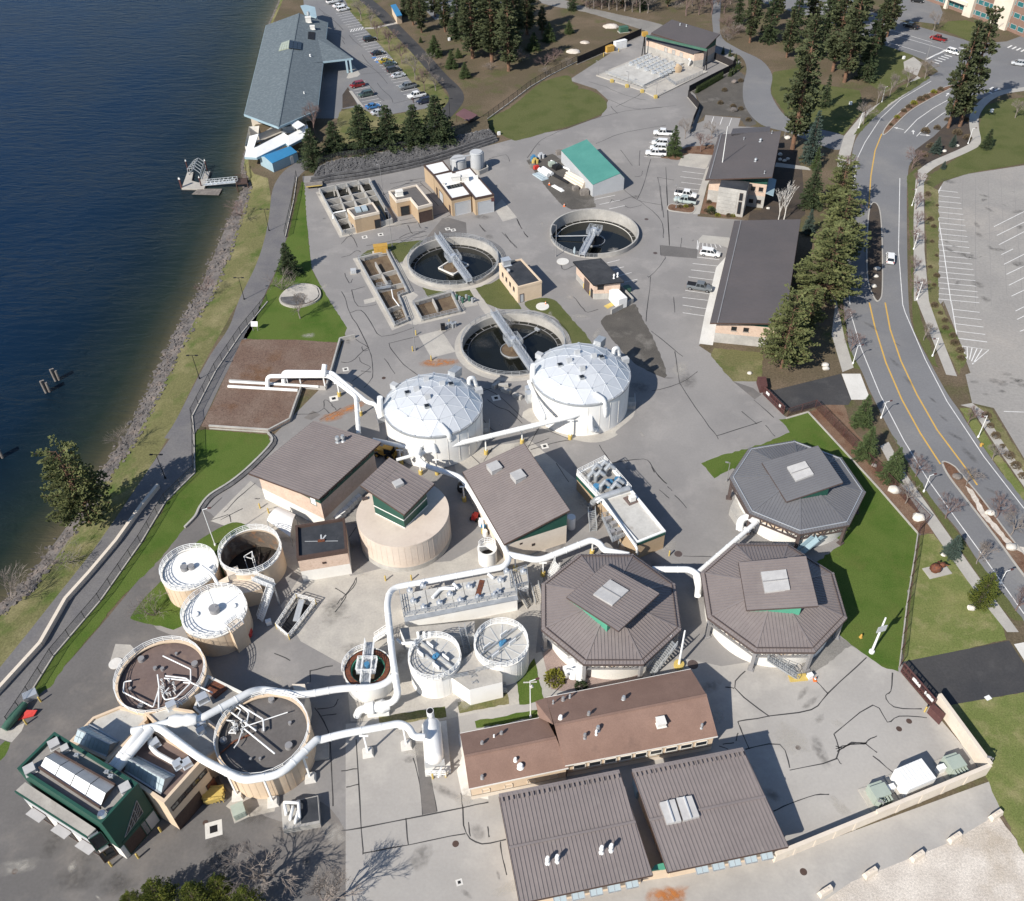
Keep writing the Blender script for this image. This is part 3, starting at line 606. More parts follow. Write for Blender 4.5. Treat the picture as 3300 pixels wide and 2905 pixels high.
mb=MB();ribbon(mb,W(smooth(A1(1850,960,1750,1030,1690,1130,1670,1300,1640,1450,1590,1600,1500,1790)+A4(1440,160,1330,330,1230,520,1130,720,1060,830),4,False)),5.2,.008);struct('river_path',mb,'path_asphalt')
sheet('river_path_south',A4(1010,830,1090,760,1150,700,1160,800,1163,1030,990,1200,840,1450,600,1800)+A7(320,330,180,550,20,800,-200,1100,-500,1400,-300,760,0,400,170,190)+A4(320,1790,550,1500,690,1300,885,1010),.009,'path_asphalt')
# raised bark bed of the odour filter with its concrete walls
bed_px=H3(285,60,600,62,835,80,800,235,772,335,625,338,588,440,558,528,442,588,100,568,50,560,120,420)
sheet('bark_bed',bed_px,.55,'wood_chips')
rw=Thing('retaining_wall','stepped grey concrete retaining wall holding the reddish bark bed','wall',g1(H3,600,400))
for seg in (H3(935,50,850,70,803,238,768,350,630,340),H3(630,340,592,445,562,532,442,595,100,572)):
    for a,b in zip(W(seg,0),W(seg,0)[1:]):
        mb=MB().beam((a.x,a.y,.4),(b.x,b.y,.4),.32,.9+.004*random.random());rw.part('wall_segment',mb,'wall_concrete')
a=[Vector((p.x,p.y,0))for p in W(H3(215,312,618,340),0)]
mb=MB().beam((a[0].x,a[0].y,.6),(a[1].x,a[1].y,.6),.5,.5);rw.part('dividing_wall',mb,'wall_concrete')
kw=Thing('kerb_wall','low curved concrete kerb wall edging the lawn beside the yard','wall',g1(A4,1380,1080))
kp=W(smooth(A4(1605,795,1625,850,1500,985,1380,1085,1255,1165,1197,1235,1168,1292,1108,1355),4,False))
mb=MB();kerb(mb,kp,.35,.4);kw.part('wall',mb,'wall_concrete')
mb=MB()
for off,h in ((.55,.25),):kerb(mb,[p+Vector((.5,-.35,0))for p in kp[:-8]],.7,.22);kw.part('stone_edge',mb,'rock_dark')
# dark stone terraces behind the screens building
ta=smooth(H1(-10,215,60,215,130,200,300,178,500,140,680,98,860,45,960,10,1060,-25,1110,-45),4,False)
tb=smooth(H1(60,150,90,128,200,98,300,85,450,55,600,30,720,0,840,-30,960,-58,1060,-80),4,False)
TA,TB=resample(W(ta),60),resample(W(tb),60)
tw=Thing('stone_terrace','dark stepped stone terrace wall along the north side of the yard','wall',TA[30])
blk=mk('block',MB().box((0,0,0),(1.05,.6,.55),0,(.9,.8)),'rock_dark')
for r_ in range(3):
    for i in range(59):
        t=r_*.13+.03;a=TA[i].lerp(TB[i],t);b=TA[i+1].lerp(TB[i+1],t);n_=max(1,int((b-a).length/1.12))
        for k in range(n_):
            p=a.lerp(b,(k+.5)/n_);tw.inst('block',blk,(p.x,p.y,.28+r_*.42),atan2(b.y-a.y,b.x-a.x)+random.uniform(-.08,.08),(random.uniform(.85,1.02),1,random.uniform(.85,1.1)))
mb=MB();n_=60
for i in range(60):
    for k in range(5):p=TA[i].lerp(TB[i],k/4+.05);mb.v.append(Vector((p.x,p.y,.05+.43*k)))
for i in range(59):
    for k in range(4):a=i*5+k;mb.f.append((a,a+1,a+6,a+5))
tw.part('stone_fill',mb,'rock_dark',fixn=False)
mb=MB()
for n_ in range(2600):
    i=rr.randrange(59);t=.3+.72*rr.random();p=TA[i].lerp(TB[i],t).lerp(TA[i+1].lerp(TB[i+1],t),rr.random());s_=rr.uniform(.15,.34);c8=[Vector((x*rr.uniform(.6,1.1)*s_,y*rr.uniform(.6,1.1)*s_,z*s_*.7))for x in (-1,1)for y in (-1,1)for z in (-1,1)];R_=Matrix.Rotation(rr.uniform(0,6.3),3,'Z');mb.add([Vector((p.x,p.y,.1+1.7*t))+R_@c for c in c8],[(1,5,7,3),(0,4,5,1),(2,3,7,6),(0,2,3,1),(4,6,7,5)])
tw.part('loose_stone',mb,'rock_dark',sm=False,kind='stuff')
mb=MB();kerb(mb,[Vector((p.x,p.y,0))for p in TB],.3,1.9);tw.part('top_kerb',mb,'concrete')
# trees' ground behind the terrace
pts=[Vector((p.x,p.y,0))for p in TB]+[Vector((p.x-1,p.y+9,0))for p in TB[::-1]]
o=sheet('terrace_top',None,1.85,'forest_floor',pts=pts)
# ================================================================ markings and sealed cracks (flat paint and tar on the paving)
def lines(parent,segs,wd,z,mat,name='painted_line'):
    mb=MB()
    for s_ in segs:ribbon(mb,W(s_),wd,z)
    return struct(name,mb,mat,parent)
def seq(f,x0,y0,x1,y1,dx0,dy0,dx1,dy1,n):
    """n stall lines: the first from (x0,y0) to (x1,y1); ends move on by (dx0,dy0) and (dx1,dy1)"""
    return [f(x0+dx0*i,y0+dy0*i,x1+dx1*i,y1+dy1*i)for i in range(n)]
ob=bpy.data.objects
lines(ob['boat_lot'],[F2(165,177,350,140),F2(190,202,375,165),F2(215,228,398,192),F2(240,258,425,220),F2(262,288,455,248),F2(285,318,480,280),F2(315,345,500,308),F2(335,378,520,345),F2(350,405,535,370),F2(385,437,555,402),F2(415,466,580,430),F2(440,500,620,465),F2(460,530,640,495),F2(487,562,685,525),F2(515,595,710,558),F2(540,627,735,590),F2(570,657,760,622),F2(600,690,790,655),F2(625,722,815,690),F2(655,770,850,725),F2(690,800,880,760),F2(720,835,905,800),F2(750,870,940,835),F2(780,905,970,870),F2(805,942,1000,905),F2(835,977,1040,935),F2(865,1015,1060,972),F2(895,1050,1095,1015),F2(925,1087,1120,1050),F2(990,1160,1190,1122),F2(1025,1200,1220,1160),F2(1060,1240,1250,1200),
   F2(360,1065,540,1025),F2(375,1100,570,1065),F2(390,1142,600,1098),F2(410,1178,625,1135),F2(435,1215,655,1172),F2(465,1255,685,1210),F2(495,1290,710,1248),F2(520,1330,740,1285),F2(560,1370,775,1328),F2(600,1410,800,1368)],.14,.008,'paint_white')
lines(ob['boat_lot'],[F2(350+34*i,405-7*i,375+34*i,368-6*i)for i in range(5)]+[F2(655+32*i,770-7*i,690+32*i,735-7*i)for i in range(5)],.3,.009,'paint_white','hatch_marking')
lines(ob['boat_lot'],[F2(625,735,675,725),F2(675,790,725,778)],1.3,.0085,'paint_blue','bay_marking')
lines(plant,[F5(330,665,580,695),F5(300,727,560,760),F5(275,793,545,825),F5(285,860,530,890),F5(240,925,505,955),F5(190,1060,470,1090),
   A3(70,1535,220,1552),A3(60,1575,210,1590),A3(50,1613,200,1630),A3(35,1655,190,1675),A3(15,1735,170,1758),A3(0,1778,150,1795),A6(0,25,150,48),A6(0,70,135,90),
   A2(1863,820,1950,835),A2(1840,850,1930,862),A2(1835,880,1900,890),A2(1810,935,1940,942),H2(605,523,758,492),H2(640,562,795,530),H2(710,597,832,570),
   C2(1070,742,1190,712),C2(1130,805,1232,780),C2(1185,865,1305,835),C2(1235,928,1363,900)],.14,.004,'paint_white')
lines(plant,[A3(90,1437,85,1500)]+[A3(100+22*i,1442+2*i,90+28*i,1495-3*i)for i in range(6)],.16,.0045,'paint_white','hatch_marking')
lines(ob['visitor_lot'],[F5(682,60,648,158),F5(790,68,755,165),F5(900,80,865,178)],.16,.013,'paint_white')
lines(ob['street'],[A3(1000,1820,985,1600,1000,1350,1017,1150,1042,950,1090,850,1185,705,1305,592,1485,485)],.16,.009,'paint_white','edge_line')
lines(ob['street'],[A6(1000,60,1065,280,1180,560,1320,830,1460,1060,1640,1310,1800,1530,2040,1870)],.16,.0092,'paint_white','edge_line')
lines(ob['street'],[A3(1298,1065,1290,1500,1315,1820)+A6(1330,70,1450,350,1580,600,1800,930,2040,1240)],.16,.0094,'paint_white','edge_line')
lines(ob['street'],[A3(1190,800,1150,900,1125,1050,1112,1245),A6(1115,10,1150,160,1215,370,1310,590,1420,790,1540,975),A6(1210,10,1240,170,1305,360,1400,560,1520,770,1700,1010,1760,1100)],.3,.0096,'paint_yellow','centre_line')
lines(ob['street'],[A3(1325,795,1400,715,1500,645,1600,590),A3(1398,815,1470,740,1560,675,1600,655)],.2,.0098,'paint_white','lane_line')
def arrow(px,ang,L=3.0):
    c=W(px)[0];d=Vector((cos(ang),sin(ang),0));n_=Vector((-d.y,d.x,0));mb=MB()
    ribbon(mb,[c-d*L/2,c+d*L*.15],.25,.0102);t=c+d*L/2
    mb.add([(*(c+d*L*.1+n_*.55).xy,.0104),(*(c+d*L*.1-n_*.55).xy,.0104),(*t.xy,.0104)],[(0,1,2)])
    struct('arrow_marking',mb,'paint_white',ob['street'])
arrow(A3(1290,768),2.6);arrow(A3(1378,790),1.3);arrow(A3(1450,808),-.2);arrow(A3(1582,565),1.0)
lines(ob['cross_street'],[F4(790,320,1240,450),F4(740,390,1120,505),F4(600,230,850,300,1180,400),F4(1240,450,1300,470)],.2,.006,'paint_white','lane_line')
lines(ob['cross_street'],[F4(1125,560,1310,470),F4(1670,855,1750,880)],.7,.0065,'paint_white','stop_line')
lines(ob['cross_street'],[F4(1295+dx,515+dy,1365+dx,535+dy)for dx,dy in ((0,0),(-30,15),(-60,30),(-92,47),(-122,64))]+[F4(1430,450,1490,462),F4(1450,430,1500,440)]+[F4(1890+42*i,450+12*i,1930+42*i,428+12*i)for i in range(4)]+[F4(1715+55*i,845+10*i,1755+55*i,820+10*i)for i in range(2)],.55,.007,'paint_white','crosswalk_bar')
lines(ob['east_lot'],[A3(1525,1137+32.5*i,1645+(8 if i else 0)+i*6,1150+33*i)for i in range(21)]+[A6(1615+i*7,50+43*i,1775+11*i,68+44*i)for i in range(5)]+[A6(1650,225,1820,246)],.16,.008,'paint_white')
lines(ob['east_lot'],[A3(1545,1115,1528,1150,1522,1250,1530,1320,1560,1500,1605,1820),A6(1605,0,1640,220),A6(1650,255,1700,350),A6(1660,268,1830,292,1730,378)]+[A6(1670+30*i,270+4*i,1690+12*i,330+10*i)for i in range(5)],.18,.0085,'paint_white','edge_line')
lines(ob['east_lot'],[A3(1860,1355,2060,1255),A3(1878,1407,2060,1318),A3(1890,1463,2060,1375),A3(1905,1522,1975,1488),A3(1920,1580,2060,1510),A3(1935,1640,2060,1580),A3(1950,1705,2060,1650),A3(1965,1770,2060,1725),A6(1990,60,2060,25),A6(2000,110,2060,80),A6(2015,182,2060,165),A6(1920,660,2060,665)],.16,.0088,'paint_white')
# tar-sealed cracks and joints
TAR=[
 A9(1100,342,870,555,770,655,520,692,330,725),A9(870,560,795,480),A9(520,692,310,525,375,420),A9(310,525,255,520),A9(330,725,355,790,397,888),A9(1255,430,1245,540,1212,568,1262,637,1430,648),A9(905,795,1135,625,1225,728,1295,690,1460,702),A9(905,795,920,945,640,1015),A9(920,945,950,978),A9(1135,928,1260,1030),A9(375,890,580,860,640,1000),A9(540,1260,640,1215,790,1165,875,1160),A9(915,870,960,880,1010,850,1095,855),A9(915,890,980,865,1040,860,1095,858),A9(920,905,1000,860,1095,852),A9(1095,855,1110,835,1160,810),A9(1095,855,1160,912),
 A8(90,830,120,1360,130,1520),A8(0,1020,100,1005),A8(0,1375,120,1360,720,1238,880,1205),A8(385,1300,400,1460),A8(130,1510,400,1460,740,1393),A8(715,1150,725,1240,745,1393,840,1455,985,1430),A8(760,1325,770,1410),A8(875,1350,885,1415),A8(950,1440,965,1550,990,1640),A8(430,940,470,1100,485,1280),A8(540,1090,570,1260),A8(30,1115,105,1100),
 A7(1850,420,1990,390),A7(1855,420,1855,490),A7(1640,315,1735,358),A7(1895,650,1995,635,2020,590),A7(1880,640,1960,780,1980,1000,1990,1230),A7(1920,690,2010,680),
 A5(1555,410,1700,530),A5(1540,860,1600,950),A5(1570,975,1750,950,1830,950,1875,1020,1940,1090),A5(1900,1130,1960,1180),A5(0,1480,90,1350),
 D1(0,178,265,105,430,-10),D1(265,105,490,440,610,595,625,628),D1(610,597,820,530,1040,462),D1(850,368,990,488),D1(1070,500,1160,602),D1(250,0,265,105),D1(960,258,1150,425),D1(0,890,30,940),D1(50,960,140,1050),D1(150,1075,190,1115),D1(215,1155,330,1275),D1(300,1730,560,1735),
 C2(1380,140,1560,290,1610,400,1612,498),C2(1640,0,1655,230,1675,575),C2(1585,0,1600,240),C2(1230,30,1380,140,1595,182),C2(1090,165,1120,130,1160,150,1310,105),C2(1240,190,1290,210,1405,182),C2(1490,875,1480,1000,1445,1310),C2(1630,675,1620,720,1490,870,1460,870),C2(1495,1400,1620,1500,1800,1650),C2(1725,1600,1750,1799),C2(745,1070,820,1160,880,1220,985,1190),C2(620,755,655,810,760,765),C2(1580,570,1592,665),C2(195,315,215,365,248,415),C2(80,460,140,540,198,600),C2(270,455,305,495),C2(1715,1070,1725,1225),C2(1790,500,1780,590),
 C1(0,870,40,940,80,1070,180,1240,265,1420,295,1520,298,1700,220,1799),C1(80,1075,190,1050,290,1170,390,1300,700,1220),C1(100,855,160,1010,340,995),C1(100,855,230,825),C1(0,540,80,520,150,470,190,490),C1(0,410,90,330,155,440),C1(465,1385,500,1450,600,1570,740,1675),C1(465,1385,490,1360,745,1305),C1(415,1515,515,1660),C1(0,1550,100,1545,190,1460,260,1410),C1(170,1500,200,1560,280,1600,200,1670,100,1740),C1(190,1640,290,1650),C1(140,1330,265,1415),C1(200,1400,210,1440,270,1430),C1(240,430,460,385,560,360,760,310),C1(560,350,680,300,820,290),C1(640,225,690,310,810,285),C1(740,200,770,260),C1(400,240,560,215,730,200),C1(690,350,770,345,830,320),C1(560,370,620,380,690,365),C1(30,690,80,790,110,750),
 A2(1110,945,1180,850,1230,820,1290,790,1480,720,1700,665,2000,630),A2(1480,490,1580,520,1700,570,1820,600),A2(880,950,980,925,1005,965),A2(1590,590,1750,650,1920,640),A2(1610,635,1650,680),A2(1520,860,1700,790,1940,750),A2(1670,895,1740,990),A2(1785,900,1780,990),A2(1850,950,1800,1120,1770,1190),A2(1755,1055,1790,1050,1800,1020),A2(1640,640,1720,600,1790,560),A2(1890,1060,1990,1075),A2(1890,1060,1900,1100,1925,1300),A2(1940,1000,1960,1460),A2(960,1390,1050,1480),A2(1050,1310,1080,1370),A2(830,1350,860,1385),A2(1090,1385,1115,1420),A2(380,1100,480,1085),A2(350,1320,470,1290),A2(480,1310,620,1270),
 H1(470,205,560,190,690,170),H1(480,235,600,200),H1(560,250,660,215),H1(300,480,500,455,640,430),H1(700,270,760,340),H1(650,200,720,260),H1(700,265,640,300),H1(1000,450,1040,490),
 A4(1990,620,1940,590,1935,640,1880,670,1770,680),A4(1935,640,1970,670),A4(1910,715,2040,640),A4(1980,620,2010,650),A4(1255,1245,1325,1175),A4(1340,1265,1420,1180,1525,1090),A4(1260,1310,1365,1278),A4(1320,1310,1450,1240),A4(1370,1275,1380,1320),A4(1520,1185,1555,1180),
 H6(0,345,40,290,62,245,0,205),H6(62,245,120,180,122,145),H6(10,300,38,262),A5(0,1790,60,1710,90,1655),A5(850,520,960,580,1080,700),A5(840,700,900,770,960,790),A5(1250,780,1370,830),A5(1100,900,1180,760),A5(1130,890,1260,850,1370,830),A5(830,545,900,520),A5(870,590,930,630,1000,660,1080,730),A5(700,850,860,1000),A5(900,880,850,960),
 A2(600,1310,680,1270),H5(535,145,600,240),H5(380,65,500,20),A9(240,860,305,850),A9(215,870,272,890),A9(330,790,320,840)]
mb=MB()
for s_ in TAR:
    P_=smooth(s_,3,False);jit=[(a+random.uniform(-1.2,1.2),b+random.uniform(-1.2,1.2))for a,b in P_]
    Wp=W(jit);ribbon(mb,Wp,[random.uniform(.10,.21)for _ in Wp],.0085)
struct('crack_sealant',mb,'tar',plant,kind='stuff')
mb=MB()
for s_ in [F2(0,170,140,260,260,380),F2(90,420,200,430,280,500),F2(330,440,400,520,500,600),F2(450,760,640,870,740,960,820,1060),F2(500,690,560,780,640,850),F2(480,940,700,920,850,905),F2(690,1050,750,1130,860,1230,890,1300),F2(570,1060,650,1150,700,1220,780,1280),F2(900,1310,1090,1265),F1(1540,90,1600,140,1700,200),F2(250,510,280,560)]:
    Wp=W(smooth(s_,3,False));ribbon(mb,Wp,.16,.0086)
struct('crack_sealant',mb,'tar',ob['boat_lot'],kind='stuff')
mb=MB()
for i in range(7):a=A3(1600+75*i,1075-8*i,1560+95*i,1830);ribbon(mb,W(a),.1,.0075)
for s_ in (A3(1530,1330,2060,1180),A3(1540,1480,2060,1330),A3(1560,1660,2060,1560)):ribbon(mb,W(s_),.08,.0078)
struct('paving_joint',mb,'asphalt',ob['east_lot'],kind='stuff')
# stains, patches, pads and covers set in the paving
def patch(name,px,mat,z=.0065,sm_n=0,parent=plant):return sheet(name,px,z,mat,parent=parent,sm_n=sm_n)
patch('asphalt_patch',A2(500,1430,600,1310,640,1300,745,1330,750,1400,640,1420,540,1460),'asphalt_dark')
patch('asphalt_patch',A2(1910,1465,2060,1480,2060,1538,1912,1525),'asphalt_dark')
patch('asphalt_patch',A3(-130,1465,90,1490,85,1545,-130,1528),'asphalt_dark',.0068)
patch('asphalt_patch',A4(1815,700,1870,655,1915,680,1860,712),'asphalt_dark',.0085)
patch('asphalt_patch',A8(435,850,500,850,540,1080,570,1265,487,1280,470,1100),'asphalt_dark',.0095)
patch('concrete_patch',A2(910,1240,960,1190,1050,1300,965,1325),'concrete')
patch('concrete_patch',C1(745,1295,960,1240,1010,1310,1105,1450,870,1510),'concrete')
patch('concrete_patch',C1(215,950,320,925,330,965,225,992),'concrete',.007)
patch('concrete_patch',A5(1080,690,1180,640,1460,790,1720,640,1745,690,1640,780,1650,800,1560,840,1440,840,1250,780),'concrete',.007,3)
patch('concrete_patch',A8(690,1020,720,930,700,800,830,770,880,1190,720,1160),'concrete_white',.0095)
patch('concrete_patch',A9(720,450,700,300,800,60,930,200,1010,268,780,440),'gravel_grey',.0095)
patch('concrete_patch',A7(690,260,780,265,830,320,700,410,650,400,660,360),'concrete',.0075)
patch('concrete_patch',A7(1350,1230,1420,1150,1660,1180,1640,1260,1450,1305),'concrete',.0095)
patch('concrete_patch',A7(-20,760,60,770,150,730,130,780,70,848,-20,820),'concrete',.0125)
stains(plant,[(g1(A8,1930,1770),3.0,.45,.1),(g1(A8,1990,1760),2.2,.5,.3),(g1(C1,960,1560),4.5,.3,.1),(g1(C1,870,1545),2.5,.4,.2),(g1(H4,490,20),3,.5,.5),(g1(A5,60,640),4,.3,.6)],'rust_stain',.0125)
rn=random.Random(4);L_=[];inyard=[Vector((p.x,p.y))for p in W(D0(620,380,1200,260,1380,420,1500,800,1390,1000,1500,1340,1900,1500,1300,1800,0,1799,250,1250,520,920))]
from mathutils.geometry import intersect_point_tri_2d
tri=tess(inyard)
while len(L_)<150:
    x,y=rn.uniform(0,3300),rn.uniform(400,2905);c=G(x,y)
    if any(intersect_point_tri_2d(c.xy,*(inyard[i]for i in t))for t in tri):L_.append((c,rn.uniform(.5,3.2),rn.uniform(.25,.8),rn.uniform(0,3)))
stains(plant,L_[:90],'stain_dark',.0135);stains(plant,L_[90:],'stain_pale',.0145)
stains(ob['east_lot'],[(g1(A3,rn.uniform(1560,2060),rn.uniform(1080,1800)),rn.uniform(.5,2.2),rn.uniform(.3,.8),rn.uniform(0,3))for _ in range(26)]+[(g1(A6,rn.uniform(1720,2060),rn.uniform(430,560)),rn.uniform(.5,1.6),.6,0)for _ in range(12)],'stain_dark',.0095)
stains(ob['street'],[(g1(A6,1150+k*70+rn.uniform(-40,90),150+k*110),rn.uniform(1,3),.25,rn.uniform(1.8,2.4))for k in range(12)],'stain_dark',.0105)
patch('gravel_patch',D3(180,1380,330,1350,560,1500,900,1560,1250,1600,1200,1660,700,1760,240,1771),'gravel_pink',.012,2)
patch('terrace_grass',H6(705,860,985,800,1000,870,715,925),'bank_grass',.012)
patch('terrace_grass',H6(250,945,630,885,640,945,260,1000),'bank_grass',.012)
patch('terrace_grass',E3(395,720,380,655,970,548,985,620),'grass_lush',.012)
patch('terrace_grass',E3(800,500,775,290,880,150,940,60,1030,440,990,475),'grass_lush',.012)
patch('walk_slab',E3(930,20,1010,0,1110,400,1040,440),'sidewalk',.014)
patch('pale_pad',H4(790,905,800,838,922,830,912,900),'concrete',.012)
def disc(name,c,r,mat,z=.012,n=24,parent=plant,h=0.0):
    mb=MB().cyl(c,r,z-.01,z+h,n);return struct(name,mb,mat,parent)
for f_,x,y,r in ((A9,690,880,.36),(A9,1293,768,.4),(A9,1353,722,.4),(A8,683,1455,.42),(A9,722,1622,.45),(D3,1815,1505,.8),(D3,1655,290,.65),(A7,1228,1328,.35),(A7,88,1620,.35),(C2,1535,647,.5),(C2,1450,320,.5),(C1,410,1705,.4)):disc('manhole_cover',g1(f_,x,y),r,'trim_brown' if r<.5 else 'steel_brown')
for f_,x,y,r in ((A7,692,378,1.35),(C2,642,730,2.0),(C2,445,1165,2.0)):disc('concrete_lid',g1(f_,x,y),r*.72,'concrete_white',.016,28,h=.1)
for f_,x,y,s_ in ((C1,225,343,1.3),(C1,380,318,1.3),(C1,1028,264,1.2),(C1,1082,275,1.2),(H3,880,232,1.2),(H3,812,400,1.6),(A5,925,580,1.6),(A5,1215,868,1.3),(A5,970,515,1.6),(A8,705,985+700,.8),(A7,1277,1367,2.1)):
    p=g1(f_,x,y);mb=MB().box((p.x,p.y,.012),(s_,s_,.02),.3);q=struct('drain_pad',mb,'concrete_white',plant)
    mb=MB().box((p.x,p.y,.027),(s_*.45,s_*.45,.012),.3);struct('drain_grate',mb,'black',q)
# ================================================================ builders for buildings and plant
def ccw(P):
    a=sum(P[i][0]*P[(i+1)% len(P)][1]-P[(i+1)% len(P)][0]*P[i][1]for i in range(len(P)))
    return list(P)if a>0 else list(reversed(P))
def inset(P,d):
    P=ccw(P);n=len(P);out=[]
    for i in range(n):
        a,b,c=Vector(P[i-1][:2]),Vector(P[i][:2]),Vector(P[(i+1)% n][:2])
        d1,d2=(b-a).normalized(),(c-b).normalized();n1,n2=Vector((-d1.y,d1.x)),Vector((-d2.y,d2.x))
        k=n1+n2;k*=d/max(.2,k.dot(n1));out.append(Vector((b.x+k.x,b.y+k.y,0)))
    return out
def ray(px):
    X=(px[0]-CX)/FPX;Y=-(px[1]-CY)/FPX
    return U(HCAM),Vector((X,cos(PITCH)+Y*sin(PITCH),-sin(PITCH)+Y*cos(PITCH)))
def onplane(px,P):
    n_=(P[1]-P[0]).cross(P[2]-P[0]);o_,d=ray(px);return o_+d*((P[0]-o_).dot(n_)/d.dot(n_))
def seam_roof(T,poly,d,sp,mat,name='roof_panel',split=True,parent=None,th=.1,rib=.08,rw=.06):
    P=[Vector(p)for p in poly];n_=U(0)
    for i in range(len(P)):n_+=(P[i]-P[0]).cross(P[(i+1)% len(P)]-P[0])
    n_.normalize()
    if n_.z<0:n_=-n_;P.reverse()
    d=Vector(d);d=(d-n_*d.dot(n_)).normalized();u=d.cross(n_)
    q=[((p-P[0]).dot(u),(p-P[0]).dot(d))for p in P];a0,a1=min(x[0]for x in q),max(x[0]for x in q)
    k=max(1,round((a1-a0)/sp));st_=(a1-a0)/k
    def clip(pl,lim,sign):
        out=[]
        for i in range(len(pl)):
            A,B=pl[i],pl[(i+1)% len(pl)];fa,fb=sign*(A[0]-lim),sign*(B[0]-lim)
            if fa>=0:out.append(A)
            if fa*fb<0:t=fa/(fa-fb);out.append((A[0]+t*(B[0]-A[0]),A[1]+t*(B[1]-A[1])))
        return out
    allmb=MB()
    for i in range(k):
        l0,l1=a0+i*st_,a0+(i+1)*st_;pl=clip(clip(q,l0,1),l1,-1)
        if len(pl)<3:continue
        mb=MB()if split else allmb;top=[P[0]+u*x+d*y for x,y in pl];m=len(top)
        mb.add(top+[p-n_*th for p in top],[tuple(range(m)),tuple(range(2*m-1,m-1,-1))]+[(j,m+j,m+(j+1)% m,(j+1)% m)for j in range(m)])
        pe=clip(pl,l0+rw,-1)
        if len(pe)>=3:
            bs=[y for x,y in pe];b0,b1=min(bs),max(bs)
            if b1-b0>.15:
                e=[P[0]+u*x+d*y+n_*.004 for x,y in ((l0+.004,b0+.01),(l0+rw,b0+.01),(l0+rw,b1-.01),(l0+.004,b1-.01))]
                mb.add(e+[p+n_*rib for p in e],[(4,5,6,7),(0,1,5,4),(1,2,6,5),(2,3,7,6),(3,0,4,7)])
        if split:T.p(name,mb,mat,parent)
    if not split:return T.p(name,allmb,mat,parent)
def fascia(T,P,th=.3,wd=.12,mat='trim_brown',name='fascia'):
    mb=MB()
    for i in range(len(P)):
        a,b=Vector(P[i]),Vector(P[(i+1)% len(P)]);mb.beam(a-U(th/2+.02),b-U(th/2+.02),wd,th)
    return T.p(name,mb,mat)
def flat_top(T,P,z,par=.45,mat='membrane_black',parmat='trim_brown',pw=.3,name='roof'):
    P=ccw(P);mb=MB();I=inset(P,pw*.9);mb.add([(p.x,p.y,z)for p in I],[]);mb.f=tess(I);r_=T.p(name,mb,mat)
    mb=MB()
    O,J=inset(P,-.06),inset(P,pw);n=len(P)
    vs=[(p.x,p.y,z-.35)for p in O]+[(p.x,p.y,z+par)for p in O]+[(p.x,p.y,z+par)for p in J]+[(p.x,p.y,z-.05)for p in J]
    fs=[(k*n+i,k*n+(i+1)% n,((k+1)% 4)*n+(i+1)% n,((k+1)% 4)*n+i)for k in range(3)for i in range(n)]
    mb.add(vs,fs);T.p('parapet',mb,parmat,r_);return r_
def walls(T,P,z0,z1,mat,name='wall',label=None):
    mb=MB()
    if isinstance(z1,(list,tuple)):
        n=len(P);mb.add([(p[0],p[1],z0)for p in P]+[(p[0],p[1],z)for p,z in zip(P,z1)],[(i,(i+1)% n,n+(i+1)% n,n+i)for i in range(n)])
    else:mb.prism(P,z0,z1,cap=False)
    return T.part(name,mb,mat,sm=False,label=label)
def opening(T,a,b,t,z,w_,h_,mat='glass_dark',frame='trim_brown',name='window',out=.06,sill=False):
    """window or door let into the wall line a-b at fraction t, outward to the right of a->b"""
    a,b=Vector((a[0],a[1],0)),Vector((b[0],b[1],0));d=(b-a).normalized();n_=Vector((d.y,-d.x,0));c=a.lerp(b,t)
    mb=MB();rz=atan2(d.y,d.x);f_=.09
    for dx,dz,sx,sz in ((-w_/2,0,f_,h_+f_),(w_/2,0,f_,h_+f_),(0,h_/2,w_+f_,f_),(0,-h_/2,w_+f_,f_)):
        q=c+d*dx+n_*(out/2);mb.box((q.x,q.y,z+dz),(sx,out+.05,sz),rz)
    o_=T.p(name,mb,frame)
    mb=MB();q=c+n_*.012;mb.box((q.x,q.y,z),(w_-.02,.03,h_-.02),rz);T.p('pane' if name=='window' else 'door_leaf',mb,mat,o_)
    if sill:
        mb=MB();q=c+n_*.1;mb.box((q.x,q.y,z-h_/2-.08),(w_+.25,.2,.08),rz);T.p('sill',mb,'concrete',o_)
    return o_
def railing(mb,pts,h=1.05,sp=1.6,w_=.06,rails=3,closed=False):
    P=[Vector(p)for p in pts]
    if closed:P=P+[P[0]]
    up=U(1)
    for a,b in zip(P,P[1:]):
        L=(b-a).length
        if L<.05:continue
        for k in range(rails):q=up*h*(1-k/rails);mb.beam(a+q,b+q,w_,w_)
        m=max(1,round(L/sp))
        for k in range(m):q=a.lerp(b,k/m);mb.beam(q,q+up*h,w_,w_)
    q=P[-1];mb.beam(q,q+up*h,w_,w_);return mb
def circle(c,r,z,n=36,a0=0.,a1=2*pi):
    m=n if abs(a1-a0)>6.28 else n+1
    return [Vector((c[0]+r*cos(a0+(a1-a0)*i/n),c[1]+r*sin(a0+(a1-a0)*i/n),z))for i in range(m)]
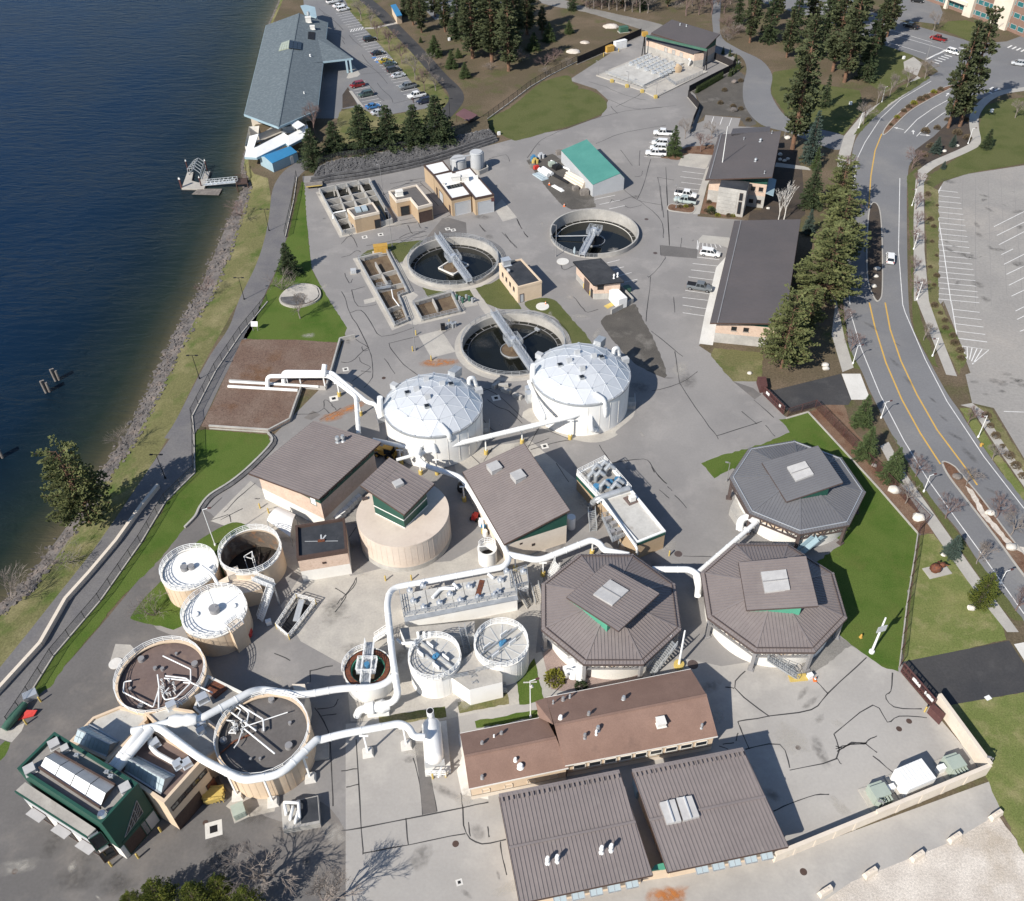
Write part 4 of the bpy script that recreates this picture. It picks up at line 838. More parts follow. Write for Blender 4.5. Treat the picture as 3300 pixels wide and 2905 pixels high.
def stairs(T,a,b,wd,n,mat='concrete',rail='galv',name='stair',steel=False):
    """flight from a (low) to b (high) with treads as parts and handrails"""
    a,b=Vector(a),Vector(b);d=b-a;dh=Vector((d.x,d.y,0));L=dh.length;dh.normalize();rz=atan2(dh.y,dh.x);s_=Vector((-dh.y,dh.x,0))
    mb=MB()
    for sg in (-1,1):mb.beam(a+s_*sg*wd/2,b+s_*sg*wd/2,.08,.25)
    fl=T.p(name,mb,rail if steel else mat)
    tr=mk('tread',MB().box((0,0,0),(L/n*1.1 if steel else L/n*1.02,wd,.06 if steel else d.z/n*.98)),rail if steel else mat,False)
    for i in range(n):p=a+d*((i+.5)/n);T.inst('tread',tr,p,rz,parent=fl)
    mb=MB()
    for sg in (-1,1):railing(mb,[a+s_*sg*wd/2,b+s_*sg*wd/2],1.0,1.2,.06,2)
    T.p('handrail',mb,rail,fl);return fl
def vent(T,p,h=.9,r=.28,mat='pipe_white',name='roof_vent',parent=None):
    mb=MB().cyl(p,r*.55,p[2]-.1,p[2]+h*.7,12);mb.cyl(p,r,p[2]+h*.6,p[2]+h,12,r*.7);mb.cyl(p,r*1.2,p[2]-.05,p[2]+.12,12,r*.7);return T.part(name,mb,mat,parent)
def hvac(T,p,d=(1.4,1.1,1.0),rz=0.,mat='alum',name='air_unit'):
    mb=MB().box((p[0],p[1],p[2]+d[2]/2),d,rz);mb.box((p[0],p[1],p[2]+d[2]+.06),(d[0]*1.12,d[1]*1.12,.1),rz);mb.box((p[0],p[1],p[2]+.05),(d[0]*1.25,d[1]*1.25,.1),rz);return T.p(name,mb,mat)
def pipe(T,path,r,mat='pipe_white',name='pipe',br=None,n=14,parent=None,flange=True):
    P=bend(path,br or r*2.6);mb=MB().tube(P,r,n);o_=T.part(name,mb,mat,parent)
    if flange:
        mb=MB();path=[Vector(p)for p in path]
        for a,b in zip(path,path[1:]):
            L=(b-a).length;k=int(L/2.6)
            for i in range(1,k+1):c=a.lerp(b,i/(k+1));d=(b-a).normalized()*.06;mb.tube([c-d,c+d],r*1.08,n)
        if mb.v:T.part('flange',mb,mat,o_)
    return o_
# ================================================================ process tanks
def fitc(px,z):
    """least-squares circle through surveyed rim points"""
    P=W(px,z);m=sum(P,Vector())/len(P);Q=[(p.x-m.x,p.y-m.y)for p in P]
    sxx=sum(x*x for x,y in Q);syy=sum(y*y for x,y in Q);sxy=sum(x*y for x,y in Q)
    u=sum(x*(x*x+y*y)for x,y in Q)/2;v=sum(y*(x*x+y*y)for x,y in Q)/2;D=sxx*syy-sxy*sxy
    a,b=(u*syy-v*sxy)/D,(v*sxx-u*sxy)/D
    return Vector((m.x+a,m.y+b,0)),sqrt(a*a+b*b+(sxx+syy)/len(Q))
# ---- two domed digesters
def digester(label,c,R,px_box,feats):
    T=Thing('digester',label,'tank',c,'domed digesters');zr=7.4
    mb=MB().cyl(c,R-.05,-.05,zr-.1,64,cap=False);T.part('wall',mb,'tank_white')
    sm_=mk('wall_seam',MB().box((0,0,0),(.07,.05,zr-1.2)),'wall_white',False)
    for i in range(26):a=2*pi*i/26;T.inst('wall_seam',sm_,(c.x+(R-.03)*cos(a),c.y+(R-.03)*sin(a),zr/2),a+pi/2)
    mb=MB().ring(c,R-.3,R+.12,zr-.28,zr+.1,64);T.part('rim',mb,'galv')
    h=4.0;rho=(R*R+h*h)/(2*h)
    def dome(r):return zr+.05+sqrt(max(0,rho*rho-r*r))-(rho-h)
    V={(0,0):Vector((c.x,c.y,dome(0)))}
    for k in range(1,5):
        r=(R-.1)*(k/4)**.96
        for i in range(5*k):a=2*pi*i/(5*k)+.35;V[k,i]=Vector((c.x+r*cos(a),c.y+r*sin(a),dome(r)))
    tris=[];edges=set()
    for k in range(4):
        for s_ in range(5):
            for j in range(k+1):
                o0,o1=s_*(k+1)+j,(s_*(k+1)+j+1)%(5*(k+1));i0=(s_*k+j)%(5*k)if k else 0
                tris.append(((k+1,o0),(k+1,o1),(k,i0)))
                if j<k:tris.append(((k,i0),(k+1,o1),(k,(s_*k+j+1)%(5*k))))
    for t in tris:
        p=[V[q]for q in t];g_=(p[0]+p[1]+p[2])/3;q=[g_+(x-g_)*.985 for x in p]
        n_=(q[1]-q[0]).cross(q[2]-q[0]).normalized();n_=n_ if n_.z>0 else -n_
        mb=MB();mb.add(q+[x-n_*.05 for x in q],[(0,1,2),(5,4,3),(0,3,4,1),(1,4,5,2),(2,5,3,0)]);T.p('dome_panel',mb,'dome_panel')
        for a_,b_ in ((0,1),(1,2),(2,0)):edges.add(tuple(sorted((t[a_],t[b_]))))
    mb=MB()
    for a_,b_ in edges:mb.beam(V[a_],V[b_],.09,.09)
    T.p('dome_frame',mb,'dome_panel')
    hub=mk('dome_hub',MB().cyl((0,0),.2,-.02,.09,12),'alum')
    for q in V.values():T.inst('dome_hub',hub,q)
    def on(px):
        o_,d=ray(px);t=(zr+1-HCAM)/d.z
        for _ in range(30):p=o_+d*t;r=hypot(p.x-c.x,p.y-c.y);t+=(dome(min(r,R))-p.z)/d.z*.7
        return o_+d*t
    for f_,x,y,dark in feats:
        p=on(f_(x,y)[0]);mb=MB()
        if dark:mb.box((p.x,p.y,p.z+.1),(.95,.95,.35),.35);o_=T.p('hatch',mb,'galv');mb=MB().box((p.x,p.y,p.z+.3),(.75,.75,.06),.35);T.p('hatch_glass',mb,'glass_dark',o_)
        else:mb.box((p.x,p.y,p.z+.25),(.95,.8,.7),.35,(1,.6));T.p('dome_vent',mb,'wall_grey')
    a=radians(63);p=Vector((c.x+(R-2.2)*cos(a),c.y+(R-2.2)*sin(a),0));e=Vector((c.x+(R+.3)*cos(a),c.y+(R+.3)*sin(a),0))
    mb=MB().beam((p.x,p.y,zr+1.9),(e.x,e.y,zr+1.5),1.5,1.7);o_=T.p('access_hatch',mb,'galv')
    for a in (radians(22),radians(148)):
        q=Vector((c.x+(R-.1)*cos(a),c.y+(R-.1)*sin(a),0));mb=MB().box((q.x,q.y,zr+.55),(1.3,1.0,1.1),a);T.p('edge_box',mb,'wall_grey')
    return T,dome
dl,domeL=digester('white domed digester tank left of its twin, beside the bark bed pipes',Vector((-19.55,127.5,0)),8.85,None,[(C3,518,638,0),(C3,513,705,1),(C3,436,580,0),(C3,370,606,1),(C3,625,540,0),(C3,690,543,1),(C3,507,508,0)])
dr,domeR=digester('white domed digester tank right of its twin, touching the lower clarifier',Vector((7.37,136.5,0)),9.25,None,[(C3,1650,430,0),(C3,1647,493,1),(C3,1555,372,0),(C3,1487,403,1),(C3,1735,338,0),(C3,1790,345,1),(C3,1612,312,0)])
for T,pts in ((dl,[C3(180,770),C3(190,640),C3(190,565)]),(dr,[C3(1285,530),C3(1283,440),C3(1282,365)])):
    P=[G(*pts[0][0],6.0),G(*pts[1][0],8.2),G(*pts[2][0],9.6)];P[1]=Vector((P[0].x,P[0].y,8));P[2]=Vector((P[0].x+.2,P[0].y+.1,10.2));pipe(T,P,.5,name='vent_pipe')
for T,a in ((dl,35),(dr,35)):
    c=T.base;R=8.9;d=Vector((cos(radians(a)),sin(radians(a)),0));q=c+d*(R-1.2)
    pipe(T,[q+U(8.2),q+U(9.9),q+d*1.0+U(9.7),q+d*1.7+U(6.5)],.38,name='gas_pipe')
for T,P in ((dr,[(1740,610,9.0),(1812,655,7.9),(1822,760,4.2),(1780,830,1.0)]),(dl,[(610,835,8.8),(675,905,7.8),(688,975,4.5),(665,1050,1.2)])):
    pipe(T,[g1(C3,x,y,z)for x,y,z in P],.48,name='overflow_pipe')
for T,L_ in ((dr,[(1790,870,2.2,1.4,1.3),(1730,880,1.0,1.0,.9),(1265,600,1.6,1.2,1.4),(1275,660,2.0,1.4,2.2)]),(dl,[(670,1085,2.2,1.4,1.3),(590,1080,1.2,1.2,1.5),(180,810,1.4,1.2,1.2)])):
    for x,y,a_,b_,h_ in L_:p=g1(C3,x,y);mb=MB().box((p.x,p.y,h_/2),(a_,b_,h_),.4);mb.cyl((p.x+.3,p.y),.35,h_,h_+.7,12);T.p('pump_box',mb,'alum')
p=g1(C3,1645,890);mb=MB().tube([(p.x,p.y,0),(p.x,p.y,5.2)],.17,10);dr.part('riser_pipe',mb,'blue_paint')
p=g1(C3,520,1095);mb=MB().tube([(p.x,p.y,0),(p.x,p.y,3.6)],.17,10);dl.part('riser_pipe',mb,'blue_paint')
for T,x,y in ((dr,2000,700),(dl,935,890)):
    p=g1(C3,x,y);mb=MB().prism([(p.x-.9,p.y-1.2),(p.x+.9,p.y-1.2),(p.x+.9,p.y+1.5),(p.x-.9,p.y+1.5)],0,.9,True);T.p('stair_well',mb,'wall_concrete')
    mb=MB();railing(mb,[(p.x-.9,p.y-1.2,.9),(p.x+.9,p.y-1.2,.9),(p.x+.9,p.y+1.5,.9)],1.0,.9);T.p('railing',mb,'galv')
# ---- three clarifiers
def clarifier(label,c,R,rim,wz,bridge,half=False,low=None):
    T=Thing('clarifier',label,'tank',c,'round clarifiers')
    if low:
        mb=MB().ring(c,R-.35,R,wz-.5,rim,64,low[1],low[0]+2*pi);T.part('wall',mb,'wall_concrete')
        mb=MB().ring(c,R-.33,R-.02,wz-.5,.25,40,low[0],low[1]);T.part('low_wall',mb,'wall_concrete')
        mb=MB();railing(mb,circle(c,R-.15,.25,16,*low),1.0,1.3);T.p('railing',mb,'galv')
    else:
        mb=MB().ring(c,R-.4,R,wz-.5,rim,72);T.part('wall',mb,'wall_concrete')
        mb=MB().ring(c,R,R+1.25,-.05,.03,72);T.part('apron',mb,'concrete')
        mb=MB();railing(mb,circle(c,R-.1,rim,44),1.05,1.7,.07,closed=True);T.p('railing',mb,'galv')
    mb=MB().cyl(c,R-.38,wz-.05,wz,72);T.part('water',mb,'basin_water')
    mb=MB().ring(c,R-1.5,R-1.4,wz-.3,wz+.12,72);T.part('weir',mb,'steel_grey' if not low else 'wall_white')
    mb=MB()
    for i in range(30):a=2*pi*i/30;mb.beam((c.x+(R-1.4)*cos(a),c.y+(R-1.4)*sin(a),wz+.02),(c.x+(R-.4)*cos(a),c.y+(R-.4)*sin(a),wz+.02),.1,.12)
    T.p('weir_bracket',mb,'steel_grey')
    # bridge
    a,b=bridge;d=(b-a).normalized();n_=Vector((-d.y,d.x,0));zz=rim+.55 if not low else 1.0
    up=U(zz);mb=MB()
    mb.beam(a+up,b+up,1.1,.08)
    for sg in (-1,1):mb.beam(a+up+n_*.6*sg-U(.25),b+up+n_*.6*sg-U(.25),.12,.5)
    br=T.p('bridge',mb,'alum')
    mb=MB()
    for sg in (-1,1):railing(mb,[a+up+n_*.6*sg,b+up+n_*.6*sg],1.0,1.5,.07,3)
    T.p('bridge_railing',mb,'alum',br)
    mb=MB()
    for k in range(int((b-a).length/.35)):q=a+d*(.35*k)+up+U(.05);mb.beam(q-n_*.5,q+n_*.5,.06,.03)
    T.p('grating',mb,'steel_grey',br)
    mb=MB().cyl(c,2.6 if not low else 2.2,wz-.2,wz+.1,28);mb.cyl(c,.5,wz,zz,16);T.part('center_well',mb,'scum' if not low else 'black')
    mb=MB().ring(c,2.6,2.72,wz-.2,wz+.3,32);mb.box((c.x,c.y,zz+.02),(3.2,3.2,.12),atan2(d.y,d.x));T.p('platform',mb,'galv')
    mb=MB();R2=Matrix.Rotation(atan2(d.y,d.x),3,'Z');sq=[c+R2@Vector((x,y,zz))for x,y in ((-1.6,-1.6),(1.6,-1.6),(1.6,1.6),(-1.6,1.6))];railing(mb,sq,1.0,1.0,.07,3,True);T.p('platform_railing',mb,'galv')
    mb=MB().cyl(c,.55,zz+.05,zz+.9,14);mb.box((c.x+.4,c.y+.2,zz+.5),(.7,.5,.5));T.part('drive_motor',mb,'alum')
    return T
cA=CL[0];dA=(g1(C1,1220,790)-g1(C1,925,370)).normalized();t1=clarifier('upper left round clarifier with dark water and a full-width bridge',cA[0],cA[1],.9,-1.1,(cA[0]-dA*11,cA[0]+dA*10.9))
c=cA[0];R2=Matrix.Rotation(.9,3,'Z');mb=MB();sq=[c+R2@Vector((x,y,-.85))for x,y in ((-2.7,-2.3),(2.7,-2.3),(2.7,2.3),(-2.7,2.3))]
for a,b in zip(sq,sq[1:]+sq[:1]):mb.beam(a,b,.28,.35)
t1.p('baffle_frame',mb,'wall_white')
cC=CL[2];dC=(g1(C3,1255,460)-g1(C3,985,60)).normalized();t3=clarifier('lower round clarifier with dark water, partly behind the right dome',cC[0],cC[1],.35,-1.5,(cC[0]-dC*11.4,cC[0]+dC*11.3))
mb=MB();cc_=cC[0];mb.tube([(cc_.x,cc_.y+2,-1.3),(cc_.x+3,cc_.y+5,-1.25),(cc_.x+5,cc_.y+7,-1.2)],.12,8);mb.box((cc_.x+5,cc_.y+7,-1.15),(.7,1.2,.35),.7);t3.part('scum_arm',mb,'galv')
cB=CL[1];q=g1(C2,830,690);dB=(q-cB[0]);dB.z=0;dB.normalize();t2=clarifier('upper right round clarifier with high bare concrete wall and half bridge',cB[0],cB[1],1.25,-1.6,(cB[0]+dB*11.2,cB[0]-dB*1.0),low=(radians(192),radians(272)))
mb=MB();cc_=cB[0];mb.tube([(cc_.x-1,cc_.y+.8,-.6),(cc_.x-9.6,cc_.y+1.2,-1.0)],.14,8);t2.part('skimmer_arm',mb,'galv')
# ---- aeration basins
def basin(label,px,rim,wz,liq,inner,rails,div=True):
    P=ccw(W(px));c=sum(P,Vector())/len(P);T=Thing('aeration_basin',label,'basin',(c.x,c.y,0),'sunken basins')
    O=inset(P,-.35);n=len(P);mb=MB()
    vs=[(p.x,p.y,-.1)for p in O]+[(p.x,p.y,rim)for p in O]+[(p.x,p.y,rim)for p in P]+[(p.x,p.y,wz-.6)for p in P]
    mb.add(vs,[(k*n+i,k*n+(i+1)% n,(k+1)*n+(i+1)% n,(k+1)*n+i)for k in range(3)for i in range(n)]);T.p('wall',mb,'wall_concrete')
    mb=MB();mb.add([(p.x,p.y,wz)for p in P],[]);mb.f=tess(P);T.p('liquid',mb,liq)
    O2=inset(P,-1.1);mb=MB();mb.add([(p.x,p.y,.013)for p in O]+[(p.x,p.y,.013)for p in O2],[(i,(i+1)% n,n+(i+1)% n,n+i)for i in range(n)]);T.p('apron',mb,'concrete')
    for a,b in inner:a,b=G(*a,0),G(*b,0);mb=MB().beam((a.x,a.y,(wz+rim-.3)/2),(b.x,b.y,(wz+rim-.3)/2),.3,rim-wz+.3);T.p('dividing_wall',mb,'wall_concrete')
    mb=MB()
    for seg in rails:railing(mb,W(seg,rim),1.0,1.5,.07,3)
    T.p('railing',mb,'galv');return T
b1=basin('long narrow aeration basin with brown scum beside the upper left clarifier',BAS1,.45,-.7,'scum',[(C1(330,600,460,800)[0],C1(330,600,450,810)[1]),C1(285,740,540,670),C1(350,860,600,800),C1(440,1060,590,1000)],[C1(165,562,290,530),C1(440,492,640,880,545,915),C1(165,562,520,1200,640,1150,560,930)])
b2=basin('small square scum basin in front of the upper left clarifier',BAS2,.45,-.6,'scum',[C1(880,945,930,1050)],[C1(695,992,1060,888,1145,1062),C1(695,992,782,1150,1140,1064)])
mb=MB();P=W(C1(400,1010,545,970,600,1080,470,1130,410,1050));mb.add([(p.x,p.y,-.685)for p in P],[]);mb.f=tess(P);b1.p('foam',mb,'foam')
mb=MB();a,b=g1(C1,340,840,.5),g1(C1,480,815,.5);mb.beam(a,b,1.1,.1);railing(mb,[a+Vector((0,.6,0)),b+Vector((0,.6,0))],1.0,1.2);railing(mb,[a-Vector((0,.6,0)),b-Vector((0,.6,0))],1.0,1.2);b1.p('footbridge',mb,'galv')
mb=MB();P=[g1(C1,485,850,.9),g1(C1,500,930,.9),g1(C1,560,1010,.9)];mb.tube(P,.12,8);b1.part('pipe',mb,'pipe_white')
b3=basin('open screening channels with black water beside the small tan screen house',BAS3,1.3,-.2,'basin_water',[H1(100,330,385,268),H1(120,365,400,300),H1(150,415,300,380),H1(170,450,240,432),H1(150,238,250,490),H1(215,225,330,470),H1(285,212,420,440)],[H1(62,262,348,202,432,350),H1(62,262,195,508)])
for p_ in (H1(212,225,222,262),H1(140,248,150,290),H1(283,212,292,248)):
    a,b=G(*p_[0],1.3),G(*p_[1],.2);mb=MB().beam(a,Vector((a.x,a.y,-.1)),.3,.3);b3.p('baffle',mb,'wall_concrete')
pipe(b3,[g1(H1,135,415,.5),g1(H1,135,380,1.6),g1(H1,210,365,1.6)],.2)
# ---- covered and open tanks
def tank(name,label,c,R,z,wall,top,topz=None,rail=True,group=None,n=56,lip=.25,open_=False,rib=0):
    T=Thing(name,label,'tank',c,group)
    if open_:mb=MB().ring(c,R-.25,R,0,z,n);T.part('wall',mb,wall)
    else:mb=MB().cyl(c,R,-.02,z-.06,n,cap=False);T.part('wall',mb,wall)
    mb=MB().ring(c,R-lip,R+.08,z-.12,z+.06,n);T.part('rim',mb,'wall_white' if 'white' in wall or 'white' in top else wall)
    if not open_:mb=MB().cyl(c,R-lip*.6,z-.4,topz if topz is not None else z-.02,n);T.part('cover',mb,top)
    if rib:
        pan=mk('wall_rib',MB().box((0,0,0),(.03,.03,z-.2)),wall,False)
        for i in range(rib):a=2*pi*i/rib;T.inst('wall_rib',pan,(c.x+(R+.01)*cos(a),c.y+(R+.01)*sin(a),z/2),a+pi/2)
    if rail:mb=MB();railing(mb,circle(c,R-.05,z+.06,28),1.05,1.5,.07,3,True);T.p('railing',mb,'pipe_white')
    return T
cA_,rA=fitc(C4(448,400,480,320,560,255,700,222,850,260,900,350,470,500,560,570,700,575),4.6)
cB_,rB=fitc(C4(612,760,640,690,690,920,800,965,900,960,1000,925,1080,855,1140,740,1130,670),4.6)
cC_,rC=fitc(C4(928,270,940,200,1020,110,1150,65,1300,80,1400,160,1425,250,1360,370,1250,420,1000,400,1100,440),4.6)
tA=tank('covered_tank','tan tank with a white dished cover and ring of white railing nearest the lawn',cA_,rA,4.6,'tank_tan','roof_white',4.35,group='tan tanks by the lower lawn',rib=30)
tB=tank('covered_tank','tan tank with flat white cover and a mixer in its middle',cB_,rB,4.6,'tank_tan','roof_white',4.5,group='tan tanks by the lower lawn',rib=30)
tC=tank('open_tank','open tan tank with blackened floor and rust-streaked inside',cC_,rC,4.6,'tank_tan','roof_white',open_=True,group='tan tanks by the lower lawn')
mb=MB().cyl(cC_,rC-.27,.05,4.3,48,cap=False);tC.part('lining',mb,'stain_inside')
mb=MB().cyl(cC_,rC-.3,.02,.5,48);tC.part('sludge',mb,'sludge_black')
mb=MB();q=cC_+Vector((.6,-.9,0));mb.cyl(q,.55,.5,1.2,16);tC.part('center_hub',mb,'steel_grey')
mb=MB()
for k in range(9):a=k*.33-.9;mb.beam(q+U(.9),q+Vector((3.6*cos(a),3.6*sin(a)+.2,.75)),.16,.2)
tC.p('radial_arm',mb,'steel_brown')
mb=MB();a,b,d=[cC_+Vector(v)for v in ((-1.6,.6,2.6),(-.2,.2,2.5),(-.4,1.4,2.9))]
for x,y in ((a,b),(b,d),(d,a),(a,a-Vector((-.4,.8,2))),(b,b-Vector((-.5,1.2,1.9))),(d,b-Vector((-.7,1.0,1.9)))):mb.beam(x,y,.1)
tC.p('scraper_frame',mb,'pipe_white')
for T,c,R,L_ in ((tA,cA_,rA,[(.2,.3,.5,.5),(-.8,0,.55,.6),(-1.7,.7,.35,.35)]),(tB,cB_,rB,[(0,.2,.75,.9),(-2.7,-.5,.5,.25),(2.5,1.0,.45,.3)])):
    for dx,dy,r_,h_ in L_:mb=MB().cyl((c.x+dx,c.y+dy),r_,4.3,4.5+h_,18);T.part('manway',mb,'roof_white' if h_<.5 else 'steel_grey')
pipe(tA,[g1(C4,770,375,5.4),g1(C4,860,440,5.6),g1(C4,905,520,5.0),g1(C4,915,540,3.0)],.25,name='overflow_pipe')
mb=MB();p=cB_+Vector((.2,.3,4.5));mb.tube([p,p+U(5.2)],.05,6);tB.part('mast',mb,'galv')
p=g1(C4,1045,870,4.6);mb=MB().box((p.x,p.y,2.4),(2.2,1.7,4.8),.9);tB.p('stair_tower',mb,'tank_tan')
mb=MB();R2=Matrix.Rotation(.9,3,'Z');railing(mb,[Vector((p.x,p.y,4.8))+R2@Vector(v)for v in ((-1.1,-.8,0),(1.1,-.8,0),(1.1,.8,0),(-1.1,.8,0))],1,.8,.06,3,True);tB.p('landing_railing',mb,'pipe_white')
# pump house wedged between the tanks, with outside stair
P=W(C4(900,500,1010,440,1230,470,1270,560,1110,600,1020,560),3.4);c=sum(P,Vector())/len(P)
T=Thing('pump_house','low tan pump house wedged between the three tan tanks','building',(c.x,c.y,0))
walls(T,ccw(P),0,3.4,'tank_tan');mb=MB();mb.add([(p.x,p.y,3.4)for p in P],[]);mb.f=tess(P);T.p('roof',mb,'wall_pale')
p=g1(C4,1045,460,3.4);hvac(T,p,(1.6,1.2,1.3),.5,'wall_pale')
e=[g1(C4,1110,600,0),g1(C4,1270,560,0)];opening(T,e[0],e[1],.5,1.4,1.1,2.1,'glass_dark',name='door')
T=Thing('steel_stair','white steel stair tower climbing to the open tan tank','stair',g1(C4,1270,820))
stairs(T,g1(C4,1255,820),g1(C4,1345,560,4.4),1.0,16,rail='pipe_white',steel=True)
mb=MB();a,b,d=g1(C4,1370,540,4.4),g1(C4,1200,470,4.7),g1(C4,1180,450,4.7);mb.beam(a,b,1.1,.1);mb.beam((a.x,a.y,4.4),(a.x,a.y,0),.2);T.p('landing',mb,'galv')
mb=MB()
for sg in (-.55,.55):o_=Vector((0,sg,0));railing(mb,[a+o_,b+o_],1,1,.07,3)
T.p('landing_railing',mb,'pipe_white')
T=Thing('steel_stair','white railed stairwell sunk in the yard beside the open tan tank','stair',g1(C4,1480,850))
pts=W(C4(1395,890,1500,980,1720,690,1560,640));mb=MB().prism(ccw(pts),.01,.35,False);T.p('kerb_wall',mb,'wall_concrete')
mb=MB();railing(mb,[Vector((p.x,p.y,.3))for p in pts],1.05,1,.08,3,True);T.p('railing',mb,'pipe_white')
i_=inset(pts,.5);mb=MB();mb.add([(p.x,p.y,.02)for p in i_],[]);mb.f=tess(i_);T.p('stair_opening',mb,'black')
mb=MB();a,b=g1(C4,1600,650,1.1),g1(C4,1550,830,.2);mb.beam(a,b,.9,.2);T.p('flight',mb,'galv')
post=mk('yellow_post',MB().beam((0,0,0),(0,0,1.35),.12),'yellow',False)
for p in pts:T.inst('yellow_post',post,(p.x,p.y,0))
# ---- two large flat-topped digester tanks with roof piping
c1_,r1=fitc(C4(50,1400,70,1290,150,1160,300,1050,500,995,660,1010,770,1090,830,1230,100,1540,250,1590,450,1575),4.6)
c2_,r2=fitc(C5(1020,760,1060,900,1180,1010,1400,1040,1600,1000,1750,880,1870,700,1885,560,1840,420,1700,290,1550,255,1350,270),5.6)
u1=tank('old_digester','round tank with reddish brown flat roof and rusty rim by the asphalt yard',c1_,r1,4.6,'tank_tan','roof_tar_brown',4.1,group='flat-roofed digesters',lip=.35,rib=40)
u2=tank('old_digester','round tank with dark grey flat roof ringed by looping white duct',c2_,r2,5.6,'wall_cream','roof_tar_grey',5.1,group='flat-roofed digesters',lip=.35,rib=40)
rs=random.Random(5)
for T,f_,z,runs in ((u1,C4,4.5,[[(450,1115),(680,1225),(680,1320)],[(405,1270),(420,1380),(370,1540),(120,1415),(130,1330),(190,1320)],[(470,1280),(640,1300),(690,1340),(860,1420)],[(460,1300),(660,1320)],[(620,1335),(680,1340),(560,1460),(470,1480),(445,1440),(500,1380)],[(415,1555),(415,1380)],[(470,1620),(475,1500),(580,1490),(610,1520)]]),
    (u2,C5,5.5,[[(1110,500),(1185,510),(1180,560),(1130,620)],[(1265,565),(1685,425)],[(1270,575),(1565,815)],[(1225,350),(1320,430),(1290,560)],[(1225,350),(1455,490),(1460,600)],[(1120,400),(1390,600)],[(1260,590),(1220,710),(1180,760)],[(1170,360),(1245,400),(1215,460)],[(1130,620),(1200,620)]])):
    for r_ in runs:pipe(T,[g1(f_,x,y,z+.35)for x,y in r_],rs.uniform(.07,.11),'pipe_white',n=8,flange=False)
    for k in range(14):
        x,y=((rs.uniform(430,560),rs.uniform(1330,1450))if T is u1 else (rs.uniform(1170,1290),rs.uniform(530,620)))
        p=g1(f_,x,y,z);mb=MB().cyl(p,.09,z-.3,z+.6,8);mb.cyl(p,.15,z+.45,z+.6,8);T.part('valve',mb,'pipe_white')
for T,f_,z,L_ in ((u1,C4,4.1,[(275,1150,.5),(718,1190,.5),(565,1105,.22),(390,1225,.3),(450,1230,.3),(185,1395,.25),(270,1540,.45)]),(u2,C5,5.1,[(1535,315,.45),(1710,535,.25),(1700,750,.55),(1085,700,.5),(1380,590,.3),(1460,600,.3),(1430,870,.2),(1340,875,.2)])):
    for x,y,r_ in L_:p=g1(f_,x,y,z);mb=MB().cyl(p,r_,z-.05,z+.35+r_*.3,16,r_*.9);T.part('roof_vent',mb,'steel_grey')
mb=MB().tube([g1(C5,1035,825,5.3),g1(C5,1180,700,5.3),g1(C5,1340,630,5.4)],.13,8);u2.part('red_pipe',mb,'sculpture_rust')
p=g1(C5,1870,400,0);mb=MB();P=W(C5(1780,330,1900,330,1915,440,1890,560,1840,450));mb.prism(ccw(P),0,4.6,True);u2.p('stair_tower',mb,'wall_pale')
mb=MB().box(g1(C5,1980,800,.25),(2.6,2.2,.5),.15);u2.p('plinth',mb,'concrete')
# ---- big round tank with the green tower
cR,rR=fitc(H4(612,560,650,640,720,700,830,724,950,715,1060,650,1113,500),6.0)
T=Thing('round_tank','large pinkish tan round tank with a green penthouse on top','tank',cR)
mb=MB().cyl(cR,rR,-.02,6.0,72,cap=False);T.part('wall',mb,'tank_pinktan')
pan=mk('wall_seam',MB().box((0,0,0),(.05,.05,4.4)),'tank_pinktan',False)
for i in range(48):a=2*pi*i/48;T.inst('wall_seam',pan,(cR.x+(rR+.0)*cos(a),cR.y+(rR+.0)*sin(a),3.8),a+pi/2)
mb=MB().cyl(cR,rR+.06,-.02,1.0,72,rR+.05);T.part('plinth',mb,'wall_concrete')
mb=MB().cyl(cR,rR+.04,5.75,6.03,72);T.part('roof_slab',mb,'tank_pinktan')
mb=MB().box(g1(H4,665,465,6.2),(.9,.5,.3),.4);T.p('roof_hatch',mb,'steel_brown')
base=W(H4(882,626,722,545,820,440,1000,500),6.0);R4=rect(base[1],base[0],base[3]);rp=W(H4(640,392,797,243,1040,385,878,552),[11.3,11.3,9.6,9.6])
walls(T,R4,6.0,[10.9,9.4,9.4,10.9],'green_metal','penthouse_wall')
mb=MB().prism(inset(R4,-.04),6.0,6.22,False);mb.prism(inset(R4,-.04),7.7,7.95,False);T.p('white_band',mb,'wall_white')
seam_roof(T,rp,rp[2]-rp[1],.62,'roof_brown');fascia(T,rp,.3)
q=onplane(H4(845,388)[0],rp);mb=MB().box((q.x,q.y,q.z+.2),(1.5,1.3,.5),.6);T.p('roof_hatch',mb,'skylight')
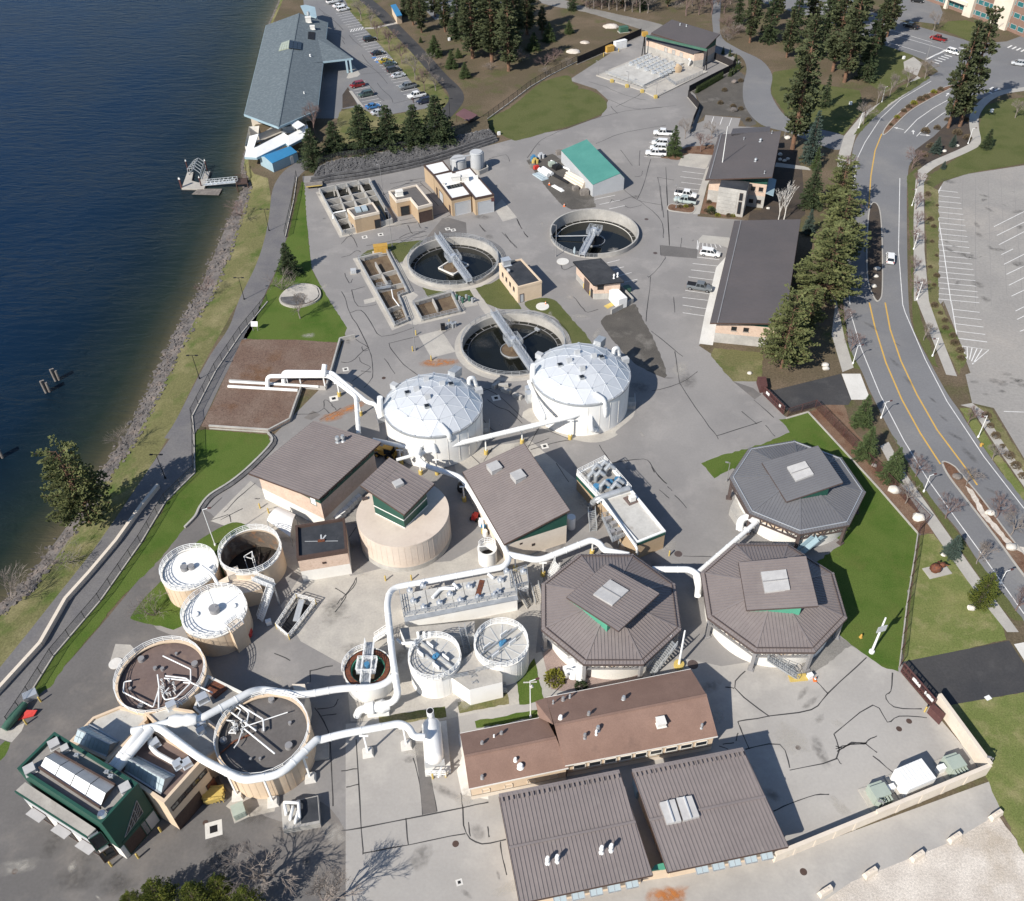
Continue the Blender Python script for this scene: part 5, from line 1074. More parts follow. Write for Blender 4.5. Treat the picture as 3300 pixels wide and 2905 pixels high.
# ---- thickeners and the flotation deck
k1,s1=fitc(H6(412,640,440,560,520,500,600,478,690,520,725,600,450,690,540,725,620,725),4.7)
k2,s2=fitc(H6(803,540,830,460,900,410,980,397,1060,430,1105,520,1090,590,1040,640,950,655,850,640),4.7)
for lab,c,R,ang in (('white covered thickener with blue mixer left of the bare stair',k1,s1,-.72),('white covered thickener with blue mixer next to the narrow lawn',k2,s2,.75)):
    T=tank('thickener',lab,c,R,4.7,'tank_white','deck_grey',4.5,True,'white thickener tanks',rib=26)
    d=Vector((cos(ang),sin(ang),0));n_=Vector((-d.y,d.x,0))
    for i in range(12):
        a=2*pi*i/12;mb=MB().beam(c+Vector((.5*cos(a),.5*sin(a),4.53)),c+Vector(((R-.3)*cos(a),(R-.3)*sin(a),4.53)),.08,.06);T.p('cover_joint',mb,'alum')
    for sg in (-1,1):
        mb=MB().beam(c+n_*sg*.55-d*(R-.3)+U(4.75),c+n_*sg*.55+d*(R-.3)+U(4.75),.18,.4);T.p('cover_beam',mb,'galv')
        for k in (-1.9,1.3):q=c+n_*sg*.95+d*k;mb=MB().box((q.x,q.y,4.95),(1.3,.12,.8),ang);T.p('windbreak',mb,'roof_white')
    mb=MB().cyl(c,.36,4.5,5.0,14);mb.cyl(c,.2,5.0,5.4,12);mb.box((c.x+.4,c.y+.1,5.2),(.6,.4,.4),ang);T.part('mixer',mb,'blue_paint')
T=Thing('link_block','white concrete block with steps joining the two thickener tanks','building',g1(H6,850,770))
P=W(H6(640,700,800,560,860,600,960,700,960,745,770,790),3.9);walls(T,ccw(P),0,3.9,'tank_white');mb=MB();mb.add([(p.x,p.y,3.9)for p in P],[]);mb.f=tess(P);T.p('roof',mb,'concrete')
mb=MB();railing(mb,W(H6(615,740,765,712),4.3),1,1.2,.07,3);railing(mb,W(H6(810,690,960,655),4.3),1,1.2,.07,3);T.p('railing',mb,'galv')
stairs(T,g1(H6,985,790),g1(H6,785,745,3.6),1.0,14,steel=True)
T=Thing('steel_stair','galvanised stair between the two thickeners up to the flotation deck','stair',g1(H6,770,590))
stairs(T,g1(H6,765,590,.2),g1(H6,728,435,3.6),.9,14,steel=True)
P=W(H6(380,235,965,130,1045,245,395,372),3.8);T=Thing('flotation_tank','long white concrete tank with grey panelled cover and railings','tank',(sum(P,Vector())/4).to_tuple()[:2]+(0,))
R4=rect(P[3],P[2],P[1]);walls(T,R4,0,3.8,'tank_white');mb=MB();mb.add([(p.x,p.y,3.78)for p in R4],[(0,1,2,3)]);T.p('deck',mb,'deck_grey')
u_,v_=(R4[1]-R4[0]),(R4[3]-R4[0])
for i in range(9):
    for j_ in range(3):
        mb=MB();a=R4[0]+u_*(i+.5)/9+v_*(j_+.5)/3;mb.box((a.x,a.y,3.83),(u_.length/9-.12,v_.length/3-.12,.1),atan2(u_.y,u_.x));T.p('cover_panel',mb,'deck_grey')
mb=MB();railing(mb,[Vector((p.x,p.y,3.8))for p in (R4[3],R4[0],R4[1],R4[2])],1.05,1.6,.08,3);T.p('railing',mb,'galv')
mb=MB();a=R4[0].lerp(R4[1],.03);e=-v_.normalized()*.8;mb.beam(R4[0]+U(3.7)+e*.5,R4[1]+U(3.7)+e*.5,.9,.14);T.p('walkway',mb,'galv')
p=g1(H6,832,205,3.85);mb=MB().box((p.x,p.y,3.9),(.8,3.0,.12),-.18);T.p('rusty_panel',mb,'sculpture_rust')
for path,r_ in (([(560,260),(610,205),(690,210)],.28),([(680,180),(705,208)],.24),([(880,125),(910,150)],.24)):pipe(T,[g1(H6,x,y,4.3)for x,y in path],r_,flange=False)
for x,y in ((510,325),(720,285),(915,255),(505,200),(985,120),(1080,120),(935,238),(450,290),(600,300),(820,270),(770,205),(660,250),(950,170),(430,230)):p=g1(H6,x,y,3.8);mb=MB().box((p.x,p.y,4.1),(.9,.6,.6),.2);mb.cyl(p,.22,4.3,4.9,10);T.part('pump',mb,'alum')
T=Thing('white_annex','white concrete annex with steps at the right end of the flotation tank','building',g1(H6,1080,290))
P=W(H6(1000,130,1100,95,1110,190,1010,215),3.6);walls(T,ccw(P),0,3.6,'tank_white');mb=MB();mb.add([(p.x,p.y,3.6)for p in P],[(0,1,2,3)]);T.p('roof',mb,'concrete')
mb=MB();railing(mb,[Vector((p.x,p.y,3.6))for p in P],1,1,.07,3,True);T.p('railing',mb,'galv')
stairs(T,g1(H6,1115,310),g1(H6,1060,215,3.0),1.2,12);stairs(T,g1(H6,1172,295),g1(H6,1145,190,2.2),1.2,10)
P=W(H6(370,435,800,395,800,470,400,500),2.6);T=Thing('pipe_gallery','low white concrete gallery below the flotation tank railing','building',g1(H6,590,480));walls(T,ccw(P),0,2.6,'tank_white');mb=MB();mb.add([(p.x,p.y,2.6)for p in P],[(0,1,2,3)]);T.p('roof',mb,'concrete')
for x in (475,510,540):pipe(T,[g1(H6,x,455,3.2),g1(H6,x+5,500,2.5)],.22,flange=False)
pipe(T,[g1(H6,355,500,3.6),g1(H6,380,525,3.6),g1(H6,450,518,4.6),g1(H6,470,535,4.9)],.22,flange=False)
k3,s3_=fitc(H6(50,650,100,580,190,560,290,590,325,650,320,710,270,750,100,755),3.6)
T=tank('grit_tank','small open tank with rust-red rim, green water and a walkway platform',k3,s3_,3.6,'tank_white','roof_white',open_=True,rail=False)
mb=MB().ring(k3,s3_-.9,s3_-.1,3.3,3.66,40);T.part('launder',mb,'sculpture_rust');mb=MB().ring(k3,s3_-1.05,s3_-.92,2.4,3.5,40);T.part('baffle',mb,'green_light')
mb=MB().cyl(k3,s3_-.3,2.0,2.2,40);T.part('water',mb,'scum')
mb=MB();a,b=k3+Vector((-.2,4.2,3.9)),k3+Vector((.1,-2.8,3.9));mb.beam(a,b,1.3,.1);mb.box((k3.x-.1,k3.y,3.95),(2.7,2.3,.12),0);T.p('platform',mb,'galv')
mb=MB()
for sg in (-.65,.65):railing(mb,[a+Vector((sg,0,.05)),b+Vector((sg,0,.05))],1,1,.07,3)
railing(mb,[k3+Vector(v)for v in ((-1.4,-1.1,4),(1.3,-1.1,4),(1.3,1.1,4),(-1.4,1.1,4))],1,1,.07,3,True);railing(mb,circle(k3,s3_+.2,3.6,8,radians(100),radians(190)),1,1,.07,3);T.p('railing',mb,'pipe_white')
mb=MB().cyl(k3,.38,4,4.8,12);T.part('mixer',mb,'blue_paint')
T=Thing('steel_stair','white steel stair landing beside the small rust-rimmed tank','stair',g1(H6,260,460))
stairs(T,g1(H6,225,500,.2),g1(H6,300,450,2.4),.9,9,rail='pipe_white',steel=True)
# precast tank stub in the lower yard
p=g1(A5,875,1560);T=tank('precast_tank','small white open cylinder beside the duct with water stains inside',Vector((p.x,p.y+.3,0)),1.5,3.0,'tank_white','roof_white',open_=True,rail=False)
mb=MB().cyl((p.x,p.y+.3),1.28,.1,2.8,32,cap=False);T.part('lining',mb,'stain_inside');mb=MB().cyl((p.x,p.y+.3),1.3,.1,1.2,32);T.part('water',mb,'sludge_black')
mb=MB();railing(mb,circle((p.x,p.y+.3),1.45,3.05,8,radians(20),radians(160)),.9,.8,.06,2);mb.beam((p.x-1.4,p.y+.6,3.1),(p.x+1.4,p.y+.8,3.1),.12);T.p('railing',mb,'pipe_white')
# ================================================================ three octagonal filter houses
def octagon(label,c,R,a0,roofmat,postmat,cl,sky_px,rails):
    T=Thing('filter_house',label,'building',(c[0],c[1],0),'octagonal filter houses');c=Vector((c[0],c[1],0));ze,sl=4.9,.235
    A=[radians(a0)+i*pi/4 for i in range(8)];Ri=R*.34;zi=ze+(R-Ri)*cos(pi/8)*sl
    out=[Vector((c.x+R*cos(a),c.y+R*sin(a),ze))for a in A];inn=[Vector((c.x+Ri*cos(a),c.y+Ri*sin(a),zi))for a in A]
    for i in range(8):
        j=(i+1)% 8;mid=(out[i]+out[j])/2;d=(inn[i]+inn[j])/2-mid
        seam_roof(T,[out[i],out[j],inn[j],inn[i]],d,.5,roofmat)
    mb=MB()
    for i in range(8):mb.beam(out[i]+U(.07),inn[i]+U(.07),.3,.08)
    T.p('hip_cap',mb,roofmat);fascia(T,out,.35,.14,'steel_brown')
    mb=MB()
    for i in range(8):a,b=out[i].lerp(inn[i],.08),out[(i+1)% 8].lerp(inn[(i+1)% 8],.08);mb.beam(a+U(.12),b+U(.12),.1,.14)
    T.p('snow_guard',mb,'alum' if roofmat=='roof_slate' else 'steel_brown')
    # clerestory
    zl,zh=zi-.35,zi+2.0
    lo,hi=W(cl[0],zl+.35),W(cl[1],zh+.3);rp=[lo[0],lo[1],hi[1],hi[0]]
    f_=[]
    cc_=sum(rp,Vector())/4
    for k_,p in enumerate(rp):q=cc_+(p-cc_)*.96;q=q if k_<2 else q+(rp[3-k_]-p)*.2;f_.append(Vector((q.x,q.y,0)))
    n=4;tops=[zl+.2,zl+.2,zh-.45,zh-.45]
    mb=MB();mb.add([(p.x,p.y,ze+1.0)for p in f_]+[(p.x,p.y,z)for p,z in zip(f_,tops)],[(i,(i+1)% 4,4+(i+1)% 4,4+i)for i in range(4)]);T.p('clerestory_wall',mb,'green_light' if roofmat !='roof_slate' else 'green_metal')
    e=rp[2]-rp[1];seam_roof(T,rp,e,.5,roofmat,'clerestory_panel');fascia(T,rp,.28,.12,'steel_brown','clerestory_fascia')
    sk=[onplane(q,rp)+U(.35)for q in sky_px];mb=MB().slab(sk,.5);o_=T.p('skylight',mb,'skylight')
    mb=MB().beam((sk[0]+sk[3])/2+U(.05),(sk[1]+sk[2])/2+U(.05),.14,.1);T.p('skylight_bar',mb,'steel_grey',o_)
    # drum, posts, trusses
    mb=MB().cyl(c,R*.86,0,3.3,56,cap=False);T.part('drum_wall',mb,'wall_white');mb=MB().cyl(c,R*.865,3.3,4.5,56,cap=False);T.part('drum_band',mb,'wall_cream')
    pst=mk('post',MB().box((0,0,2.3),(.5,.5,4.6)).box((0,0,.1),(.9,.9,.2)),postmat,False);pr=[Vector((c.x+R*.955*cos(a),c.y+R*.955*sin(a),0))for a in A]
    for a,p in zip(A,pr):T.inst('post',pst,p,a)
    for i in range(8):
        a,b=pr[i],pr[(i+1)% 8];mb=MB();u=U(1)
        for z in (3.1,4.45):mb.beam(a+u*z,b+u*z,.2,.2)
        for k in range(6):x,y=a.lerp(b,k/6),a.lerp(b,(k+1)/6);z0,z1=(3.1,4.4)if k % 2 else (4.4,3.1);mb.beam(x+u*z0,y+u*z1,.13);mb.beam(y+u*3.1,y+u*4.4,.12)
        T.p('truss',mb,postmat)
    return T
o1=octagon('brown octagonal filter house nearest the long brown roof',(10.1,84.3),10.9,22.5,'roof_brown','steel_grey',(D3(860,402,430,765),D3(1445,725,1000,1135)),D3(905,585,1110,705,930,868,722,745),None)
o2=octagon('brown octagonal filter house between the other two, next to the lawn',(34.5,86.4),11.0,22.2,'roof_brown','steel_grey',(D4(615,382,705,905),D4(1355,318,1488,860)),D4(855,503,1130,475,1175,690,900,725),None)
o3=octagon('slate grey octagonal filter house farthest up the lawn',(42.9,109.6),11.2,36,'roof_slate','steel_brown',(D1(1040,850,1270,1215),D1(1565,690,1800,1035)),D1(1272,902,1440,848,1522,970,1355,1032),None)
stairs(o1,g1(D3,1350,1600),g1(D3,1610,1260,4.2),1.3,16,steel=True)
stairs(o2,g1(D4,1270,1640),g1(D4,930,1420,3.4),1.2,15,steel=True)
mb=MB();p=g1(D4,1265,1655);mb.box((p.x,p.y,.12),(2.6,1.1,.24),.1);o2.p('yellow_step',mb,'yellow')
mb=MB();a,b=g1(D1,1560,1555,3.2),g1(D1,1400,1690,.3);mb.beam(a,b,1.5,.25);mb.beam(a+Vector((.8,0,.3)),b+Vector((.8,0,.3)),.12,.8);mb.beam(a-Vector((.8,0,-.3)),b-Vector((.8,0,-.3)),.12,.8);o3.p('chute',mb,'wall_blue')
P=W(D1(760,1260,830,1240,870,1380,800,1450,725,1340),0);mb=MB().prism(ccw(P),0,1.6,True);o3.p('fan_plinth',mb,'wall_concrete')
p=g1(D3,460,1610);mb=MB().box((p.x,p.y,.7),(1.6,1.4,1.4),.3);o1.p('fan_box',mb,'pipe_white')
pipe(o1,[g1(D3,480,1420,3.6),g1(D3,510,1520,2.4),g1(D3,500,1650,.6)],.6);pipe(o1,[g1(D3,590,1480,3.4),g1(D3,580,1560,2.0),g1(D3,575,1660,.4)],.62)
stairs(o1,g1(D3,250,560,.2),g1(D3,330,400,3.0),1.4,12,rail='pipe_white',steel=True)
# ================================================================ buildings with metal roofs
def mono(label,roof_px,z,foot,wall_z,mats,split=True,sp=.5,cat='building',name='sludge_building',roofmat='roof_brown',group=None,dirv=None,wedge='green_metal'):
    """single-pitch building: roof_px four corners [low a, low b, high b, high a], z = (low, high); walls drawn in from the eaves"""
    rp=W(roof_px,[z[0],z[0],z[1],z[1]]);c=sum(rp,Vector())/4;T=Thing(name,label,cat,(c.x,c.y,0),group)
    fp=[]
    u,v=(rp[1]-rp[0]),(rp[3]-rp[0]);u.z=v.z=0;eu,ev=foot;U,V_=u.normalized(),v.normalized()
    f=[rp[0]+U*eu+V_*ev,rp[1]-U*eu+V_*ev,rp[2]-U*eu-V_*ev,rp[3]+U*eu-V_*ev];f=[Vector((p.x,p.y,0))for p in f]
    s_=(z[1]-z[0])/v.length;tops=[z[0]+s_*ev-.12]*2+[z[1]-s_*ev-.12]*2;n=4
    if wedge:
        walls(T,f,wall_z,tops,wedge,'metal_wall')
    zz=0
    for h_,m_ in mats:
        walls(T,f,zz,h_,m_,'wall');zz=h_
    d=rp[3]-rp[0];seam_roof(T,rp,dirv if dirv is not None else d,sp,roofmat,split=split,name='roof_panel' if split else 'roof');fascia(T,rp,.3)
    T.f=f;T.rp=rp;T.top=tops;return T
m1=mono('brown-roofed building with green upper walls left of the round tank',H4(35,328,388,45,752,160,415,468)[0:2]+H4(752,160,415,468),(6.5,8.7),(1.0,1.0),6.2,((2.6,'wall_white'),(6.2,'brick_pink')),dirv=None,name='press_building')
for t in (.15,.3,.45,.6,.75,.9):opening(m1,m1.f[2],m1.f[3],t,7.2,1.5,1.0,'glass_dark','green_metal')
q=onplane(H4(520,160)[0],m1.rp);vent(m1,q,1.3,.45,'galv');vent(m1,q+Vector((.9,.2,.1)),1.3,.4,'galv')
opening(m1,m1.f[3],m1.f[0],.12,5.9,1.2,1.6,'roof_white','green_metal')
m2=mono('brown-roofed building with two skylight boxes between digesters and octagons',H5(65,190,275,555,605,383,375,45),(4.9,8.0),(.3,.3),4.3,((4.3,'wall_pale'),),name='gallery_building')
for px_ in (H5(225,178),H5(345,222)):q=onplane(px_[0],m2.rp);mb=MB().box((q.x,q.y,q.z+.35),(2.0,1.9,.9),.55);mb.box((q.x,q.y,q.z+.85),(2.1,2.0,.12),.55);m2.p('skylight_box',mb,'skylight')
mb=MB()
for a,b in ((m2.f[1],m2.f[2]),):opening(m2,b,a,.55,2.2,.5,.5,'glass_dark');opening(m2,b,a,.75,3.4,.4,.3,'glass_dark')
p=g1(H5,612,470);mb=MB().cyl(p,.7,0,2.6,18);single('water_tank',mb,'pipe_white','white upright plastic tank at the corner of the green-gabled building','tank')
m3=mono('brown metal-roofed building with four roof vents at the bottom edge',E1(655,1345,1908,1080,1595,112,462,340),(4.2,6.2),(.9,.9),3.6,((3.4,'wall_cream'),),name='shop_building',wedge='wall_cream')
m4=mono('brown metal-roofed building with a double skylight at the bottom edge',E2(590,1345,1725,1105,1300,195,255,400),(4.2,6.2),(.9,.9),3.6,((3.4,'wall_cream'),),name='shop_building',wedge='wall_cream')
for T in (m3,m4):
    a,b=T.rp[0].lerp(T.rp[3],.5),T.rp[1].lerp(T.rp[2],.5);mb=MB().beam(a+U(.1),b+U(.1),.3,.1)
    T.p('roof_joint_cap',mb,'roof_brown')
    mb=MB();a,b=T.rp[3],T.rp[2];mb.beam(a+U(.16),b+U(.16),.5,.12)
    for k in range(24):q=a.lerp(b,(k+.5)/24);mb.beam(q+U(.2),q+(T.rp[0]-T.rp[3]).normalized()*.8+U(.2),.16,.14)
    T.p('ridge_cap',mb,'roof_brown')
    for k in range(5):
        t=.28+.155*k;w_=opening(T,T.f[0],T.f[1],t,2.6,1.2,.9,'glass_dark')
        a,b=T.f[0],T.f[1];d=(b-a).normalized();n_=Vector((d.y,-d.x,0));q=a.lerp(b,t)
        P=[q-d*.75+U(2.5),q+d*.75+U(2.5),q+d*.75+n_*1.1+U(2.1),q-d*.75+n_*1.1+U(2.1)]
        mb=MB().slab(P,.05);aw=T.p('awning',mb,'glass_pale')
        mb=MB()
        for i in range(4):mb.beam(P[i],P[(i+1)% 4],.09)
        mb.beam((P[0]+P[1])/2,(P[2]+P[3])/2,.07);T.p('awning_frame',mb,'galv',aw)
for x,y in ((918,950),(1008,935),(1424,850),(1514,832)):vent(m3,onplane(E1(x,y+15)[0],m3.rp),1.5,.3)
for qd in (E2(510,705,650,672,715,880,580,905),E2(668,662,810,640,885,835,735,875)):
    sk=[onplane(q,m4.rp)+U(.45)for q in qd];mb=MB().slab(sk,.6);o_=m4.p('skylight',mb,'skylight')
    mb=MB().beam(sk[0].lerp(sk[1],.5)+U(.08),sk[3].lerp(sk[2],.5)+U(.08),.12,.25);m4.p('skylight_ridge',mb,'alum',o_)
mb=MB();P=W(E1(1895,1035,1930,985,2010,965,2030,1020),3.2);mb.slab(P,.3);single('link_canopy',mb,'green_light','small green canopy bridging the gap between the two bottom buildings','canopy')
mb=MB();P=W(E2(255,520,290,515,330,645,290,655),0);mb.prism(ccw(P),0,1.8,True);single('utility_box',mb,'wall_blue','blue grey box in the gap between the two bottom buildings','utility box',sm=False)
P=[g1(E1,1815,1125,0),g1(E1,2060,1090,0)];mb=MB().beam((P[0].x,P[0].y,1.2),(P[1].x,P[1].y,1.2),.3,2.4);single('gap_wall',mb,'wall_cream','cream wall closing the gap between the two bottom buildings','wall',sm=False)
# admin building and maintenance building
m5=mono('dark-roofed two-storey office building with green gable and pale concrete front',F5(745,280,580,825,1395,795,1505,240),(6.9,9.6),(2.0,.9),6.4,((3.2,'wall_concrete'),(6.4,'brick_pink')),split=False,sp=.5,name='office_building',roofmat='roof_admin')
e=g1(F5,700,1235);P=[g1(F5,700,1238,0),g1(F5,1030,1290,0)];bx=rect(P[0],P[1],g1(F5,1075,1180,0));walls(m5,bx,0,7.2,'wall_concrete','front_block');mb=MB();mb.add([(p.x,p.y,7.2)for p in bx],[(0,1,2,3)]);m5.p('front_block_roof',mb,'membrane_black')
pl=MB();pl.box((0,0,0),(1,1,.04));
for k in range(7):
    a,b=bx[0],bx[1];n_=Vector(((b-a).y,-(b-a).x,0)).normalized();mb=MB();z=.55+k*.95;q=a.lerp(b,.36)+n_*.03;mb.box((q.x,q.y,z),((b-a).length*.68,.08,.9),atan2((b-a).y,(b-a).x));m5.p('concrete_panel',mb,'wall_concrete')
opening(m5,bx[0],bx[1],.84,5.4,.8,1.9);opening(m5,bx[0],bx[1],.84,2.4,.8,3.2,'glass_dark')
for z in (1.6,5.0):
    for t in (.12,.45,.72):opening(m5,m5.f[1],m5.f[2],.55+t*.5 if t<.8 else .9,z,1.0,1.0,'glass_dark','trim_brown',sill=True)
for k in range(5):opening(m5,m5.f[2],m5.f[3],.1+.2*k,5.2,2.2,1.5,'glass_teal');opening(m5,m5.f[2],m5.f[3],.1+.2*k,1.8,2.2,1.5,'glass_teal')
mb=MB();a,b=m5.f[2],m5.f[3];d=(b-a).normalized();n_=Vector((d.y,-d.x,0))
P=[a+U(4.2),a+d*9+U(4.2),a+d*9+n_*2+U(3.7),a+n_*2+U(3.7)];mb.slab(P,.15);m5.p('side_canopy',mb,'wall_blue')
for x,y,r_ in ((1250,365,.4),(1192,605,.4),(1048,345,.15),(1300,755,.15),(1390,265,.15)):vent(m5,onplane(F5(x,y)[0],m5.rp),.8,r_,'galv')
rp=m5.rp;a,b=onplane(F5(628,810)[0],rp),onplane(F5(772,285)[0],rp);mb=MB().beam(a+U(.1),b+U(.1),.25,.16);m5.p('snow_guard',mb,'steel_grey')
q=onplane(F5(788,618)[0],rp);mb=MB().tube([q,q+U(9.5)],[.12,.06],8);m5.part('antenna_mast',mb,'pipe_white')
for k in range(3):p=g1(F5,640+k*14,880+60*k);mb=MB().beam((p.x,p.y,0),(p.x,p.y,6.0),.18);mb.beam((p.x,p.y,3.5),(p.x+1.2,p.y,6.0),.12);m5.p('porch_post',mb,'black')
P=W(F5(915,205,1370,180,1372,240,890,270),8.2);mb=MB().slab(P,.3);m5.p('rear_roof',mb,'roof_admin')
m6=mono('long dark-roofed maintenance building behind the big pines',[A3(310,1320)[0],A6(165,130)[0],A6(610,133)[0],A3(705,1313)[0]],(5.6,7.2),(1.2,1.2),5.0,((2.4,'wall_concrete'),(5.0,'brick_pink')),split=False,sp=.5,name='maintenance_building',roofmat='roof_admin')
for t in (.3,.5):opening(m6,m6.f[1],m6.f[2],t,3.9,1.0,.9,'glass_dark',sill=True)
for k in range(6):opening(m6,m6.f[0],m6.f[1],.1+.16*k,2.0,3.4,3.6,'wall_grey',name='door')
rp=m6.rp;mb=MB();a,b=rp[0].lerp(rp[3],.1),rp[1].lerp(rp[2],.1);mb.beam(a+U(.1),b+U(.1),.2,.15);m6.p('snow_guard',mb,'steel_grey')
# ultraviolet building
m7=mono('dark-roofed treatment building with timber band at the top of the yard',F3(800,278,1425,472,1605,292,1042,122),(5.6,8.2),(.6,.6),4.7,((2.4,'wall_concrete'),(4.7,'brick_pink')),split=False,sp=.5,name='treatment_building',roofmat='roof_admin')
lp=W(F3(735,352,1290,527),4.5);up_=[m7.rp[0]+U(-.35),m7.rp[1]+U(-.35)];seam_roof(m7,[lp[0],lp[1],up_[1],up_[0]],up_[0]-lp[0],.5,'roof_admin','lower_roof',False)
fr=[lp[0]+(up_[0]-lp[0])*.15,lp[1]+(up_[1]-lp[1])*.15];fr=[Vector((p.x,p.y,0))for p in fr];bk=[Vector((p.x,p.y,0))for p in up_]
R4=[fr[0],fr[1],bk[1],bk[0]];walls(m7,R4,0,2.3,'wall_concrete','front_wall');walls(m7,R4,2.3,4.5,'brick_pink','timber_band')
for t in (.42,.58,.74):opening(m7,fr[0],fr[1],t,2.9,1.3,1.4,'wall_concrete','steel_grey')
pipe(m7,[g1(F3,1240,660,.5),g1(F3,1262,600,2.8),g1(F3,1240,580,3.2)],.3)
for x,y in ((1212,200),(1138,185)):vent(m7,onplane(F3(x,y)[0],m7.rp),.6,.25,'galv')
T=Thing('gantry_crane','long dark green gantry crane beam in front of the treatment building','crane',g1(F3,700,540))
a,b=g1(F3,705,540),g1(F3,1430,720);mb=MB().beam(Vector((a.x,a.y,6.4)),Vector((b.x,b.y,6.4)),.35,.7);T.p('beam',mb,'utility_green')
for p in (a,b):mb=MB();d=(b-a).normalized();n_=Vector((-d.y,d.x,0));mb.beam(p+n_*1.0,p+U(6.4),.25);mb.beam(p-n_*1.0,p+U(6.4),.25);mb.beam(p+n_*.5+U(3.2),p-n_*.5+U(3.2),.18);T.p('leg',mb,'black')
mb=MB().box((a.x,a.y,6.9),(1.8,1.2,1.3),.3);T.p('hoist_cabinet',mb,'orange')
# ultraviolet channels pad
P=W(F3(150,785,690,965,850,1045,1460,745,1330,690,720,545));pad=ccw(P);T=Thing('channel_deck','raised concrete deck with five rows of grey ultraviolet lamp racks','tank',g1(F3,800,780))
mb=MB().prism(pad,0,.35,True);T.p('slab',mb,'concrete')
P=W(F3(270,775,700,925,960,800,1180,660,760,550));mb=MB().prism(ccw(P),.35,.8,True);T.p('channel_cover',mb,'deck_grey')
rack=MB();
for i in range(5):
    x0,y0,x1,y1=540+88*i,665+33*i,800+90*i,545+30*i;a,b=g1(F3,x0,y0,.8),g1(F3,x1,y1,.8);mb=MB().beam(a+U(.75),b+U(.75),.3,.25)
    r_=T.p('lamp_rack',mb,'galv')
    for k in range(6):q=a.lerp(b,(k+.3)/6);mb=MB().box((q.x,q.y,.5+.8),(.7,.9,1.0),.4);mb.box((q.x+.6,q.y-.3,.3+.8),(.9,.35,.5),.4);T.p('lamp_module',mb,'alum',r_)
mb=MB();railing(mb,W(F3(260,765,360,800,540,860,710,930,980,800),.8),1.1,1.5,.1,3);railing(mb,W(F3(980,830,1080,900,1400,760),.35),1.1,1.5,.08,3);T.p('railing',mb,'galv')
for x,y in ((335,858),(512,918),(690,978),(848,1045)):p=g1(F3,x,y);mb=MB().box((p.x,p.y,.45),(.9,.9,.9),.3);single('concrete_bollard',mb,'yellow',{335:'yellow concrete block bollard leftmost along the lamp rack deck',512:'yellow block bollard second from left along the lamp rack deck',690:'yellow block bollard second from right along the lamp rack deck',848:'yellow block bollard at the right corner of the lamp rack deck'}[x],'bollard','yellow block bollards',sm=False)
p=g1(F3,1110,750);mb=MB().blob((p.x,p.y,1.3),1.5,3,(.8,.6,1.1),2,.15);T.part('tarp_cover',mb,'wall_tan')
# flat-roofed buildings
def flatb(name,label,px,z,wallm,roofm,parm,par=.4,low=None,group=None):
    P=ccw(W(px,z));c=sum(P,Vector())/len(P);T=Thing(name,label,'building',(c.x,c.y,0),group)
    if low:walls(T,P,0,low[0],low[1],'base_wall');walls(T,P,low[0],z+.0,wallm)
    else:walls(T,P,0,z,wallm)
    flat_top(T,P,z,par,roofm,parm);T.P=P;T.z=z;return T
f1=flatb('pump_station','small tan block building with black flat roof beside the open tank',H4(300,795,570,752,555,580,293,622),5.4,'brick_pink','membrane_black','trim_brown',.45,(2.5,'wall_white'))
q=g1(H4,430,695,5.4);mb=MB().box((q.x,q.y,5.5),(1.1,.4,.25),.1);f1.p('roof_hatch',mb,'sculpture_rust')
mb=MB().beam((q.x-2.6,q.y-.1,5.43),(q.x+2.6,q.y-.0,5.43),.08,.04);mb.beam((q.x,q.y,5.44),(q.x-.3,q.y+1.3,5.44),.25,.04);mb.beam((q.x,q.y,5.45),(q.x+.5,q.y+1.2,5.45),.25,.04);f1.p('roof_seam',mb,'wall_grey')
opening(f1,f1.P[0],f1.P[1],.5,3.7,.5,.3)
f2=flatb('control_building','cream block building with black roof between the two left clarifiers',C2(25,755,240,710,437,925,205,985),3.9,'wall_cream','membrane_black','wall_cream',.25)
e=ccw(W(C2(25,755,240,710,437,925,205,985),3.9));q=W(C2(205,985,25,755,437,925),3.9)
for t in (.2,.4,.6,.8):opening(f2,q[1],q[0],t,2.4,.7,.9,'glass_dark',sill=True)
opening(f2,q[0],q[2],.16,1.05,.9,2.1,'wall_grey',name='door')
hvac(f2,g1(C2,92,760,3.9),(1.8,1.5,1.4),.4);mb=MB();p=g1(C2,112,835,3.9);mb.tube([p,p+U(.7),p+Vector((.5,-.4,.7))],.3,10);f2.part('duct_hood',mb,'galv')
f3=flatb('screen_garage','tan building with white roof and two garage doors by the chemical tanks',H1(730,157,840,133,952,272,835,298),4.7,'wall_tan','roof_white','trim_brown',.12)
f3b=flatb('screen_garage','tan garage wing with white roof next to the chemical tanks',H1(848,137,948,112,1087,271,975,294),4.6,'wall_tan','roof_white','trim_brown',.12)
f3c=flatb('screen_garage','small tan wing with white roof at the back of the garage',H1(672,98,785,72,832,130,728,155),4.6,'wall_tan','roof_white','trim_brown',.12)
a,b=W(H1(835,298,952,272),4.7);opening(f3,a,b,.55,1.7,4.2,3.4,'wall_grey','wall_grey',name='garage_door')
a,b=W(H1(975,294,1087,271),4.6);opening(f3b,a,b,.55,1.7,4.2,3.4,'wall_grey','wall_grey',name='garage_door');mb=MB();q=a.lerp(b,.93);mb.box((q.x,q.y-.1,3.4),(.8,.1,1.0),.25);f3b.p('sign_plate',mb,'fence_maroon')
a,b=W(H1(730,157,835,298),4.7)
for t,w_,h_ in ((.15,1.0,2.1),(.4,3.0,2.6),(.88,1.0,2.1)):opening(f3,a,b,t,h_/2+.1,w_,h_,'trim_brown' if w_<2 else 'wall_grey',name='door')
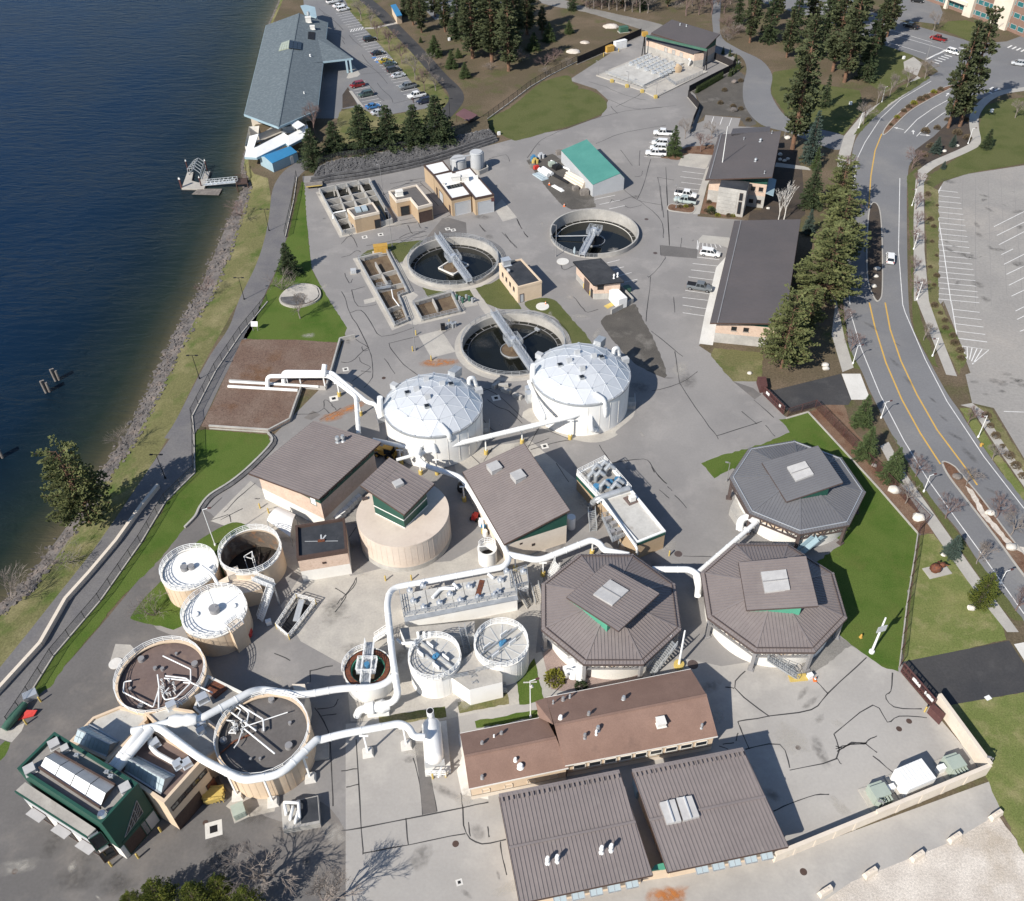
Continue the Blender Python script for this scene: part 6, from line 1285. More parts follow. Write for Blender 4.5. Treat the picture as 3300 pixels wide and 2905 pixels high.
hvac(f3,g1(H1,858,190,4.75),(2.4,1.8,1.5),.3,'wall_white');hvac(f3b,g1(H1,915,188,4.65),(1.8,1.5,1.2),.3,'wall_white');hvac(f3b,g1(H1,983,177,4.65),(.8,.8,.7),.3,'wall_white');hvac(f3,g1(H1,790,213,4.7),(.6,.6,.5),.3,'wall_white')
for k in range(5):q=g1(H1,820+16*k,230-3.5*k,4.74);mb=MB().box((q.x,q.y,4.85),(.9,1.6,.14),.35);f3.p('solar_panel',mb,'glass_dark')
f4=flatb('screen_house','L-shaped tan building with brown flat roof and dark double door',H1(465,257,630,218,722,330,637,352,592,297,510,313),4.1,'wall_tan','roof_tar_grey','wall_pale',.35)
hvac(f4,g1(H1,528,275,4.15),(1.7,1.3,1.2),.3,'wall_white');a,b=W(H1(637,352,722,330),4.1);opening(f4,a,b,.48,1.5,3.4,2.8,'trim_brown',name='garage_door')
a,b=W(H1(510,313,592,297),4.1);opening(f4,a,b,.55,1.3,2.2,2.4,'glass_dark',name='door')
f5=flatb('screen_hut','small tan hut with dark roof standing over the screening channels',H1(218,362,370,322,408,378,300,402,262,412),4.0,'wall_tan','roof_tar_grey','wall_pale',.3)
a,b=W(H1(262,412,408,378),4.0);opening(f5,a,b,.88,1.2,1.4,2.3,'glass_dark',name='door')
for x,y in ((282,363),(320,355)):q=g1(H1,x,y,4.1);mb=MB().box((q.x,q.y,4.25),(1.3,2.4,.4),.35);f5.p('skylight',mb,'glass_pale')
# kiosk with black roof, container and wall
T=Thing('electrical_building','small brick building with black standing-seam roof next to the upper right clarifier','building',g1(C2,970,1112))
rp=W(C2(740,730,940,955,1235,922,1010,698),[4.2,4.2,4.9,4.9]);cc_=sum(rp,Vector())/4;f=[Vector((cc_.x+(p.x-cc_.x)*.86,cc_.y+(p.y-cc_.y)*.86,0))for p in rp]
walls(T,f,0,1.5,'wall_concrete','base_wall');walls(T,f,1.5,[4.1,4.1,4.7,4.7],'brick_pink');seam_roof(T,rp,rp[3]-rp[0],.55,'membrane_black',split=True);fascia(T,rp,.25,.1,'black')
opening(T,f[0],f[1],.62,1.5,2.4,2.9,'steel_brown',name='garage_door');opening(T,f[0],f[1],.9,1.1,.9,2.1,'glass_dark',name='door');opening(T,f[1],f[2],.25,3.1,1.3,1.1,'glass_dark')
for x,y in ((1135,890),(1170,875)):vent(T,onplane(C2(x,y)[0],rp),1.0,.25)
P=W(C2(1090,1003,1170,985,1265,1075,1185,1100),2.6);mb=MB().prism(ccw(P),.1,2.6,True);single('generator_container',mb,'pipe_white','white generator container behind the small brick building','container',sm=False)
P=[g1(C2,x,y)for x,y in ((1108,1238),(1318,1128),(1200,1000))];mb=MB()
for a,b in zip(P,P[1:]):mb.beam((a.x,a.y,.6),(b.x,b.y,.6),.3,1.2)
single('low_wall',mb,'wall_concrete','low L-shaped concrete wall around the white generator container','wall',sm=False)
P=W(C2(1038,1158,1110,1122,1148,1145,1075,1185),.04);mb=MB().slab(P,.04);single('ramp_plate',mb,'yellow','yellow ramp plate in front of the white generator container','ramp',sm=False)
# shed with green roof
T=Thing('storage_shed','pale grey storage shed with plain green roof beside the gravel yard','shed',g1(H2,590,500))
el,ri=W(H2(350,152,590,412),3.4),W(H2(543,68,797,325),4.9);d=ri[1]-el[1];d.z=0;er=[Vector((p.x,p.y,3.4))+d.normalized()*1.3 for p in ri]
mb=MB().slab([el[0],el[1],ri[1],ri[0]],.15);T.p('roof',mb,'roof_green');mb=MB().slab([ri[0]-U(.01),ri[1]-U(.01),er[1],er[0]],.15);T.p('roof_back',mb,'roof_green')
gab=lambda a,r_,e_:[(a.x,a.y,0),(e_.x,e_.y,0),(e_.x,e_.y,3.3),(r_.x,r_.y,4.78),(a.x,a.y,3.3)]
mb=MB().quad(*gab(el[1],ri[1],er[1]));mb.quad(*gab(el[0],ri[0],er[0]));mb.quad((el[0].x,el[0].y,0),(el[1].x,el[1].y,0),(el[1].x,el[1].y,3.3),(el[0].x,el[0].y,3.3));mb.quad((er[0].x,er[0].y,0),(er[1].x,er[1].y,0),(er[1].x,er[1].y,3.3),(er[0].x,er[0].y,3.3));T.p('wall',mb,'wall_grey')
mb=MB();rz=atan2(d.y,d.x)
for a,b in ((el[0],el[1]),):
    for k in range(24):q=a.lerp(b,(k+.5)/24);mb.box((q.x,q.y,1.65),(.05,.05,3.2))
T.p('wall_rib',mb,'wall_grey')
# ================================================================ long shingled building
T=Thing('long_shingled_building','long low building with brown shingled gable roof below the octagons','building',g1(E3,900,1200))
def gable(fa,fb,ra,rb,na,nb,ze,zr,mat='shingle_brown'):
    A_,B_,C_,D_,E_,F_=G(*fa,ze),G(*fb,ze),G(*ra,zr),G(*rb,zr),G(*na,ze),G(*nb,ze)
    mb=MB().slab([E_,F_,D_,C_],.14);T.p('roof_slope',mb,mat);mb=MB().slab([C_,D_,B_,A_],.14);T.p('roof_slope',mb,mat)
    mb=MB().beam(C_+U(.03),D_+U(.03),.35,.08);T.p('ridge_cap',mb,mat)
    cx_=sum((A_,B_,E_,F_),Vector())/4;f=[Vector((cx_.x+(p.x-cx_.x)*.96,cx_.y+(p.y-cx_.y)*.93,0))for p in (E_,F_,B_,A_)]
    walls(T,f,.9,ze-.02,'wall_cream');walls(T,inset(f,-.05),0,.9,'wall_pale','plinth')
    mb=MB()
    for a,b,r_ in ((f[0],f[3],C_),(f[1],f[2],D_)):m_=a.lerp(b,.5);mb.quad((a.x,a.y,ze-.02),(b.x,b.y,ze-.02),(m_.x,m_.y,zr-.25))
    T.p('gable_wall',mb,'wall_cream');mb=MB().beam(E_-U(.1),F_-U(.1),.1,.22);mb.beam(A_-U(.1),B_-U(.1),.1,.22);T.p('gutter',mb,'wall_white')
    return f,[E_,F_,D_,C_],[C_,D_,B_,A_]
fl,sA,sB=gable(E3(240,770)[0],E3(1040,612)[0],E3(280,985)[0],E3(1145,808)[0],E3(325,1292)[0],E3(1262,1095)[0],3.5,5.0)
fr_,sC,sD=gable(E3(1050,432)[0],A9(48,410)[0],E3(1130,692)[0],A9(143,565)[0],E3(1230,1075)[0],A9(210,812)[0],3.7,5.9)
hp=[G(*E3(950,468)[0],3.7),G(*E3(1050,432)[0],3.72),G(*E3(1118,682)[0],5.7),G(*E3(985,618)[0],3.75)];mb=MB().slab(hp,.12);T.p('hip_slope',mb,'shingle_brown')
q=ccw([Vector((p.x,p.y,0))for p in hp]);walls(T,inset(q,.25),0,3.5,'wall_cream')
for k in range(9):opening(T,fr_[0],fr_[1],.08+.105*k,2.1,1.6,1.0,'glass_dark','wall_white',sill=True)
for k in range(4):opening(T,fl[0],fl[1],.15+.24*k,1.6,1.0,.8,'wall_cream','wall_pale')
for x,y,r_,m_ in ((450,868,.25,'steel_grey'),(632,775,.25,'steel_grey'),(562,805,.14,'pipe_white')):vent(T,onplane(E3(x,y)[0],sB),.6,r_,m_)
for x,y,r_,m_ in ((762,1025,.25,'pipe_white'),(808,1085,.42,'pipe_white'),(450,1188,.25,'steel_grey')):vent(T,onplane(E3(x,y)[0],sA),.6,r_,m_)
for x,y,r_,m_ in ((1538,740,.3,'galv'),(1522,778,.2,'pipe_white'),(1415,810,.25,'steel_grey')):vent(T,onplane(E3(x,y)[0],sC),1.0,r_,m_)
for x,y,r_,m_ in ((1118,490,.15,'galv'),(1212,460,.25,'steel_grey'),(1275,435,.18,'galv'),(1780,452,.3,'galv'),(1187,635,.3,'pipe_white'),(1453,597,.25,'steel_grey')):vent(T,onplane(E3(x,y)[0],sD),.8,r_,m_)
q=onplane(A8(1908,738)[0],sC);hvac(T,q,(1.1,1.1,.8),.2,'wall_white');vent(T,onplane(A9(112,762)[0],sC),1.0,.2,'galv')
# ================================================================ blower building
P=W(H5(760,332,917,285,1088,495,945,552),3.9);f6=flatb('blower_building','tan building with pale flat roof and green trim by the slate octagon',H5(760,332,917,285,1088,495,945,552),3.9,'wall_tan','deck_grey','pipe_white',.35)
hvac(f6,g1(H5,920,335,3.95),(1.0,.8,1.0),.4,'wall_white');mb=MB();q=g1(H5,918,330,3.95);mb.box((q.x,q.y,4.0),(2.2,2.0,.1),.5);f6.p('rust_pad',mb,'roof_tar_brown')
mb=MB();pp=W(H5(945,552,1088,495),3.9);mb.beam(pp[0]+Vector((0,-.1,-.1)),pp[1]+Vector((0,-.1,-.1)),.15,.5);f6.p('green_trim',mb,'green_metal')
pipe(f6,[g1(H5,745,345,4.6),g1(H5,770,325,4.6),g1(H5,945,575,4.6),g1(H5,945,605,2.2)],.2,flange=False)
P=W(H5(642,205,780,135,915,290,758,332),3.6);T=Thing('blower_deck','open roof deck crowded with grey pipes and blue motors','building',(sum(P,Vector())/4).to_tuple()[:2]+(0,))
P=ccw(P);walls(T,P,0,3.6,'wall_tan');mb=MB();mb.add([(p.x,p.y,3.6)for p in P],[(0,1,2,3)]);T.p('deck',mb,'membrane_grey');mb=MB().prism(inset(P,-.08),2.6,3.75,False);T.p('green_band',mb,'green_metal')
mb=MB()
for a,b in zip(P,P[1:]+P[:1]):mb.beam(a+U(.2),b+U(.2),.3,.4)
T.p('parapet',mb,'pipe_white');mb=MB();railing(mb,[p+U(.3)for p in P],1.05,1.2,.07,3,True);T.p('railing',mb,'pipe_white')
rs=random.Random(9)
for x,y in ((738,285),(800,262),(845,250)):p=g1(H5,x,y,3.6);mb=MB().cyl(p,.55,3.6,4.9,14);mb.box((p.x+.3,p.y,4.4),(.8,.8,.9),.4);T.part('blower_motor',mb,'blue_paint')
for x,y in ((720,205),(760,190),(785,205),(700,240),(735,240),(830,280),(760,290),(815,300)):p=g1(H5,x,y,3.6);mb=MB().tube([p,p+U(1.5),p+Vector((.7,.5,1.9)),p+Vector((1.5,.4,1.2))],.34,10);T.part('blower_pipe',mb,'galv')
pipe(T,[g1(H5,715,355,2.0),g1(H5,735,330,4.4),g1(H5,800,305,4.8),g1(H5,905,272,4.8)],.5,'galv',name='header_pipe')
T=Thing('steel_stair','galvanised stair platform on the side of the blower building','stair',g1(H5,740,470))
stairs(T,g1(H5,725,490),g1(H5,715,385,3.2),1.2,12,steel=True);mb=MB();pl=W(H5(765,420,840,400,890,510,820,545),2.8);mb.slab(pl,.1);T.p('platform',mb,'galv');mb=MB();railing(mb,pl,1.05,.9,.07,3,True);T.p('platform_railing',mb,'galv')
for x,y in ((800,440),(830,462),(850,500),(822,505)):p=g1(H5,x,y,2.8);mb=MB().box((p.x,p.y,3.3),(1.1,.7,.9),.5);T.p('control_box',mb,'steel_grey')
for x in (800,):
    for k in range(8):p=g1(H5,800+8*k,420+12*k,2.8);mb=MB().beam(p,Vector((p.x,p.y,0)),.15);T.p('leg',mb,'galv')if k in (0,7)else None
# ================================================================ green block and its tan neighbour
P=W(A7(612,1335,825,1100,325,800,100,1025),9.6);R4=rect(P[0],P[1],P[2]);T=Thing('dewatering_building','green-clad building with white ridge skylight in the lower left corner','building',(sum(R4,Vector())/4).to_tuple()[:2]+(0,))
R4=ccw(R4);walls(T,R4,0,3.0,'wall_white','base_wall');walls(T,inset(R4,-.04),3.0,9.6,'green_metal');flat_top(T,R4,9.4,.5,'membrane_grey','green_metal',.3)
gF,gR,gT,gL=P;d=(gL-gF).normalized();n_=(gR-gF).normalized()
sk=[onplane(q,[U(10),Vector((1,0,10)),Vector((0,1,10))])for q in A7(235,1000,600,1240,690,1105,330,905)]
m0,m1_=sk[0].lerp(sk[3],.5)+U(.75),sk[1].lerp(sk[2],.5)+U(.75)
for k in range(4):
    a0_,a1_=sk[0].lerp(sk[1],k/4+.006),sk[0].lerp(sk[1],(k+1)/4-.006);b0_,b1_=m0.lerp(m1_,k/4+.006),m0.lerp(m1_,(k+1)/4-.006);e0,e1=sk[3].lerp(sk[2],k/4+.006),sk[3].lerp(sk[2],(k+1)/4-.006)
    mb=MB().slab([a0_,a1_,b1_,b0_],.08);T.p('skylight_panel',mb,'roof_white');mb=MB().slab([b0_,b1_,e1,e0],.08);T.p('skylight_panel',mb,'skylight')
mb=MB().beam(sk[0],sk[1],.2,.5);mb.beam(sk[2],sk[3],.2,.5);mb.quad(sk[0],m0,sk[3]);mb.quad(sk[1],m1_,sk[2]);T.p('skylight_kerb',mb,'trim_brown')
for x,y,s_ in ((330,868,1.1),(185,1020,1.1),(755,1130,1.1),(395,895,.8)):hvac(T,g1(A7,x,y,9.45),(s_,s_,.6),.65,'skylight')
vent(T,g1(A7,618,1290,9.45),.8,.6,'chrome')
for x,y in ((475,950),(655,1050),(680,1075)):p=g1(A7,x,y,9.45);mb=MB().beam(p,p+U(1.2),.1);mb.beam(p+Vector((-.5,0,.9)),p+Vector((.5,.2,.9)),.08);mb.box((p.x,p.y,10.5),(.5,.4,.3));T.p('roof_antenna',mb,'galv')
tri=[gF.lerp(gR,t)+U(z)for t,z in ((.2,-5.6),(.78,-4.9),(.8,-2.0))];out_=Vector((n_.y,-n_.x,0));out_=out_ if out_.dot(gF-gL)>0 else -out_
tri=[p+out_*.08 for p in tri];mb=MB();mb.add(tri,[(0,1,2)]);w_=T.p('window',mb,'glass_dark');mb=MB()
for i in range(3):mb.beam(tri[i],tri[(i+1)% 3],.08)
for t in (.35,.55,.75):mb.beam(tri[0].lerp(tri[1],t),tri[0].lerp(tri[2],t),.07);mb.beam(tri[1].lerp(tri[0],t),tri[1].lerp(tri[2],t),.07)
T.p('window_bars',mb,'steel_grey',w_)
F0,R0=Vector((gF.x,gF.y,0)),Vector((gR.x,gR.y,0))
a,b=(F0,R0)if (R0-F0).x*out_.y-(R0-F0).y*out_.x<0 else (R0,F0)
opening(T,F0,R0,.42,1.9,3.4,3.4,'trim_brown','green_metal',name='garage_door');opening(T,F0,R0,.8,1.8,2.2,3.2,'wall_grey','green_metal',name='garage_door')
# lean-to
lo=W(A7(520,1414,90,1140),7.0);hi_=W(A7(572,1364,150,1086),7.5);mb=MB().slab([lo[0],lo[1],hi_[1],hi_[0]],.25);T.p('lean_roof',mb,'membrane_grey')
mb=MB().beam(lo[0]-U(.2),lo[1]-U(.2),.15,.5);T.p('lean_fascia',mb,'green_metal')
f=[Vector((p.x,p.y,0))for p in (lo[0].lerp(hi_[0],.15),lo[1].lerp(hi_[1],.15),hi_[1],hi_[0])];f=ccw(f);walls(T,f,0,3.4,'wall_white','lean_wall');walls(T,f,3.4,6.9,'wall_grey','lean_upper_wall')
la,lb=Vector((lo[0].x,lo[0].y,0)).lerp(Vector((hi_[0].x,hi_[0].y,0)),.15),Vector((lo[1].x,lo[1].y,0)).lerp(Vector((hi_[1].x,hi_[1].y,0)),.15);od=Vector(((lo[0]-hi_[0]).x,(lo[0]-hi_[0]).y,0)).normalized();dd=(lb-la).normalized()
for t in (.12,.46,.82):
    q=la.lerp(lb,t)+U(3.5);mb=MB().slab([q-dd*1.2,q+dd*1.2,q+dd*1.2+od*1.1-U(.4),q-dd*1.2+od*1.1-U(.4)],.08);T.p('awning',mb,'steel_grey');opening(T,lb,la,1-t,2.2,2.2,3.2,'glass_dark',name='door')
end=[la,hi_[0]];e0,e1=Vector((la.x,la.y,0)),Vector((hi_[0].x,hi_[0].y,0));opening(T,e0,e1,.5,4.9,1.5,3.0,'glass_dark','green_metal');opening(T,e0,e1,.5,1.3,1.6,2.4,'glass_dark',name='door')
P=W(A7(985,1215,1215,957,880,720,650,955),7.0);R4=rect(P[0],P[1],P[2]);T=Thing('old_control_building','tan building with glazed barrel skylights next to the green block','building',(sum(R4,Vector())/4).to_tuple()[:2]+(0,))
walls(T,ccw(R4),0,7.0,'wall_cream');flat_top(T,R4,6.9,.45,'roof_tar_brown','wall_cream',.35)
a,b=Vector((R4[0].x,R4[0].y,0)),Vector((R4[1].x,R4[1].y,0));rz=atan2((b-a).y,(b-a).x)
for t in (.16,.33,.5,.68,.87):opening(T,a,b,t,4.9,1.3,.9,'glass_dark','trim_brown')
opening(T,a,b,.33,1.4,4.2,2.8,'trim_brown',name='garage_door');opening(T,a,b,.93,1.2,1.4,2.2,'sculpture_rust',name='door')
def greenhouse(T,qd,z,h=1.5):
    p=[g1(A7,x,y,z)for x,y in qd];m0,m1_=p[0].lerp(p[3],.5)+U(h),p[1].lerp(p[2],.5)+U(h);n=9
    for k in range(n):
        for s0,s1_,t0,t1_ in ((p[0],p[1],m0,m1_),(m0,m1_,p[3],p[2])):
            a0_,a1_,b1_,b0_=s0.lerp(s1_,k/n+.004),s0.lerp(s1_,(k+1)/n-.004),t0.lerp(t1_,(k+1)/n-.004),t0.lerp(t1_,k/n+.004)
            for (x0,x1)in ((0.02,.5),(.52,.98)):mb=MB().slab([a0_.lerp(b0_,x0),a1_.lerp(b1_,x0),a1_.lerp(b1_,x1)+U(.12 if x1==.5 else 0),a0_.lerp(b0_,x1)+U(.12 if x1==.5 else 0)],.06);T.p('glazing_panel',mb,'glass_pale')
    mb=MB().beam(p[0],p[1],.18,.4);mb.beam(p[2],p[3],.18,.4);mb.beam(m0,m1_,.14,.12);mb.quad(p[0],m0,p[3]);mb.quad(p[1],m1_,p[2]);T.p('skylight_frame',mb,'galv')
greenhouse(T,((745,1022),(965,1158),(1045,1050),(818,935)),7.0)
pipe(T,[g1(A7,900,780,7.4),g1(A7,893,860,7.4),g1(A7,930,910,7.4),g1(A7,1075,990,7.4)],.3,flange=False)
for x,y in ((1070,990),(1120,985),(930,865)):hvac(T,g1(A7,x,y,7.0),(1.0,.9,.8),.7,'alum')
P=W(A7(560,705,720,640,870,675,880,720,640,960,420,850),4.6);T=Thing('settling_deck','concrete deck with glazed skylight between green block and brown tank','building',g1(A7,600,850))
walls(T,ccw(P),0,4.6,'wall_cream');flat_top(T,P,4.6,.3,'deck_grey','wall_cream',.3);greenhouse(T,((435,855),(640,935),(712,845),(530,742)),4.7,1.2)
P=W(A7(870,680,1000,640,1150,665,1290,770,1300,900,1215,957,1030,830),5.0);T=Thing('tank_bridge_deck','weathered concrete deck with pipes between the two flat-roofed digesters','building',g1(A7,1100,800))
walls(T,ccw(P),0,5.0,'wall_cream');flat_top(T,P,5.0,.25,'deck_grey','wall_cream',.25)
for x,y,s_ in ((1215,600,1.3),(1030,640,1.1),(1210,745,1.0),(1205,790,.9),(1350,665,1.1),(1390,625,1.0)):hvac(T,g1(A7,x,y,5.0),(s_,s_*.8,s_*.8),.6,'alum')
P=W(A7(1245,455,1480,570,1400,640,1290,770,1160,650,1200,560),3.6);T=Thing('valve_deck','shadowed concrete valve deck wedged between the two flat-roofed digesters','building',g1(A7,1300,600));walls(T,ccw(P),0,3.6,'wall_cream');flat_top(T,P,3.6,.35,'membrane_grey','wall_white',.25)
p=g1(A7,1290,530,3.7);mb=MB().box((p.x,p.y,3.75),(2.0,2.4,.25),.9);T.p('rust_hatch',mb,'sculpture_rust')
# ================================================================ boathouse, annex and blue shed by the river
T=Thing('boathouse','large building with blue-grey shingled roof standing over the river edge','building',g1(F1,1100,900))
ze,zr=4.2,7.2
ridge=[G(*F1(1330,140)[0],6.6),G(*F1(1110,1350)[0],6.6)];wl=W(F1(980,268,748,1215),ze);er_=W(F1(1635,238,1618,448,1902,625,1585,672,1525,1170),ze)
mb=MB().slab([ridge[0],wl[0],wl[1],ridge[1]],.25);T.p('roof_slope',mb,'shingle_blue')
rm=ridge[0].lerp(ridge[1],.36);
for poly in ([ridge[0],ridge[1],er_[4],er_[0]],):mb=MB().slab(poly,.25);T.p('roof_slope',mb,'shingle_blue')
pk=er_[1].lerp(er_[3],.3);mb=MB();inn_=ridge[0].lerp(ridge[1],.45);
cp=[er_[0].lerp(er_[4],.22)+U(.15),er_[2]+U(.15),er_[0].lerp(er_[4],.5)+U(.15)];q=(ridge[0].lerp(ridge[1],.4)-cp[0].lerp(cp[2],.5));mb.slab([cp[0],cp[1],cp[2],cp[2]+q*.25,cp[0]+q*.25],.3);T.p('canopy_roof',mb,'shingle_blue')
mb=MB().beam(wl[1]-U(.25),ridge[1]-U(.25),.25,.55);mb.beam(ridge[1]-U(.25),er_[4]-U(.25),.25,.55);mb.beam(cp[1]-U(.2),cp[2]-U(.2),.25,.5);mb.beam(wl[0]-U(.2),wl[1]-U(.2),.2,.3);mb.beam(er_[4]-U(.2),er_[0]-U(.2),.2,.3);T.p('fascia',mb,'wall_blue')
mb=MB().beam(ridge[0]+U(.04),ridge[1]+U(.04),.4,.1);T.p('ridge_cap',mb,'shingle_blue')
cx_=sum([wl[0],wl[1],er_[4],er_[0]],Vector())/4;f=ccw([Vector((cx_.x+(p.x-cx_.x)*.86,cx_.y+(p.y-cx_.y)*.93,0))for p in (wl[0],wl[1],er_[4],er_[0])]);walls(T,f,-3.2,4.1,'wall_pale')
for p in (cp[1]*.93+cp[2]*.07,cp[1]*.8+cp[2]*.2):mb=MB().beam((p.x-.3,p.y,0),(p.x-.3,p.y,4),.6);T.p('canopy_post',mb,'wall_blue')
for k in range(7):
    for i in range(len(f)):opening(T,f[i],f[(i+1)% 4],.1+.13*k,2.2,1.8,1.6,'glass_dark','wall_blue')if (f[(i+1)% 4]-f[i]).length>20 else None
pl1,pl2=[ridge[0],wl[0],wl[1]],[ridge[0],ridge[1],er_[4]]
for pl,qd,m_ in ((pl1,F1(1232,435,1222,520,1115,548,1145,465),'glass_green'),(pl2,F1(1232,435,1362,460,1355,538,1222,520),'glass_dark')):
    q=[onplane(x,pl)+U(.35)for x in qd]
    for i in range(4):
        for j_ in range(3):mb=MB();L_=lambda s_,t:q[0].lerp(q[3],s_).lerp(q[1].lerp(q[2],s_),t);mb.slab([L_(i/4+.01,j_/3+.01),L_((i+1)/4-.01,j_/3+.01),L_((i+1)/4-.01,(j_+1)/3-.01),L_(i/4+.01,(j_+1)/3-.01)],.3);T.p('skylight_pane',mb,m_)
hvac(T,onplane(F1(1432,235)[0],pl2),(1.8,1.6,1.6),.2,'wall_white');vent(T,onplane(F1(1437,200)[0],pl2),2.4,.6,'galv');hvac(T,onplane(F1(1475,310)[0],pl2),(1.5,1.3,1.0),.2,'wall_white')
q=[onplane(x,pl2)+U(.2)for x in F1(1430,342,1500,348,1495,425,1425,415)];mb=MB().slab(q,.3);T.p('louver',mb,'black');vent(T,onplane(F1(1450,600)[0],pl2),.7,.3);vent(T,onplane(F1(1385,995)[0],pl2),.6,.2)
mb=MB();P=W(F1(1345,60,1400,50,1500,75,1520,190,1390,150),5.2);mb.slab(P,.4);T.p('rear_roof',mb,'wall_blue')
T=Thing('terrace_pavilion','white metal roofed terrace pavilion in front of the boathouse','building',g1(F1,1000,1650))
outer,inner=W(F1(805,1445,752,1665,880,1672,1190,1520,1220,1545,1440,1430),3.2),W(F1(900,1420,850,1570,880,1560,1165,1410,1210,1440,1420,1330),4.0)
for i in range(5):mb=MB().slab([outer[i],outer[i+1],inner[i+1],inner[i]],.15);T.p('roof_panel',mb,'roof_white')
mb=MB()
for a,b in zip(outer,outer[1:]):mb.beam(a-U(.35),b-U(.35),.15,.6)
T.p('fascia',mb,'wall_blue');pf=ccw([Vector((p.x,p.y,0))for p in W(F1(820,1450,780,1660,870,1665,1180,1525,1430,1420,1400,1340,1180,1420,920,1530,930,1440),0)])
walls(T,pf,-2.6,2.9,'wall_white');mb=MB();P=W(F1(900,1450,880,1530,1165,1410,1120,1350,1040,1360),.9);mb.add([(p.x,p.y,1.2)for p in P],[]);mb.f=tess(P);T.p('terrace_floor',mb,'concrete')
hvac(T,g1(F1,1225,1390,3.2),(3.4,2.4,1.6),.25,'galv');mb=MB();P=W(F1(1240,1315,1320,1280,1390,1325,1310,1370),5.2);mb.slab(P,.2);T.p('flat_canopy',mb,'roof_white')
p=sum(P,Vector())/4
for q in P:mb=MB().beam(q,(q.x,q.y,3.4),.15);T.p('canopy_post',mb,'wall_white')
T=Thing('blue_shed','pale blue shed with bright blue roof at the start of the river path','shed',g1(F1,1050,1780))
lo=W(F1(1045,1735,1310,1615),2.6);ri=W(F1(960,1660,1240,1553),3.5);bk=[ri[0]+(ri[0]-lo[0])*.8,ri[1]+(ri[1]-lo[1])*.8];bk=[Vector((p.x,p.y,2.6))for p in bk]
mb=MB().slab([lo[0],lo[1],ri[1],ri[0]],.12);T.p('roof_slope',mb,'roof_blue');mb=MB().slab([ri[0],ri[1],bk[1],bk[0]],.12);T.p('roof_slope',mb,'roof_blue')
f=[Vector((p.x,p.y,0))for p in (lo[0],lo[1],bk[1],bk[0])];walls(T,f,0,2.5,'wall_blue');mb=MB()
for a,b,r_ in ((lo[0],bk[0],ri[0]),(lo[1],bk[1],ri[1])):mb.quad((a.x,a.y,2.5),(b.x,b.y,2.5),(r_.x,r_.y,3.4))
T.p('gable_wall',mb,'wall_blue');opening(T,f[0],f[1],.75,1.1,.9,2.0,'wall_white','wall_white',name='door');p=g1(F1,1110,1790);mb=MB().box((p.x,p.y,.5),(.9,.6,1.0),.5);T.p('air_unit',mb,'wall_grey')
# ================================================================ office tower at the top right
T=Thing('clinic_building','brick office block with teal window bands at the top right corner','building',g1(F4,1720,200))
a,b=g1(F4,1280,60),g1(F4,1700,215);d=(b-a).normalized();n_=Vector((-d.y,d.x,0));a=a-d*10;e=b+d*6;w1=[a,e,e+n_*26,a+n_*26];Hh=15
walls(T,w1,0,Hh,'shingle_brown');flat_top(T,w1,Hh,.6,'membrane_grey','wall_pale')
L=(e-a).length
for fl_ in range(4):
    for k in range(int(L/2.4)):opening(T,a,e,(k+.5)/int(L/2.4),1.9+fl_*3.7,2.2,1.5,'glass_teal','wall_grey')
fn=-n_
for t in (.6,.97):q=a.lerp(e,t)+fn*.5;mb=MB().box((q.x,q.y,8.5),(3.6 if t<.9 else 7.5,2.0,17),atan2(d.y,d.x));T.p('pier',mb,'wall_pale')
e2=e+n_*0;w2=[e,e+d*40+fn*4,e+d*40+n_*20,e+n_*20];walls(T,w2,0,12,'shingle_brown','wing_wall');flat_top(T,w2,12,.5,'membrane_grey','wall_pale')
for fl_ in range(3):
    for k in range(12):opening(T,w2[0],w2[1],(k+.5)/12,1.9+fl_*3.7,2.6,1.5,'glass_teal','wall_grey')
p=g1(F4,1440,110);rz=atan2(d.y,d.x);mb=MB().box((p.x,p.y+1,4.3),(10,6,.6),rz);T.p('porch_roof',mb,'roof_white')
for dx,dy in ((-4.4,-2.3),(4.4,-2.3),(-4.4,2.3),(4.4,2.3)):q=p+Vector((0,1,0))+d*dx+n_*dy;mb=MB().box((q.x,q.y,2.0),(1.2,1.2,4.0),rz,(.8,.8));T.p('porch_pillar',mb,'wall_pale')
mb=MB();q=p+Vector((0,1,0))+fn*3.05;mb.box((q.x,q.y,4.0),(10.1,.2,1.1),rz);T.p('porch_fascia',mb,'wall_pale')
# ================================================================ white ducts
def run(f,z,*p):return [g1(f,p[i],p[i+1],z)for i in range(0,len(p),2)]
def support(T,x,y,z,base=True):
    p=Vector((x,y,0));mb=MB().beam(p,p+U(z),.22);mb.beam(p+Vector((-.6,0,z-.05)),p+Vector((.6,0,z-.05)),.2);o_=T.p('support_post',mb,'pipe_white')
    if base:mb=MB().cyl(p,.38,0,.9,12);T.part('post_guard',mb,'yellow',o_)
T=Thing('gas_duct','main white duct sweeping from the right dome past the octagons to the thickeners','duct',g1(A5,865,915))
P=run(A5,1.0,1530,775)+run(A5,2.6,1490,770)+run(A5,5.0,1488,668)+run(A5,5.0,1440,668,1380,690)+run(A5,4.2,480,905)+run(A5,4.0,455,935,500,985)+run(A5,4.0,715,1052,765,1120,970,1462,1005,1545,970,1590,300,1715)+run(A8,4.6,272,10,305,330,340,570)+run(A8,2.2,300,612,240,622)
pipe(T,P,.48,br=1.5)
pipe(T,run(A5,4.2,560,900)+run(A5,6.0,545,850,500,838)+run(A5,5.0,468,870,455,930),.5,br=1.2,name='branch_pipe')
